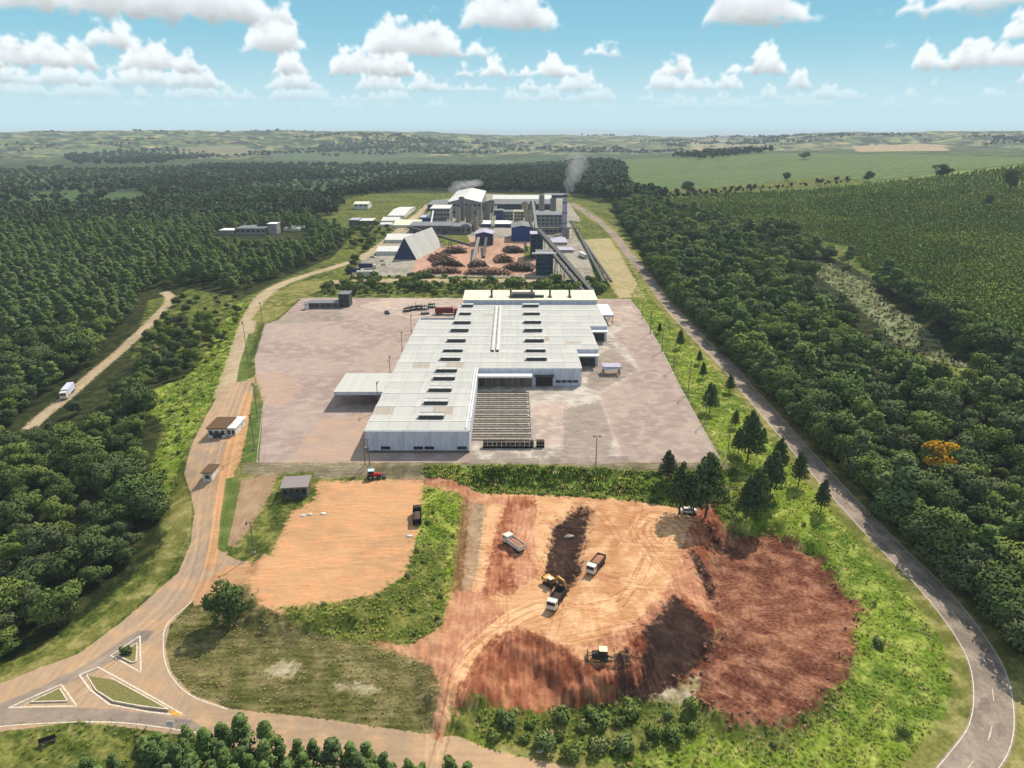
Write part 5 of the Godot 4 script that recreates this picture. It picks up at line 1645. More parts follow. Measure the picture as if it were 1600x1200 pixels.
# ---------------------------------------------------------------- vegetation
var crowns := {}       # kind -> [[trunk mesh, crown mesh], ...] one metre tall
var leaf_mats := {}
var bark := StandardMaterial3D.new()
var spots := {}        # kind -> list of [position, height, turn, tint]

func crown_mesh(r: RandomNumberGenerator, lumps: Array, per: int, size: float, centre: Vector3, flatness := 0.5, droop := 0.0) -> ArrayMesh:
	var b := MB.new()
	for l in lumps:
		var c: Vector3 = l[0]
		var rad: Vector3 = l[1]
		for k in per:
			var d := Vector3(r.randfn(), r.randfn() * 0.9 + 0.25, r.randfn()).normalized()
			var p := c + d * rad * r.randf_range(0.62, 1.08)
			var nn := (d * flatness + Vector3(r.randfn(), r.randfn() + 0.4, r.randfn()) * 0.45).normalized()
			var u := nn.cross(Vector3(r.randfn(), r.randfn(), r.randfn())).normalized()
			var w := nn.cross(u)
			var s := size * r.randf_range(0.55, 1.3)
			var soft := (d * 0.75 + (p - centre).normalized() * 0.5 + nn * 0.45).normalized()
			var v := r.randf_range(0.72, 1.28)
			b.col = Color(v * r.randf_range(0.92, 1.12), v, v * r.randf_range(0.8, 1.1))
			var a := p - u * s - w * s * 0.55
			var q := [a, p + u * s * 0.9 - w * s * 0.6 - Vector3(0, droop * s, 0), p + u * s + w * s * 0.55, p - u * s * 0.85 + w * s * 0.6 - Vector3(0, droop * s, 0)]
			if nn.dot(soft) < 0:
				q.reverse()
			var at0 := b.v.size()
			b.quad(q[0], q[1], q[2], q[3])
			for i in 6:
				b.n[at0 + i] = soft if b.n[at0 + i].dot(soft) > 0.05 else b.n[at0 + i]
	return b.done()

func leaf(c: Color) -> StandardMaterial3D:
	if c.b < 0.2:
		c = Color(c.r * 1.04, c.g, c.b * 0.9)
	var m := mat(c.linear_to_srgb(), 0.9, 0.0, 0.12)
	m.vertex_color_use_as_albedo = true
	m.backlight_enabled = true
	m.backlight = Color(0.22, 0.26, 0.08)
	m.cull_mode = BaseMaterial3D.CULL_DISABLED
	return m

func trunk_mesh(r: RandomNumberGenerator, top: float, rad: float, limbs: int, spread: float) -> ArrayMesh:
	var b := MB.new()
	var p := Vector3(0, -0.03, 0)
	var q := Vector3(r.randfn() * 0.015, top * 0.5, r.randfn() * 0.015)
	var e := Vector3(r.randfn() * 0.03, top, r.randfn() * 0.03)
	b.tube(p, q, rad, rad * 0.75, 6, false)
	b.tube(q, e, rad * 0.75, rad * 0.3, 6, false)
	for k in limbs:
		var a := TAU * k / limbs + r.randf() * 0.8
		var s := q.lerp(e, r.randf_range(0.0, 0.8))
		b.tube(s, s + Vector3(cos(a) * spread, spread * r.randf_range(0.4, 1.0), sin(a) * spread), rad * 0.42, rad * 0.12, 5, false)
	return b.done()

func make_kinds() -> void:
	var r := RandomNumberGenerator.new()
	r.seed = 5
	crowns.broadleaf = []
	for k in 6:
		var lumps := []
		var wide := r.randf_range(0.36, 0.46)
		for i in 15:
			var a := r.randf() * TAU
			var d := sqrt(r.randf()) * wide * 0.78
			var y := 0.60 + r.randf_range(-0.22, 0.24) - d * 0.35
			var s := r.randf_range(0.13, 0.2)
			lumps.append([Vector3(cos(a) * d, y, sin(a) * d), Vector3(s * 1.15, s * 0.85, s * 1.15)])
		crowns.broadleaf.append([trunk_mesh(r, 0.6, 0.022, 6, 0.22), crown_mesh(r, lumps, 250, 0.026, Vector3(0, 0.5, 0))])
	crowns.eucalyptus = []
	for k in 4:
		var lumps := []
		for i in 15:
			var y := 0.36 + 0.58 * (i + 0.5) / 15.0
			var wide := 0.19 * clampf((1.0 - y) / 0.55, 0.0, 1.0) + 0.015
			var a := r.randf() * TAU
			var d := wide * r.randf_range(0.25, 0.8)
			var s := r.randf_range(0.07, 0.11) * lerpf(1.15, 0.6, i / 14.0)
			lumps.append([Vector3(cos(a) * d, y, sin(a) * d), Vector3(s, s * 0.95, s)])
		crowns.eucalyptus.append([trunk_mesh(r, 0.88, 0.012, 7, 0.10), crown_mesh(r, lumps, 150, 0.020, Vector3(0, 0.55, 0), 0.4, 0.5)])
	crowns.pine = []
	for k in 3:
		var lumps := []
		for i in 12:
			var y := 0.28 + 0.66 * i / 11.0
			var wide := lerpf(0.24, 0.05, pow(i / 11.0, 1.4))
			for j in (3 if i < 10 else 1):
				var a := TAU * j / 3.0 + i * 0.9 + r.randf() * 0.5
				lumps.append([Vector3(cos(a) * wide * 0.6, y + r.randf_range(-0.02, 0.02), sin(a) * wide * 0.6), Vector3(wide * 0.6 + 0.02, 0.055, wide * 0.6 + 0.02)])
		crowns.pine.append([trunk_mesh(r, 0.95, 0.016, 8, 0.12), crown_mesh(r, lumps, 90, 0.019, Vector3(0, 0.4, 0), 0.35, 0.2)])
	crowns.shrub = []
	for k in 3:
		var lumps := []
		for i in 8:
			var a := r.randf() * TAU
			var d := sqrt(r.randf()) * 0.45
			var s := r.randf_range(0.24, 0.34)
			lumps.append([Vector3(cos(a) * d, 0.5 + r.randf_range(-0.15, 0.2) - d * 0.3, sin(a) * d), Vector3(s, s * 0.9, s)])
		crowns.shrub.append([trunk_mesh(r, 0.5, 0.03, 5, 0.25), crown_mesh(r, lumps, 80, 0.075, Vector3(0, 0.3, 0))])
	crowns.far = []       # for woods a kilometre and more away
	for k in 4:
		var lumps := []
		for i in 6:
			var a := r.randf() * TAU
			var d := sqrt(r.randf()) * 0.3
			var s := r.randf_range(0.18, 0.27)
			lumps.append([Vector3(cos(a) * d, 0.62 + r.randf_range(-0.25, 0.2), sin(a) * d), Vector3(s, s, s)])
		crowns.far.append([null, crown_mesh(r, lumps, 26, 0.1, Vector3(0, 0.5, 0))])
	crowns.sapling = []
	for k in 3:
		var lumps := []
		for i in 4:
			var y := 0.3 + 0.6 * i / 3.0
			lumps.append([Vector3(r.randfn() * 0.05, y, r.randfn() * 0.05), Vector3(0.3 - 0.16 * i / 3.0, 0.2, 0.3 - 0.16 * i / 3.0)])
		crowns.sapling.append([null, crown_mesh(r, lumps, 16, 0.12, Vector3(0, 0.3, 0))])
	crowns.tuft = []
	for k in 3:
		var b := MB.new()
		for i in 26:
			var a := r.randf() * TAU
			var p := Vector3(r.randfn() * 0.4, 0, r.randfn() * 0.4)
			var o := Vector3(cos(a), 0, sin(a))
			var h := r.randf_range(0.5, 1.0)
			var side := o.cross(Vector3.UP) * r.randf_range(0.08, 0.16)
			var v := r.randf_range(0.75, 1.25)
			b.col = Color(v * r.randf_range(0.9, 1.15), v, v * 0.9)
			var tip := p + o * r.randf_range(0.2, 0.6) + Vector3(0, h, 0)
			var at0 := b.v.size()
			b.quad(p - side, p + side, tip + side * 0.8, tip - side * 0.8)
			for j in 6:
				b.n[at0 + j] = (Vector3.UP + b.n[at0 + j] * 0.6 * signf(b.n[at0 + j].y + 0.001)).normalized()
		crowns.tuft.append([null, b.done()])
	bark = worn(Color(0.36, 0.31, 0.25), Color(0.22, 0.18, 0.14), 1.5, 0.9, 3)
	for k in 5:
		leaf_mats["broadleaf%d" % k] = leaf([Color(0.080, 0.127, 0.045), Color(0.071, 0.110, 0.045), Color(0.107, 0.155, 0.048), Color(0.088, 0.117, 0.059), Color(0.132, 0.184, 0.053)][k])
		leaf_mats["eucalyptus%d" % k] = leaf(1.15 * [Color(0.092, 0.155, 0.048), Color(0.110, 0.173, 0.057), Color(0.079, 0.133, 0.053), Color(0.123, 0.176, 0.064), Color(0.098, 0.145, 0.066)][k])
		leaf_mats["pine%d" % k] = leaf([Color(0.064, 0.101, 0.045), Color(0.078, 0.117, 0.045), Color(0.057, 0.092, 0.045), Color(0.071, 0.107, 0.053), Color(0.088, 0.127, 0.053)][k])
		leaf_mats["shrub%d" % k] = leaf([Color(0.110, 0.163, 0.053), Color(0.147, 0.203, 0.059), Color(0.088, 0.133, 0.053), Color(0.158, 0.194, 0.079), Color(0.123, 0.176, 0.071)][k])
	for kind in ["far", "sapling", "tuft", "wood"]:
		leaf_mats[kind] = leaf(Color(1, 1, 1))

func in_view(p: Vector3) -> bool:
	return absf(p.x) < -p.z * 0.74 + 4.0 and p.z < -70.0

func free_of(p: Vector2, taken: Dictionary, gap: float) -> bool:
	var cx := int(floor(p.x / gap))
	var cz := int(floor(p.y / gap))
	for i in range(cx - 1, cx + 2):
		for j in range(cz - 1, cz + 2):
			for q in taken.get(Vector2i(i, j), []):
				if p.distance_squared_to(q) < gap * gap:
					return false
	if not taken.has(Vector2i(cx, cz)):
		taken[Vector2i(cx, cz)] = []
	taken[Vector2i(cx, cz)].append(p)
	return true

func near_lane(p: Vector2) -> bool:
	if p.y > -232.0:
		return false
	for i in range(0, left_lane.size(), 2):
		var d := p - left_lane[i]
		if d.length_squared() < 90.0 or (d.y > 0.0 and d.length_squared() < 26.0 * 26.0 and d.x > -8.0 and rng.randf() < 0.93):
			return true
	return false

func scatter(poly: PackedVector2Array, gap: float, tries_per: float, bar: Array, fn: Callable) -> void:
	# random places inside an outline, at least gap apart, off the ground kinds in bar
	var b := Rect2(poly[0], Vector2.ZERO)
	for p in poly:
		b = b.expand(p)
	var taken := {}
	for k in int(b.get_area() / (gap * gap) * tries_per):
		var p := Vector2(rng.randf_range(b.position.x, b.end.x), rng.randf_range(b.position.y, b.end.y))
		if not Geometry2D.is_point_in_polygon(p, poly) or absf(p.x) > -p.y * 0.82 + 12.0:
			continue
		if bar and bar.has(zone_at(p.x, p.y)):
			continue
		if free_of(p, taken, gap):
			fn.call(p)

func put(kind: String, p: Vector2, h: float, tint := -1, wide := 1.0) -> void:
	if not spots.has(kind):
		spots[kind] = []
	spots[kind].append([at(p.x, p.y), h, rng.randf() * TAU, rng.randi() % 5 if tint < 0 else tint, rng.randi() % (crowns[kind] as Array).size(), wide])

func tree(kind: String, s: Array, called: String, label: String, category: String, group: String) -> Node3D:
	var o := thing(called, label, category, s[0], s[2], group)
	var m: Array = crowns[kind][s[4]]
	var k: float = s[1]
	var t := mi(o, "trunk", m[0], bark)
	var c := mi(o, "crown", m[1], leaf_mats[kind + str(s[3])])
	t.scale = Vector3(k, k, k)
	c.scale = Vector3(k * s[5], k, k * s[5])
	return o

func mass(called: String, list: Array, kind: String, m: Material, label: String, category: String) -> void:
	# what nobody could count: one object of many copies for each shape
	var sets := {}
	for s in list:
		if not sets.has(s[4]):
			sets[s[4]] = []
		sets[s[4]].append(s)
	for shape in sets:
		var mm := MultiMesh.new()
		mm.transform_format = MultiMesh.TRANSFORM_3D
		mm.use_colors = true
		mm.mesh = crowns[kind][shape][1]
		mm.instance_count = sets[shape].size()
		for i in sets[shape].size():
			var s: Array = sets[shape][i]
			mm.set_instance_transform(i, Transform3D(Basis(Vector3.UP, s[2]).scaled(Vector3(s[1] * s[5], s[1], s[1] * s[5])), s[0]))
			mm.set_instance_color(i, s[6] if s.size() > 6 else (leaf_mats[kind + str(s[3])] as StandardMaterial3D).albedo_color.srgb_to_linear())
		var o := MultiMeshInstance3D.new()
		o.name = numbered(called)
		o.multimesh = mm
		o.material_override = m
		o.set_meta("kind", "stuff")
		add_child(o)
		tag(o, label, category)

func place_all(kind: String, most: int, called: String, labels: Callable, category: String, stuff: String, stuff_label: String) -> void:
	var list: Array = spots.get(kind, [])
	list.sort_custom(func(a, b): return (a[0] as Vector3).length_squared() / (a[1] * a[1]) < (b[0] as Vector3).length_squared() / (b[1] * b[1]))
	var rest := []
	var n := 0
	for s in list:
		if n < most and in_view(s[0]):
			var l: Array = labels.call(s)
			tree(kind, s, called, l[0], category, l[1])
			n += 1
		else:
			rest.append(s)
	if rest:
		mass(stuff, rest, kind, leaf_mats.wood, stuff_label, category)

func ellipse_green(base: Color, spread: float) -> Color:
	var v := 1.0 + rng.randfn(0, spread)
	v = clampf(v, 0.55, 1.6)
	return Color(base.r * v * rng.randf_range(0.88, 1.15), base.g * v, base.b * v * rng.randf_range(0.85, 1.15))

func make_vegetation() -> void:
	make_kinds()
	var hard := [TARMAC, DUSTY, TRACK, SMOOTH, LANE, YARD, CONCRETE, PLANT, LOGYARD, ORANGE, PIT, RED, BROWN, DARKSOIL, GRAVEL, TANFIELD, PALE, GREYDUST]
	# the wood along the right road
	var wood := pv([104.9, -102.1, 104.8, -117.9, 103, -131.4, 102.2, -148.1, 101.3, -167.2, 100.5, -196.2, 98.6, -232.6, 97.1, -278.2, 95.5, -352.9, 98.7, -486.2, 107.4, -640, 114.8, -822.8, 156.4, -856.2, 186.2, -707.4, 222.6, -584.5, 239.2, -509.2, 232.2, -398.7, 214, -301.3, 207.2, -267.5, 216, -210.3])
	var marsh := pv([199.3, -524.5, 234.6, -525.8, 233.9, -461.6, 215.2, -376.2, 207.4, -305.8, 188, -270.1, 168.4, -268.4, 173.9, -317.7, 182.7, -386.3, 187.2, -455])
	scatter(wood, 6.8, 4.0, hard + [MARSH, VERGE, CROP], func(p: Vector2):
		var big := n_mid.get_noise_2d(p.x * 0.4, p.y * 0.4)
		if Geometry2D.is_point_in_polygon(p, marsh):
			return
		for i in range(0, right_road.size(), 3):
			if p.distance_squared_to(right_road[i]) < 36.0:
				return
		if rng.randf() < 0.16 + big * 0.3:
			put("eucalyptus", p, rng.randf_range(13, 20), -1, 1.7)
		else:
			put("broadleaf", p, rng.randf_range(6.0, 15.0) * (1.3 if rng.randf() < 0.12 else 1.0) + big * 4.0, -1, rng.randf_range(1.0, 1.45)))
	var edge := PackedVector2Array()
	for i in range(10, right_road.size() - 1):
		var t := (right_road[i + 1] - right_road[i - 1]).normalized()
		edge.append(right_road[i] + Vector2(-t.y, t.x) * -8.6)
	var gone := 0.0
	for i in edge.size() - 1:
		gone += edge[i].distance_to(edge[i + 1])
		while gone > 5.0:
			gone -= 5.0
			var q := edge[i] + Vector2(rng.randfn(0, 0.9), rng.randfn(0, 0.9))
			if q.x > 0 and q.length() < 520.0 and q.y < -112.0:
				put("broadleaf", q, rng.randf_range(9.5, 13.5), rng.randi() % 4, rng.randf_range(1.05, 1.35))
	# woods on the left, both sides of the lane
	var wood2 := pv([-120.1, -106.8, -102.4, -116.7, -97.5, -121.4, -94, -131.5, -90.8, -144.9, -89, -156.5, -101.3, -178.2, -112.5, -199.7, -133.1, -240.2, -171.3, -306.3, -191.1, -384.1, -204.1, -415.8, -188, -342.8, -178.2, -270.5, -176.7, -247.1, -170.1, -215.8, -169.9, -175.8])
	scatter(wood2, 5.4, 4.0, hard + [VERGE, DRY], func(p: Vector2):
		if near_lane(p):
			return
		put("broadleaf", p, rng.randf_range(4.5, 10.5) * (1.3 if rng.randf() < 0.1 else 1.0), -1, rng.randf_range(0.95, 1.4)))
	scatter(pv([-189.4, -383.6, -157.8, -373.8, -143.5, -328.6, -131.4, -278.5, -136.2, -247, -146.7, -269.9, -171.3, -306.3]), 6.5, 3.0, hard + [VERGE], func(p: Vector2):
		put("broadleaf", p, rng.randf_range(5, 9)))
	var wood3 := pv([-224.7, -168.1, -177.7, -208.5, -192, -263.3, -200.1, -317.2, -211.6, -376.4, -228.4, -437.1, -244.4, -481.5, -200.1, -471.3, -167.5, -431.4, -155.2, -493.7, -140, -561.6, -143.5, -636.9, -213.5, -760.8, -308.6, -747.6, -394.2, -688.5, -497.9, -626.2, -587.6, -504.4])
	var glade := pv([-287.7, -702.4, -197, -699.2, -162, -592.5, -195.3, -577.7, -250.6, -597.4])
	scatter(wood3, 6.0, 3.2, hard + [DRY], func(p: Vector2):
		if near_lane(p):
			return
		if p.length() < 430 and rng.randf() < 0.75:
			put("broadleaf", p, rng.randf_range(6, 14) * (1.3 if rng.randf() < 0.12 else 1.0), -1, rng.randf_range(1.0, 1.4))
		elif not Geometry2D.is_point_in_polygon(p, glade):
			put("eucalyptus", p, rng.randf_range(8, 16), -1, rng.randf_range(1.3, 1.8)))
	scatter(pv([-206.9, -433.3, -157.8, -413.3, -144.5, -370.3, -131.4, -305.4, -131.4, -278.5, -158.5, -315, -181.1, -359.8]), 9.0, 2.0, hard, func(p: Vector2):
		put("broadleaf", p, rng.randf_range(2.5, 6.0), -1, 1.2))
	scatter(pv([-108.8, -476.8, -112.1, -567.8, -106.4, -640.9, -122.9, -713.8, -146.1, -692.1, -144.2, -627.4, -123, -566.7]), 9.0, 1.4, hard, func(p: Vector2):
		put("broadleaf", p, rng.randf_range(4.0, 8.0), -1, 1.2))
	# the young eucalypts below the road
	scatter(pv([-50.6, -95.3, -41.3, -93.7, -32.1, -91.8, -18.9, -89.5, -6.7, -87.2, -2.9, -79.6, -17.4, -68.3, -43.6, -68.3, -65.4, -80.7, -68.6, -88.1, -61.9, -89.3, -60.2, -92.4]), 2.2, 5.0, [], func(p: Vector2):
		put("eucalyptus", p, rng.randf_range(6.0, 9.5), -1, 1.2))
	scatter(pv([-82.4, -84, -76.1, -86.9, -68.6, -88.1, -58.6, -80.7, -70.9, -70]), 3.0, 3.0, [], func(p: Vector2):
		put("eucalyptus", p, rng.randf_range(4.5, 6.5), -1, 1.6))
	# shrubs
	scatter(pv([-7, -102, 7, -102.8, 21.9, -104.8, 34.3, -104.8, 31.8, -99.1, 19.6, -93.6, 6.6, -95, -4.5, -97.7]), 3.0, 3.0, [], func(p: Vector2):
		put("shrub", p, rng.randf_range(1.4, 3.6)))
	scatter(pv([34.9, -102.7, 50.1, -99.8, 62.6, -107.4, 75, -123.6, 80.8, -149.1, 73.2, -166.8, 87.6, -176.9, 90.2, -132, 85.2, -109, 71, -94.2, 46.8, -87.9]), 13.0, 2.0, [DRY, TARMAC, BROWN], func(p: Vector2):
		put("shrub", p, rng.randf_range(0.9, 2.2)))
	scatter(pv([-151.5, -395.4, -128.1, -304.3, -108.3, -226.6, -98.5, -186.3, -105.7, -187.6, -119.4, -230, -131.8, -245.4, -141.3, -323]), 8.0, 2.0, hard, func(p: Vector2):
		put("shrub", p, rng.randf_range(0.8, 2.0)))
	scatter(pv([-115.7, -425.9, -107.4, -467.8, 53.9, -460, 57.5, -429.1, 51.1, -417.6, -113.5, -417]), 4.2, 2.6, hard, func(p: Vector2):
		put("shrub", p, rng.randf_range(1.6, 4.0) + (rng.randf_range(2.0, 5.0) if rng.randf() < 0.2 else 0.0), rng.randi() % 3))
	scatter(pv([-24.3, -177.9, -14.9, -174.3, -14, -132.7, -15, -120.9, -28.9, -118.4, -46.6, -124.4, -28.9, -129.3, -23.2, -138.6]), 4.5, 2.0, [], func(p: Vector2):
		put("shrub", p, rng.randf_range(0.6, 1.3)))
	place_all("broadleaf", 300, "broadleaf_tree", wood_label, "tree", "woodland", "dense dark green broadleaf wood filling the valley sides")
	place_all("eucalyptus", 300, "eucalyptus_tree", gum_label, "tree", "eucalyptus_wood", "slender eucalyptus trees standing through the woods")
	place_all("shrub", 300, "shrub", func(s: Array) -> Array: return shrub_label(s), "shrub", "shrubbery", "low green shrubs on the banks")
	make_single_trees()
	make_far_woods()
	make_grass()

func wood_label(s: Array) -> Array:
	var p: Vector3 = s[0]
	if p.x > 0:
		return ["dark round-crowned broadleaf tree in the dense wood beside the two-lane road", "broadleaf trees in the wood along the two-lane road"]
	if p.z > -260:
		return ["bushy mid-green broadleaf tree in the thicket beside the dusty access road", "broadleaf trees in the thicket by the access road"]
	return ["broadleaf tree in the wood around the pale dirt lane", "broadleaf trees around the dirt lane"]

func gum_label(s: Array) -> Array:
	var p: Vector3 = s[0]
	if p.z > -140 and p.x < 20:
		return ["young eucalyptus with narrow crown in the plantation below the road junction", "young eucalypts below the junction"]
	if p.x > 0:
		return ["tall slender eucalyptus rising above the wood beside the two-lane road", "eucalypts in the wood along the two-lane road"]
	return ["slender eucalyptus in the plantation beyond the dirt lane", "eucalypts beyond the dirt lane"]

func shrub_label(s: Array) -> Array:
	var p: Vector3 = s[0]
	if p.z < -380:
		return ["dark shrub in the hedge strip between the pink yard and the log yard", "shrubs between yard and log yard"]
	if p.x > 20 and p.z > -200:
		return ["low green shrub on the grassy slope around the brown earth field", "shrubs around the brown field"]
	if p.x < -60:
		return ["low shrub on the bright grass bank beside the access road", "shrubs on the access road bank"]
	if p.z > -125:
		return ["rounded green shrub in the thicket below the red excavation", "shrubs below the excavation"]
	return ["small leafy shrub on the bank of the orange lot", "shrubs on the bank of the orange lot"]

func make_single_trees() -> void:
	var pines := [[44.1, -1, -182.5, 8.9], [44.5, -1.5, -168.7, 12.4], [51.1, -1.5, -167.3, 16.3], [48.1, -1.5, -168, 10.3], [70.8, -2, -195.4, 17], [68.9, -2.5, -199.1, 10.2], [78.9, -3, -191.8, 10.5],
		[71.5, -3, -177.2, 13.4], [62.2, -3, -167.3, 10.3], [64.6, -3, -167.3, 13.1], [81.9, -3.5, -183.8, 10.6], [83.2, -4, -170.7, 9], [82.2, -1, -254.3, 7.1], [75.4, -0.5, -309.1, 9.2],
		[70.6, -0.3, -331.9, 6], [79, -0.8, -288.4, 6.2], [76, -0.8, -270.1, 6.7], [68.8, -1.5, -232.3, 11.8], [74.3, -1, -247.5, 5.5], [78.4, -2, -205.6, 7], [66.1, -3, -174.2, 6.8], [74, -1, -219.7, 6.4]]
	for e in pines:
		var a: Array = e
		var p := Vector3(a[0], height(a[0], a[2]), a[2])
		var near: bool = p.z > -212.0 and p.x < 52.0
		tree("pine", [p, a[3] + (a[1] - p.y), rng.randf() * TAU, rng.randi() % 5, rng.randi() % 3, rng.randf_range(0.8, 1.05)], "pine_tree",
			"dark pine standing at the corner of the yard above the excavation" if near else "dark pine on the grass verge between the yard and the two-lane road", "tree", "pines above the excavation" if near else "pines on the verge")
	var lone := [-59.7, -5.5, -125.5, 10.1]
	var q := Vector3(lone[0], height(lone[0], lone[2]), lone[2])
	tree("broadleaf", [q, 9.5, 1.0, 0, 2, 0.95], "lone_tree", "dense round tree alone on the dry grass island by the junction", "tree", "")
	tree("shrub", [at(-76.96, -117.12), 2.0, 0.4, 2, 1, 1.0], "island_bush", "dark bush on the small triangular traffic island", "bush", "")
	var flame := tree("broadleaf", [at(127.38, -193.87), 12.0, 0.4, 0, 4, 1.1], "flowering_tree", "tree covered in orange-yellow blossom amid the dark wood", "tree", "")
	(flame.get_child(1) as MeshInstance3D).material_override = leaf(Color(0.42, 0.24, 0.02))
	# single trees standing in the crop on the hill
	for e in [[496.52, 40.37, -860.8, 17.0, 1.3], [495.6, 34.27, -737.3, 24.0, 0.8], [443.82, 24.42, -685.71, 13.0, 0.9], [440.92, 32.29, -919.28, 14.0, 1.0], [388.64, 25.22, -1055.09, 13.0, 1.0], [233.86, 13.14, -986.03, 17.0, 1.1], [610.67, 35.18, -1570.8, 18.0, 1.6]]:
		var p := at(e[0], e[2])
		tree("broadleaf", [p, e[3], rng.randf() * TAU, 3, rng.randi() % 6, e[4]], "field_tree", "dark tree standing alone in the green crop on the hill", "tree", "lone trees on the crop hill")

func make_far_woods() -> void:
	var far := []
	var glade := pv([-287.7, -702.4, -197, -699.2, -162, -592.5, -195.3, -577.7, -250.6, -597.4])
	var dark := Color(0.036, 0.054, 0.028)
	var lane := func(poly: PackedVector2Array, gap: float, size: Vector2, base: Color, spread: float):
		scatter(poly, gap, 2.2, [PLANT, LOGYARD, LANE, TARMAC, YARD, TANFIELD], func(p: Vector2):
			if Geometry2D.is_point_in_polygon(p, glade):
				return
			far.append([at(p.x, p.y, far_relief(p.x, p.y, p.length()) - 0.5), rng.randf_range(size.x, size.y), rng.randf() * TAU, 0, rng.randi() % 4, rng.randf_range(0.8, 1.1), ellipse_green(base, spread)]))
	# behind the plant and across the plain on the left
	lane.call(pv([-245.3, -777.5, -198.1, -824.5, -226.2, -1003, -155.6, -1125.5, -37.4, -1081.7, 91.1, -1052, 167.3, -1045.1, 245.2, -1685.2, -151.4, -1765.8, -227.8, -1097.3, -300.8, -908.5]), 8.0, Vector2(10, 16), dark, 0.2)
	lane.call(pv([-612.1, -629.9, -398.7, -696.8, -312.6, -757.7, -216.4, -771.6, -226.3, -964.8, -373.8, -1137, -496.9, -952.3, -722.4, -749.3]), 8.5, Vector2(8, 13), Color(0.058, 0.087, 0.041), 0.18)
	lane.call(pv([123, -883.9, 147.6, -848, 192, -922, 158.8, -1049.2, 251.5, -1679.5, 193.6, -1887.1, 74.5, -1077]), 8.0, Vector2(13, 20), Color(0.043, 0.067, 0.035), 0.2)
	var patch := pv([-689.8, -1006.4, -701.9, -1195.3, -558.6, -1132.9, -439.4, -853, -510.6, -788.4])
	var plain := pv([-722.4, -749.3, -496.9, -952.3, -373.8, -1137, -238.9, -1151.8, -151.4, -1765.8, 232.3, -1696.9, 294, -2154.7, -385.4, -2254.3, -981.3, -1911.3, -1455.7, -1543.9])
	scatter(plain, 14.0, 2.2, [], func(p: Vector2):
		if Geometry2D.is_point_in_polygon(p, patch) and rng.randf() < 0.75:
			return
		var stand := n_cell.get_noise_2d(p.x * 1.5 + 400.0, p.y)
		var tone := Color(0.075, 0.108, 0.05).lerp(Color(0.045, 0.066, 0.036), smoothstep(-0.3, 0.5, stand))
		far.append([at(p.x, p.y, far_relief(p.x, p.y, p.length()) - 0.5), rng.randf_range(4, 9) + (5.0 if stand > 0.4 else 0.0), rng.randf() * TAU, 0, rng.randi() % 4, rng.randf_range(1.0, 1.5), ellipse_green(tone, 0.14)]))
	lane.call(pv([167.3, -1045.1, 187.5, -899.8, 322.6, -957.1, 427.7, -936.8, 434.4, -961.3, 333, -988.9, 213.8, -987.8]), 9.0, Vector2(3, 9), dark, 0.2)
	lane.call(pv([-948.6, -3490, -885.5, -3876.5, -677.4, -4009, -448.1, -4076, -324.4, -3827.8, -470.6, -3462.3, -650.5, -3185.7]), 26.0, Vector2(11, 17), dark, 0.12)
	lane.call(pv([1867.1, -2977.2, 2444.7, -3759, 2682.7, -3785.4, 2369.6, -3328.6]), 26.0, Vector2(11, 17), dark, 0.12)
	lane.call(pv([-1672.6, -2805.1, -1526.6, -3326.3, -1237.6, -3093.1, -1001.7, -2132, -1196.3, -2058.3]), 24.0, Vector2(12, 20), dark, 0.12)
	lane.call(pv([464.6, -1815.8, 658.6, -1985.9, 749.6, -2152.4, 586.7, -2156.2, 440.9, -2070.4]), 18.0, Vector2(14, 20), dark, 0.15)
	mass("far_forest", far, "far", leaf_mats.far, "hazy dark forest stretching over the plain behind the plant", "forest")
	# clumps and hedges on the hills at the skyline
	var ridge := []
	for k in 900:
		var t := rng.randf_range(-0.75, 0.75)
		var r := rng.randf_range(3200, 6300)
		if n_cell.get_noise_2d(r * sin(t) * 0.6 + 3000.0, r * cos(t) * 0.6) < 0.1:
			continue
		var line := Vector2(rng.randfn(), rng.randfn()).normalized()
		for j in rng.randi_range(3, 12):
			var x := r * sin(t) + line.x * j * 22.0 + rng.randfn(0, 8.0)
			var z := -r * cos(t) + line.y * j * 22.0 + rng.randfn(0, 8.0)
			ridge.append([at(x, z, far_relief(x, z, Vector2(x, z).length()) - 1.0), rng.randf_range(9, 17), rng.randf() * TAU, 0, rng.randi() % 4, 1.3, ellipse_green(dark, 0.15)])
	mass("hilltop_trees", ridge, "far", leaf_mats.far, "blue-green tree lines and copses along the distant hills", "forest")
	# rows of young trees on the hill
	var crop := []
	var field := pv([169.4, -846.8, 223.6, -652.1, 258.2, -554.4, 246.3, -504.9, 237.3, -407.1, 216.7, -305.6, 208.6, -269.7, 222.8, -218.4, 560.1, -583.5, 581.1, -848.8, 384.8, -890.6, 243.8, -937.8])
	var b := Rect2(field[0], Vector2.ZERO)
	for p in field:
		b = b.expand(p)
	var dir := Vector2(0.83, -0.56)
	var across := Vector2(0.56, 0.83)
	var mid := b.get_center()
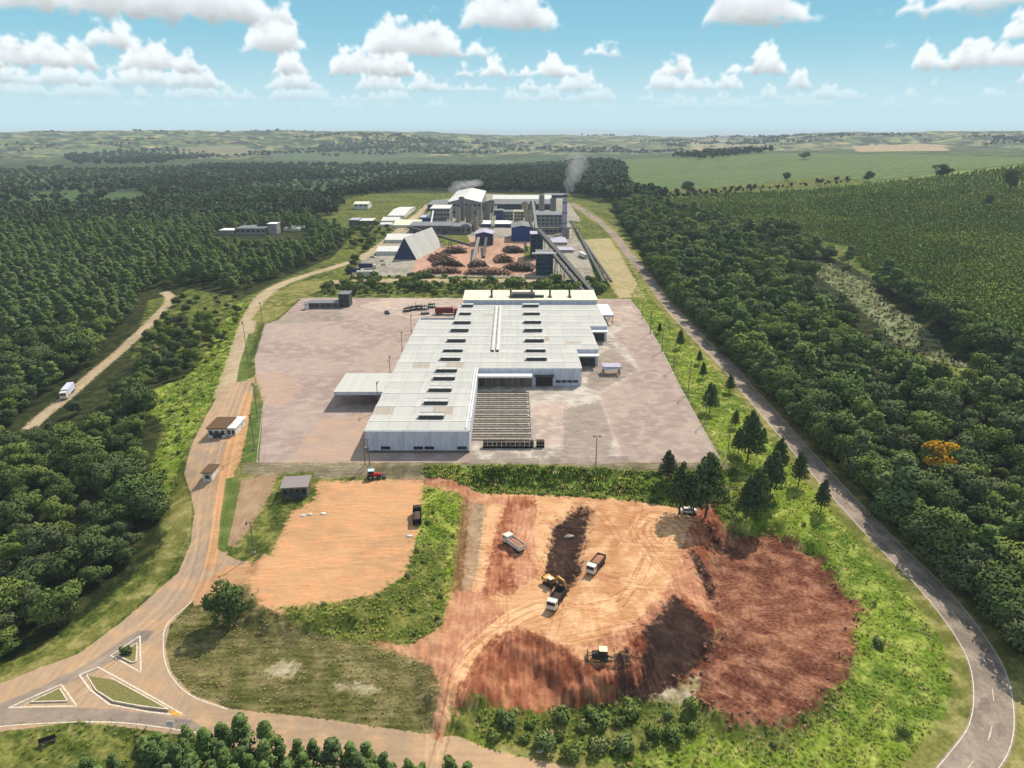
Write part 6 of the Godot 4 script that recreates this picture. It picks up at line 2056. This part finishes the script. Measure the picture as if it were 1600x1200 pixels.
	for i in range(-540, 541):
		for j in range(-400, 401):
			var p := mid + dir * i * 2.3 + across * j * 3.1 + Vector2(rng.randfn(0, 0.45), rng.randfn(0, 0.45))
			var r2 := p.length_squared()
			if r2 > 1250000.0 or absf(p.x) > -p.y * 0.76 + 10.0 or (r2 > 560000.0 and (i + j) % 2 == 0) or (r2 > 800000.0 and i % 2 == 0) or not Geometry2D.is_point_in_polygon(p, field):
				continue
			if n_mid.get_noise_2d(p.x * 0.6, p.y * 0.6) > 0.45:
				continue
			var s := 1.0 if r2 < 560000.0 else 1.35
			var light := smoothstep(0.1, -0.25, n_big.get_noise_2d(p.x * 1.6, p.y * 1.6))
			var tone := Color(0.140, 0.198, 0.046).lerp(Color(0.200, 0.262, 0.060), light)
			crop.append([at(p.x, p.y), rng.randf_range(2.2, 3.5) * s, rng.randf() * TAU, 0, rng.randi() % 3, 1.0, ellipse_green(tone, 0.14)])
	print("crop ", crop.size(), " far ", far.size())
	mass("young_plantation", crop, "sapling", leaf_mats.sapling, "rows of young yellow-green trees covering the hillside", "plantation")

func make_grass() -> void:
	var tufts := []
	var add := func(poly: PackedVector2Array, gap: float, size: Vector2, tones: Array, bar: Array):
		scatter(poly, gap, 1.5, bar, func(p: Vector2):
			var k := clampf(n_mid.get_noise_2d(p.x, p.y) * 1.6 + 0.5 + rng.randfn(0, 0.25), 0.0, 1.0)
			if n_mid.get_noise_2d(p.x * 2.2 + 90.0, p.y * 2.2) > 0.28:
				return
			var c: Color = (tones[0] as Color).lerp(tones[1], k)
			if rng.randf() < 0.1:
				c = Color(0.30, 0.26, 0.13)
			tufts.append([at(p.x, p.y), rng.randf_range(size.x, size.y), rng.randf() * TAU, 0, rng.randi() % 3, 1.3, ellipse_green(c, 0.16)]))
	var hard := [TARMAC, DUSTY, TRACK, SMOOTH, LANE, YARD, CONCRETE, ORANGE, PIT, RED, BROWN, DARKSOIL, GRAVEL, PALE, GREYDUST, SLOPE, CHALK, PLOT, TRENCH]
	var lime := [Color(0.150, 0.210, 0.038), Color(0.275, 0.325, 0.070)]
	var mid := [Color(0.115, 0.175, 0.035), Color(0.22, 0.28, 0.06)]
	var olive := [Color(0.20, 0.20, 0.085), Color(0.31, 0.28, 0.14)]
	add.call(pv([70.9, -421.5, 83.6, -463.1, 85.5, -408.1, 86.3, -339.3, 86.9, -289.1, 88.1, -234.8, 87.5, -187.7, 87.8, -163.3, 89, -144, 90.1, -133.6, 88.6, -121.7, 86.1, -110.8, 81.6, -101.8, 75.9, -94.3, 67.8, -86.6, 47.7, -79.8, 19.6, -83.1, 8.3, -89.1, -6.5, -94.3, -7.2, -98.2, 11.1, -98.2, 33.7, -100, 46.8, -95.7, 58.7, -103.1, 68.4, -116.8, 72.4, -138.4, 63.6, -155.2, 59.2, -167.3, 63.8, -197.5, 66.3, -267.2]), 0.62, Vector2(0.12, 0.38), lime, hard + [DRY])
	add.call(pv([-25.5, -189.3, 0, -189.7, 18.7, -188.5, 44.5, -186.4, 65.2, -187.7, 62.8, -170.7, 55.6, -166.6, 44, -167.3, 34.6, -172.1, 17.6, -174.9, 3.5, -175.7, -7.1, -177.9, -19.9, -180.9, -24.8, -183.3]), 0.5, Vector2(0.3, 0.75), mid, hard)
	add.call(pv([-24.6, -180.5, -13.7, -175.3, -13.9, -153.3, -13.5, -132.7, -14.3, -120.9, -18.5, -117.4, -28.8, -118, -41.7, -120.9, -48.4, -125.6, -38, -127.1, -29.1, -130.4, -24.2, -136.9, -23.3, -148.2, -23.5, -162.4]), 0.55, Vector2(0.12, 0.42), lime, hard)
	add.call(pv([-60.5, -140, -70.3, -132.4, -71.6, -124.9, -69.5, -117.9, -65, -110.7, -58.7, -105, -50.4, -101.6, -31.4, -98.9, -14.3, -96.2, -12.4, -99.6, -13, -105.8, -14.7, -110.7, -20.2, -115.2, -31, -118.9, -43.4, -121.8, -50.3, -127, -55.1, -131.3]), 0.65, Vector2(0.10, 0.26), olive, hard)
	add.call(pv([-162.1, -416.4, -150, -403.3, -129.4, -317.4, -115.8, -268.7, -108.9, -234.8, -103.6, -207.7, -97.8, -187.7, -94.9, -176, -102.4, -181.7, -108.7, -196.2, -113.9, -217.9, -120.4, -228.9, -132.9, -241, -140.2, -261.2, -133.1, -276.5, -140.9, -322.7, -153.2, -370.8]), 1.2, Vector2(0.25, 0.7), mid, hard)
	add.call(pv([-7.1, -104.4, 19.2, -107.1, 36.5, -108.7, 52.6, -103.2, 66.3, -113, 71.7, -106.3, 52.7, -89.5, 21.5, -92.1, 8.8, -94.7, -6.8, -98.8]), 0.7, Vector2(0.15, 0.45), mid, hard + [DRY])
	add.call(pv([-90.7, -99.3, -74.5, -100.7, -56.1, -97.8, -60.2, -92.4, -69.6, -86.3, -86.4, -84, -96.4, -97.8]), 1.0, Vector2(0.15, 0.45), mid, hard)
	add.call(pv([215.1, -520.9, 229.7, -513.7, 230.5, -463.2, 212.9, -388.3, 206.1, -329.9, 196.1, -293.1, 179.2, -274.3, 173.7, -285.3, 192.9, -360.6, 202.1, -419.3, 207.6, -470]), 2.2, Vector2(0.6, 1.8), [Color(0.17, 0.19, 0.1), Color(0.26, 0.28, 0.17)], [])
	print("tufts ", tufts.size())
	mass("grass", tufts, "tuft", leaf_mats.tuft, "rough grass and vines over the banks and verges", "grass")

# ---------------------------------------------------------------- lamp posts and poles
func lamp_post(p: Vector3, h: float, turn: float, label: String, group: String, heads := 2) -> void:
	var o := thing("lamp_post", label, "lamp post", p, turn, group)
	var b := MB.new()
	b.tube(Vector3(0, -0.4, 0), Vector3(0, h, 0), 0.17, 0.10, 8)
	mi(o, "pole", b.done(), M.pole)
	var a := MB.new()
	a.box(Vector3(0, h - 0.15, 0), Vector3(1.9, 0.1, 0.1))
	mi(o, "cross_arm", a.done(), M.steel)
	for k in heads:
		var q := MB.new()
		q.box(Vector3(-0.85 + k * 1.7, h - 0.12, 0.25), Vector3(0.42, 0.3, 0.6), Basis(Vector3.RIGHT, 0.5))
		mi(o, "floodlight", q.done(), M.steel_dark)
	var f := MB.new()
	f.box(Vector3(0, 0.1, 0), Vector3(0.7, 0.5, 0.7))
	mi(o, "footing", f.done(), M.concrete)

func make_poles() -> void:
	for e in [[67.4, 0, -361.8, 10.1], [66.5, 0, -333.2, 11], [66.2, 0, -303.5, 12], [65.7, 0, -277.4, 10.9], [65.1, 0, -248.8, 11.9], [64.3, 0, -221.1, 10.2], [63.8, 0, -193, 11.7]]:
		lamp_post(at(e[0], e[2]), e[3], 1.3, "slim lamp post on the kerb between the pink yard and the grass verge", "lamp posts along the verge kerb")
	for e in [[-126.4, 0, -352.6, 11.9], [-114.4, 0, -295.9, 17.3], [-85.3, 0, -222.8, 13.2], [-78.6, 0, -199.8, 11.2]]:
		lamp_post(at(e[0], e[2]), e[3], -1.2, "slim lamp post on the green strip between the yard and the access road", "lamp posts on the green strips")
	for e in [[-108.1, 0, -413.3, 8.3], [-86.7, 0, -415, 8.7]]:
		lamp_post(at(e[0], e[2]), e[3], 0.0, "slim lamp post on the dry bank behind the far edge of the yard", "lamp posts behind the yard")
	for e in [[-46.5, -232.0], [-47.0, -262.0], [-47.5, -297.0], [-47.5, -327.0]]:
		lamp_post(at(e[0], e[1]), 10.5, 1.57, "slim lamp post close against the long side wall of the factory", "lamp posts along the factory wing")
	var e := [24.4, 0, -189.1, 9.7]
	lamp_post(at(e[0], e[2]), e[3], 0.0, "lone lamp post at the front edge of the yard above the excavation", "")
	e = [-61.5, -2.5, -147.8, 8.5]
	lamp_post(at(e[0], e[2]), e[3], 0.3, "lamp post on the grass corner between the access road and the orange lot", "", 1)
	e = [-106.9, -2, -212, 5.1]
	lamp_post(at(e[0], e[2]), 5.0, 0.3, "short lamp post in the grass opposite the gatehouse", "", 1)
	# H-frame with transformer at the corner of the factory
	var p := at(-42.26, -189.53)
	var o := thing("power_frame", "H-frame power pole with transformer at the front corner of the factory", "power pole", p)
	for s in [-0.7, 0.7]:
		var b := MB.new()
		b.tube(Vector3(s, -0.4, 0), Vector3(s * 0.7, 8.5, 0), 0.16, 0.12, 8)
		mi(o, "pole", b.done(), M.pole)
	for k in 2:
		var b := MB.new()
		b.box(Vector3(0, 8.2 - k * 2.6, 0), Vector3(2.6 - k * 0.6, 0.14, 0.14))
		mi(o, "cross_beam", b.done(), M.wood)
	var t := MB.new()
	t.tube(Vector3(0, 4.7, 0.1), Vector3(0, 5.9, 0.1), 0.5, 0.5, 12)
	mi(o, "transformer", t.done(), M.steel)

# ---------------------------------------------------------------- vehicles (front is +z)
func wheel(o: Node3D, x: float, z: float, r: float, w := 0.35) -> void:
	var b := MB.new()
	b.tube(Vector3(-w / 2, 0, 0), Vector3(w / 2, 0, 0), r, r, 14)
	var m := mi(o, "wheel", b.done(), M.tyre)
	m.position = Vector3(x, r, z)
	var h := MB.new()
	h.tube(Vector3(-w / 2 - 0.02, 0, 0), Vector3(w / 2 + 0.02, 0, 0), r * 0.5, r * 0.5, 10)
	mi(m, "rim", h.done(), M.steel)

func tipper(called: String, label: String, p: Vector3, turn: float, cab: Material, bed: Material, load_: Material) -> Node3D:
	var o := thing(called, label, "truck", p, turn)
	var b := MB.new()
	b.box(Vector3(0, 0.85, 0), Vector3(1.0, 0.3, 7.6))
	mi(o, "chassis", b.done(), M.dark)
	for z in [3.0, -1.6, -2.8]:
		for x in [-1.0, 1.0]:
			wheel(o, x, z, 0.52, 0.36 if z > 0 else 0.5)
	var c := MB.new()
	c.extrude(PackedVector2Array([Vector2(2.2, 0.8), Vector2(4.0, 0.8), Vector2(4.0, 1.7), Vector2(3.75, 2.85), Vector2(2.3, 2.95), Vector2(2.2, 2.8)]), -1.2, 1.2)
	var cm := mi(o, "cab", c.done(), cab)
	var g := MB.new()
	g.quad(Vector3(-1.05, 1.85, 4.0), Vector3(1.05, 1.85, 4.0), Vector3(1.0, 2.65, 3.83), Vector3(-1.0, 2.65, 3.83))
	mi(cm, "windscreen", g.done(), M.glass)
	for x in [-1.21, 1.21]:
		var s := MB.new()
		s.box(Vector3(x, 2.25, 3.1), Vector3(0.02, 0.65, 0.95))
		mi(cm, "side_window", s.done(), M.glass)
	var bm := MB.new()
	bm.box(Vector3(0, 1.15, -1.1), Vector3(2.4, 0.15, 5.6))
	for x in [-1.18, 1.18]:
		bm.box(Vector3(x, 1.85, -1.1), Vector3(0.1, 1.3, 5.6))
	bm.box(Vector3(0, 2.0, 1.72), Vector3(2.4, 1.6, 0.1))
	bm.box(Vector3(0, 1.8, -3.88), Vector3(2.4, 1.2, 0.1))
	bm.box(Vector3(0, 2.85, 2.0), Vector3(2.3, 0.08, 0.7))
	var bed_mesh := mi(o, "tipper_bed", bm.done(), bed)
	for x in [-1.0, 0.0, 1.0]:
		for sx in [-1.25, 1.25]:
			var rb := MB.new()
			rb.box(Vector3(sx, 1.85, -1.1 + x * 1.9), Vector3(0.08, 1.2, 0.14))
			mi(bed_mesh, "rib", rb.done(), bed)
	if load_:
		var l := MB.new()
		for i in 6:
			for j in 3:
				var z0 := -3.8 + i * 0.91
				var x0 := -1.1 + j * 0.733
				var h := func(x: float, z: float) -> float: return 1.9 + 0.55 * cos(x * 1.2) * cos((z + 1.1) * 0.5)
				l.quad(Vector3(x0, h.call(x0, z0 + 0.91), z0 + 0.91), Vector3(x0 + 0.733, h.call(x0 + 0.733, z0 + 0.91), z0 + 0.91), Vector3(x0 + 0.733, h.call(x0 + 0.733, z0), z0), Vector3(x0, h.call(x0, z0), z0))
		mi(o, "soil_load", l.done(), load_)
	o.scale = Vector3(0.88, 0.88, 0.88)
	return o

func tracks_of(o: Node3D, half: float, length: float, h: float) -> void:
	for s in [-1.0, 1.0]:
		var b := MB.new()
		b.extrude(PackedVector2Array([Vector2(-length / 2, h * 0.5), Vector2(-length / 2 + h * 0.3, 0), Vector2(length / 2 - h * 0.3, 0), Vector2(length / 2, h * 0.5), Vector2(length / 2 - h * 0.25, h), Vector2(-length / 2 + h * 0.25, h)]), s * half - 0.28, s * half + 0.28)
		var m := mi(o, "track", b.done(), M.dark)
		for k in 4:
			var q := MB.new()
			q.tube(Vector3(s * half - 0.3, h * 0.42, -length * 0.36 + k * length * 0.24), Vector3(s * half + 0.3, h * 0.42, -length * 0.36 + k * length * 0.24), h * 0.26, h * 0.26, 8)
			mi(m, "roller", q.done(), M.steel_dark)

func excavator(p: Vector3, turn: float) -> void:
	var o := thing("excavator", "yellow tracked excavator digging at the end of the dark soil patch", "excavator", p, turn)
	tracks_of(o, 1.15, 4.2, 0.95)
	var b := MB.new()
	b.box(Vector3(0, 1.15, 0), Vector3(1.2, 0.4, 1.4))
	mi(o, "undercarriage", b.done(), M.dark)
	o.scale = Vector3.ONE * 0.75
	var h := MB.new()
	h.extrude(PackedVector2Array([Vector2(-2.3, 1.35), Vector2(1.3, 1.35), Vector2(1.3, 2.0), Vector2(-0.4, 2.3), Vector2(-2.1, 2.4), Vector2(-2.4, 2.0)]), -1.25, 1.25)
	mi(o, "body", h.done(), M.yellow)
	var w := MB.new()
	w.box(Vector3(0, 1.75, -2.4), Vector3(2.5, 0.9, 0.5))
	mi(o, "counterweight", w.done(), M.dark)
	var c := MB.new()
	c.extrude(PackedVector2Array([Vector2(-0.3, 1.4), Vector2(1.5, 1.4), Vector2(1.6, 2.1), Vector2(1.3, 2.95), Vector2(-0.3, 3.0)]), -1.3, -0.35)
	var cb := mi(o, "cab", c.done(), M.glass)
	var r := MB.new()
	r.box(Vector3(-0.82, 3.03, 0.5), Vector3(1.05, 0.1, 1.8))
	mi(cb, "cab_roof", r.done(), M.cab_white)
	var bo := MB.new()
	bo.bar(Vector3(0.25, 1.9, 1.0), Vector3(0.25, 4.4, 3.0), 0.45, 0.6)
	bo.bar(Vector3(0.25, 4.3, 2.8), Vector3(0.25, 4.0, 5.4), 0.45, 0.5)
	mi(o, "boom", bo.done(), M.yellow)
	var st := MB.new()
	st.bar(Vector3(0.25, 4.3, 5.2), Vector3(0.25, 1.6, 6.3), 0.35, 0.45)
	mi(o, "stick", st.done(), M.yellow)
	var bu := MB.new()
	bu.extrude(PackedVector2Array([Vector2(6.6, 1.8), Vector2(6.9, 0.9), Vector2(6.3, 0.4), Vector2(5.6, 0.5), Vector2(5.9, 1.0)]), -0.35, 0.85)
	mi(o, "bucket", bu.done(), M.steel_dark)
	var ra := MB.new()
	ra.tube(Vector3(0.25, 1.8, 1.5), Vector3(0.25, 3.9, 3.2), 0.1, 0.08, 8)
	mi(o, "ram", ra.done(), M.steel)

func loader(p: Vector3, turn: float) -> void:
	var o := thing("bulldozer", "dark bulldozer with cream cab roof working at the foot of the dark bank", "bulldozer", p, turn)
	tracks_of(o, 1.1, 3.6, 1.1)
	o.scale = Vector3.ONE * 0.8
	var b := MB.new()
	b.extrude(PackedVector2Array([Vector2(-1.8, 0.7), Vector2(2.1, 0.7), Vector2(2.1, 1.75), Vector2(0.3, 1.95), Vector2(-1.8, 1.7)]), -0.72, 0.72)
	mi(o, "body", b.done(), M.dark)
	var c := MB.new()
	c.box(Vector3(0, 2.35, -0.6), Vector3(1.5, 0.95, 1.5))
	var cb := mi(o, "cab", c.done(), M.glass)
	var r := MB.new()
	r.box(Vector3(0, 2.9, -0.6), Vector3(1.9, 0.14, 1.9))
	mi(cb, "cab_roof", r.done(), mat(Color(0.90, 0.86, 0.66), 0.5))
	var bl := MB.new()
	bl.extrude(PackedVector2Array([Vector2(3.0, 0.1), Vector2(3.25, 0.1), Vector2(3.05, 0.7), Vector2(3.25, 1.35), Vector2(3.05, 1.4), Vector2(2.85, 0.7)]), -1.7, 1.7)
	mi(o, "blade", bl.done(), M.steel_dark)
	for s in [-1.0, 1.0]:
		var a := MB.new()
		a.bar(Vector3(s * 1.5, 0.6, 0.2), Vector3(s * 1.3, 0.6, 3.0), 0.2, 0.25)
		mi(o, "push_arm", a.done(), M.yellow)
	var e := MB.new()
	e.tube(Vector3(0.3, 1.8, 1.2), Vector3(0.3, 2.7, 1.2), 0.08, 0.07, 8)
	mi(o, "exhaust", e.done(), M.steel)
	var ri := MB.new()
	ri.bar(Vector3(0, 0.9, -1.8), Vector3(0, 0.5, -3.0), 0.4, 0.4)
	mi(o, "ripper", ri.done(), M.steel_dark)

func tractor(p: Vector3, turn: float) -> void:
	var o := thing("tractor", "red tractor with pale blue cab roof at the top edge of the orange lot", "tractor", p, turn)
	for s in [-1.0, 1.0]:
		wheel(o, s * 1.0, -0.9, 0.9, 0.55)
		wheel(o, s * 0.85, 1.6, 0.55, 0.4)
	var b := MB.new()
	b.extrude(PackedVector2Array([Vector2(-1.4, 0.8), Vector2(2.2, 0.8), Vector2(2.2, 1.5), Vector2(0.3, 1.75), Vector2(-1.4, 1.5)]), -0.5, 0.5)
	mi(o, "hood", b.done(), M.red)
	for s in [-1.0, 1.0]:
		var f := MB.new()
		f.box(Vector3(s * 1.0, 1.9, -0.9), Vector3(0.6, 0.12, 1.6))
		mi(o, "mudguard", f.done(), M.red)
	var c := MB.new()
	c.box(Vector3(0, 2.1, -0.6), Vector3(1.3, 1.1, 1.3))
	var cb := mi(o, "cab", c.done(), M.glass)
	var r := MB.new()
	r.box(Vector3(0, 2.72, -0.6), Vector3(1.6, 0.16, 1.7))
	mi(cb, "cab_roof", r.done(), mat(Color(0.68, 0.82, 0.86), 0.4))
	var l := MB.new()
	l.box(Vector3(0, 0.5, 3.1), Vector3(2.0, 0.6, 0.7))
	l.bar(Vector3(0.6, 1.2, 0.8), Vector3(0.7, 0.6, 2.9), 0.15, 0.2)
	l.bar(Vector3(-0.6, 1.2, 0.8), Vector3(-0.7, 0.6, 2.9), 0.15, 0.2)
	mi(o, "front_loader", l.done(), M.steel_dark)

func car(called: String, label: String, p: Vector3, turn: float, m: Material, group := "") -> Node3D:
	var o := thing(called, label, "car", p, turn, group)
	var b := MB.new()
	b.extrude(PackedVector2Array([Vector2(-2.1, 0.3), Vector2(2.1, 0.3), Vector2(2.15, 0.75), Vector2(1.1, 0.95), Vector2(-1.5, 1.0), Vector2(-2.1, 0.9)]), -0.86, 0.86)
	mi(o, "body", b.done(), m)
	var g := MB.new()
	g.extrude(PackedVector2Array([Vector2(-1.7, 0.96), Vector2(1.15, 0.94), Vector2(0.4, 1.4), Vector2(-1.3, 1.42)]), -0.76, 0.76)
	mi(o, "windows", g.done(), M.glass)
	var r := MB.new()
	r.box(Vector3(0, 1.43, -0.45), Vector3(1.45, 0.06, 1.75))
	mi(o, "roof", r.done(), m)
	for x in [-0.82, 0.82]:
		for z in [-1.3, 1.35]:
			wheel(o, x, z, 0.32, 0.22)
	return o

func lorry(label: String, p: Vector3, turn: float, cab: Material, box: Material, group := "") -> Node3D:
	var o := thing("lorry", label, "lorry", p, turn, group)
	var c := MB.new()
	c.extrude(PackedVector2Array([Vector2(3.6, 0.7), Vector2(5.8, 0.7), Vector2(5.8, 1.8), Vector2(5.5, 3.1), Vector2(3.6, 3.2)]), -1.25, 1.25)
	var cm := mi(o, "cab", c.done(), cab)
	var g := MB.new()
	g.quad(Vector3(-1.1, 1.95, 5.8), Vector3(1.1, 1.95, 5.8), Vector3(1.05, 2.8, 5.6), Vector3(-1.05, 2.8, 5.6))
	mi(cm, "windscreen", g.done(), M.glass)
	var b := MB.new()
	b.box(Vector3(0, 2.35, -1.6), Vector3(2.5, 2.7, 9.6))
	mi(o, "cargo_box", b.done(), box)
	var f := MB.new()
	f.box(Vector3(0, 0.85, -0.6), Vector3(1.0, 0.3, 11.0))
	mi(o, "chassis", f.done(), M.dark)
	for z in [4.7, -3.2, -4.5, -5.6]:
		for x in [-1.05, 1.05]:
			wheel(o, x, z, 0.52, 0.4)
	return o

func heading(a: Vector3, b: Vector3) -> float:
	return atan2(b.x - a.x, b.z - a.z)

func make_vehicles() -> void:
	var soil: Material = M.soil
	var a := at(21.02, -146.82)
	var b := at(17.7, -141.08)
	tipper("tipper_truck", "white-cabbed tipper truck with pink soil load alone on the pale pit floor", at(19.6, -143.65), heading(a, b), M.cab_white, M.steel_dark, soil)
	a = at(11.07, -134.52)
	b = at(8.48, -128.44)
	tipper("tipper_truck", "dark tipper truck with white cab roof being loaded beside the excavator", at(9.57, -130.64), heading(a, b), M.cab_white, M.dark, null)
	a = at(1.88, -151.8)
	b = at(-0.8, -155.28)
	tipper("tipper_truck", "white tipper truck with soil load parked on the red rutted strip", at(0.47, -152.66), heading(a, b), M.cab_white, M.cab_white, soil)
	tipper("tipper_truck", "dark tipper truck parked at the edge of the orange lot above the green bank", at(-24.27, -161.57), 0.12 + PI, M.dark, M.black, M.log_dark)
	excavator(at(8.65, -137.14), heading(at(8.38, -137.62), at(10.55, -135.23)))
	loader(at(17.12, -113.26), heading(at(17.95, -112.91), at(15.49, -113.09)))
	tractor(at(-39.59, -184.49), PI / 2 + 0.2)
	car("parked_car", "white car parked in the shade under the pines by the excavation", at(47.31, -169.7), PI / 2, M.cab_white)
	a = at(-186.05, -284.82)
	b = at(-182.95, -274.06)
	lorry("blue and white lorry driving on the pale dirt lane through the wood", at(-183.14, -277.06), heading(a, b), M.cab_white, mat(Color(0.72, 0.74, 0.84), 0.4))
	# vehicles in the yard and at the mill
	car("yard_car", "small dark blue car on the pink yard near the low workshop", at(-66.53, -372.79), 0.5, mat(Color(0.14, 0.15, 0.34), 0.4))
	lorry("red flatbed lorry beside the pale corner of the factory roof", at(-34.34, -371.38), PI / 2, M.red, mat(Color(0.42, 0.20, 0.19), 0.7))
	for e in [[-105.5, -481.66, "lorry with navy trailer in the front row of the lorry park"], [-95.99, -470.34, "long white-boxed lorry at the kerb of the lorry park"], [-100.45, -498.38, "white lorry with dark cab behind the navy trailer"]]:
		lorry(e[2], at(e[0], e[1]), PI / 2, M.cab_white, M.navy if "navy" in e[2] else M.white_metal)
	for e in [[-105.2, -543.92], [-95.05, -526.98], [-91.35, -510.77]]:
		car("parked_car", "small white car in the tarmac lorry park beside the white stores", at(e[0], e[1]), 1.2, M.cab_white, "cars in the lorry park")
	lorry("white tank lorry on the plant road beside the tan field", at(53.27, -538.16), 0.3, M.cab_white, M.white)

# ---------------------------------------------------------------- small things
func make_small() -> void:
	# scrapped machines in the back of the yard
	var kinds := ["rusty conveyor frame with upright struts in the row of scrap machinery", "small dark hopper in the row of scrap machinery", "bent steel gantry in the row of scrap machinery", "grey gearbox housing in the row of scrap machinery", "green machine head at the end of the scrap machinery row", "low steel trough in front of the scrap machinery row"]
	var spots_ := [[-56.5, -377.1, -53.5, -380, -50.9, -381.5, -48.1, -381.5, -44.4, -386, -46.2, -371.4]]
	for k in 6:
		var p := at(spots_[0][k * 2], spots_[0][k * 2 + 1])
		var o := thing("scrap_machine", kinds[k], "machine", p, rng.randf_range(-0.4, 0.4))
		var m: Material = M.steel if k == 3 else (worn(Color(0.30, 0.46, 0.38), Color(0.22, 0.34, 0.3), 2.0, 0.8, 60) if k == 4 else M.steel_dark)
		var b := MB.new()
		b.box(Vector3(0, 0.6, 0), Vector3(4.6, 0.5, 2.0))
		mi(o, "bed", b.done(), m)
		for i in 4:
			var l := MB.new()
			l.bar(Vector3(-1.9 + i * 1.27, -0.1, 0.7 if i % 2 else -0.7), Vector3(-1.6 + i * 1.2, 2.2 + (k + i) % 3 * 0.8, 0), 0.25, 0.25)
			mi(o, "strut", l.done(), m)
		if k != 5:
			var h := MB.new()
			h.tube(Vector3(-1.6, 1.8, 0), Vector3(1.8, 2.2, 0), 0.5 + 0.15 * (k % 3), 0.4, 10)
			mi(o, "drum", h.done(), m)
	# rocks
	var rock := func(called: String, label: String, p: Vector3, s: Vector3, m: Material, group := ""):
		var r := RandomNumberGenerator.new()
		r.seed = int(p.x * 31 + p.z * 17)
		var sp := SphereMesh.new()
		sp.radius = 0.5
		sp.height = 1.0
		sp.radial_segments = 9
		sp.rings = 6
		var arr := sp.get_mesh_arrays()
		var v: PackedVector3Array = arr[Mesh.ARRAY_VERTEX]
		for i in v.size():
			v[i] = v[i] * s * (1.0 + 0.35 * n_small.get_noise_3d(v[i].x * 5 + p.x, v[i].y * 5, v[i].z * 5 + p.z))
		var st := MB.new()
		var ix: PackedInt32Array = arr[Mesh.ARRAY_INDEX]
		for i in range(0, ix.size(), 3):
			var aa := v[ix[i]]
			var bb := v[ix[i + 2]]
			var cc := v[ix[i + 1]]
			if (bb - aa).cross(cc - aa).length_squared() > 1e-10:
				st.tri(aa, bb, cc)
		var o := mi(self, called, st.done(), m)
		o.position = p + Vector3(0, s.y * 0.25, 0)
		tag(o, label, "rock", group)
	rock.call("pale_boulder", "pale flat boulder lying on the dark soil patch", at(14.67, -159.14), Vector3(2.4, 0.8, 1.5), M.concrete)
	for e in [[-53.99, -163.51], [-52.51, -164.17], [-49.1, -164.5], [-25.16, -153.58]]:
		rock.call("white_rubble", "small heap of white rubble on the orange lot", at(e[0], e[1]), Vector3(1.6, 0.5, 1.0), M.white_metal, "rubble heaps on the orange lot")
	rock.call("white_rubble", "whitish lump at the edge of the thicket beside the bottom road", at(4.76, -96.17), Vector3(1.6, 1.0, 1.2), M.white_metal)
	for k in 120:   # clods along the rim of the digging
		var f: PackedVector2Array = P.field
		var i := rng.randi_range(0, f.size() - 1)
		var q := f[i].lerp(f[(i + 1) % f.size()], rng.randf()) + Vector2(rng.randfn(0, 0.8), rng.randfn(0, 0.8))
		rock.call("earth_clod", "brown earth clod along the crumbling edge of the brown field", at(q.x, q.y), Vector3(rng.randf_range(0.3, 0.9), rng.randf_range(0.3, 0.6), rng.randf_range(0.3, 0.9)), M.clod, "clods along the brown field edge")
	# signs near the junction
	var o := thing("sign_board", "white square sign board on a post beside the tarmac at the junction", "sign", at(-60.1, -98.92))
	var b := MB.new()
	b.tube(Vector3(0, -0.2, 0), Vector3(0, 2.0, 0), 0.06, 0.06, 8)
	mi(o, "post", b.done(), M.steel)
	b = MB.new()
	b.box(Vector3(0, 1.6, 0.05), Vector3(1.2, 1.0, 0.08), Basis(Vector3.RIGHT, -0.2))
	mi(o, "board", b.done(), M.white)
	o = thing("bench", "dark wooden bench on the grass below the junction", "bench", at(-80.14, -95.96), 0.5)
	b = MB.new()
	b.box(Vector3(0, 0.55, 0), Vector3(2.6, 0.12, 0.7))
	mi(o, "seat", b.done(), M.dark)
	b = MB.new()
	b.box(Vector3(0, 0.95, -0.35), Vector3(2.6, 0.7, 0.1))
	mi(o, "backrest", b.done(), M.dark)
	for x in [-1.0, 1.0]:
		b = MB.new()
		b.box(Vector3(x, 0.22, 0), Vector3(0.15, 0.6, 0.6))
		mi(o, "leg", b.done(), M.dark)

# ---------------------------------------------------------------- smoke and steam
func puff(o: Node3D, p: Vector3, s: Vector3, density: float) -> void:
	var v := FogVolume.new()
	v.name = "puff"
	v.shape = RenderingServer.FOG_VOLUME_SHAPE_ELLIPSOID
	v.size = s
	v.position = p
	var m := FogMaterial.new()
	m.albedo = Color(1.0, 1.0, 1.0)
	m.density = density
	v.material = m
	o.add_child(v, true)

func make_smoke() -> void:
	var top := Vector3(47.49, 3, -660.76) + Vector3(0, 35, 0)
	var plume := thing("chimney_smoke", "white smoke plume rising from the lilac-grey chimney", "smoke", top)
	plume.set_meta("kind", "stuff")
	for k in 9:
		var t := k / 8.0
		puff(plume, Vector3(2 + t * 10.0 + 3.0 * sin(k * 2.1), 3 + t * 26.0, -t * 6.0), Vector3(4 + t * 14, 8 + t * 10, 5 + t * 13), lerpf(0.035, 0.008, t))
	var hall := Vector3(-60.05, 5, -839.25) + Vector3(0, 18, 0)
	var steam := thing("roof_steam", "white steam drifting over the roof of the long mill hall", "steam", hall)
	steam.set_meta("kind", "stuff")
	for k in 7:
		puff(steam, Vector3(-8 + k * 4.2, 4 + 5 * absf(sin(k * 1.7)), -30 - k * 9.0), Vector3(16, 9, 26), 0.012)
	var fire := Vector3(1222.32, 29.52, -4351.56)
	var far := thing("smoke_cloud", "small pale smoke puff rising from the distant hills", "smoke", fire)
	far.set_meta("kind", "stuff")
	for k in 3:
		puff(far, Vector3(k * 14.0 - 14, 14 + k * 16.0, 0), Vector3(70 - k * 12, 44, 60), 0.006)
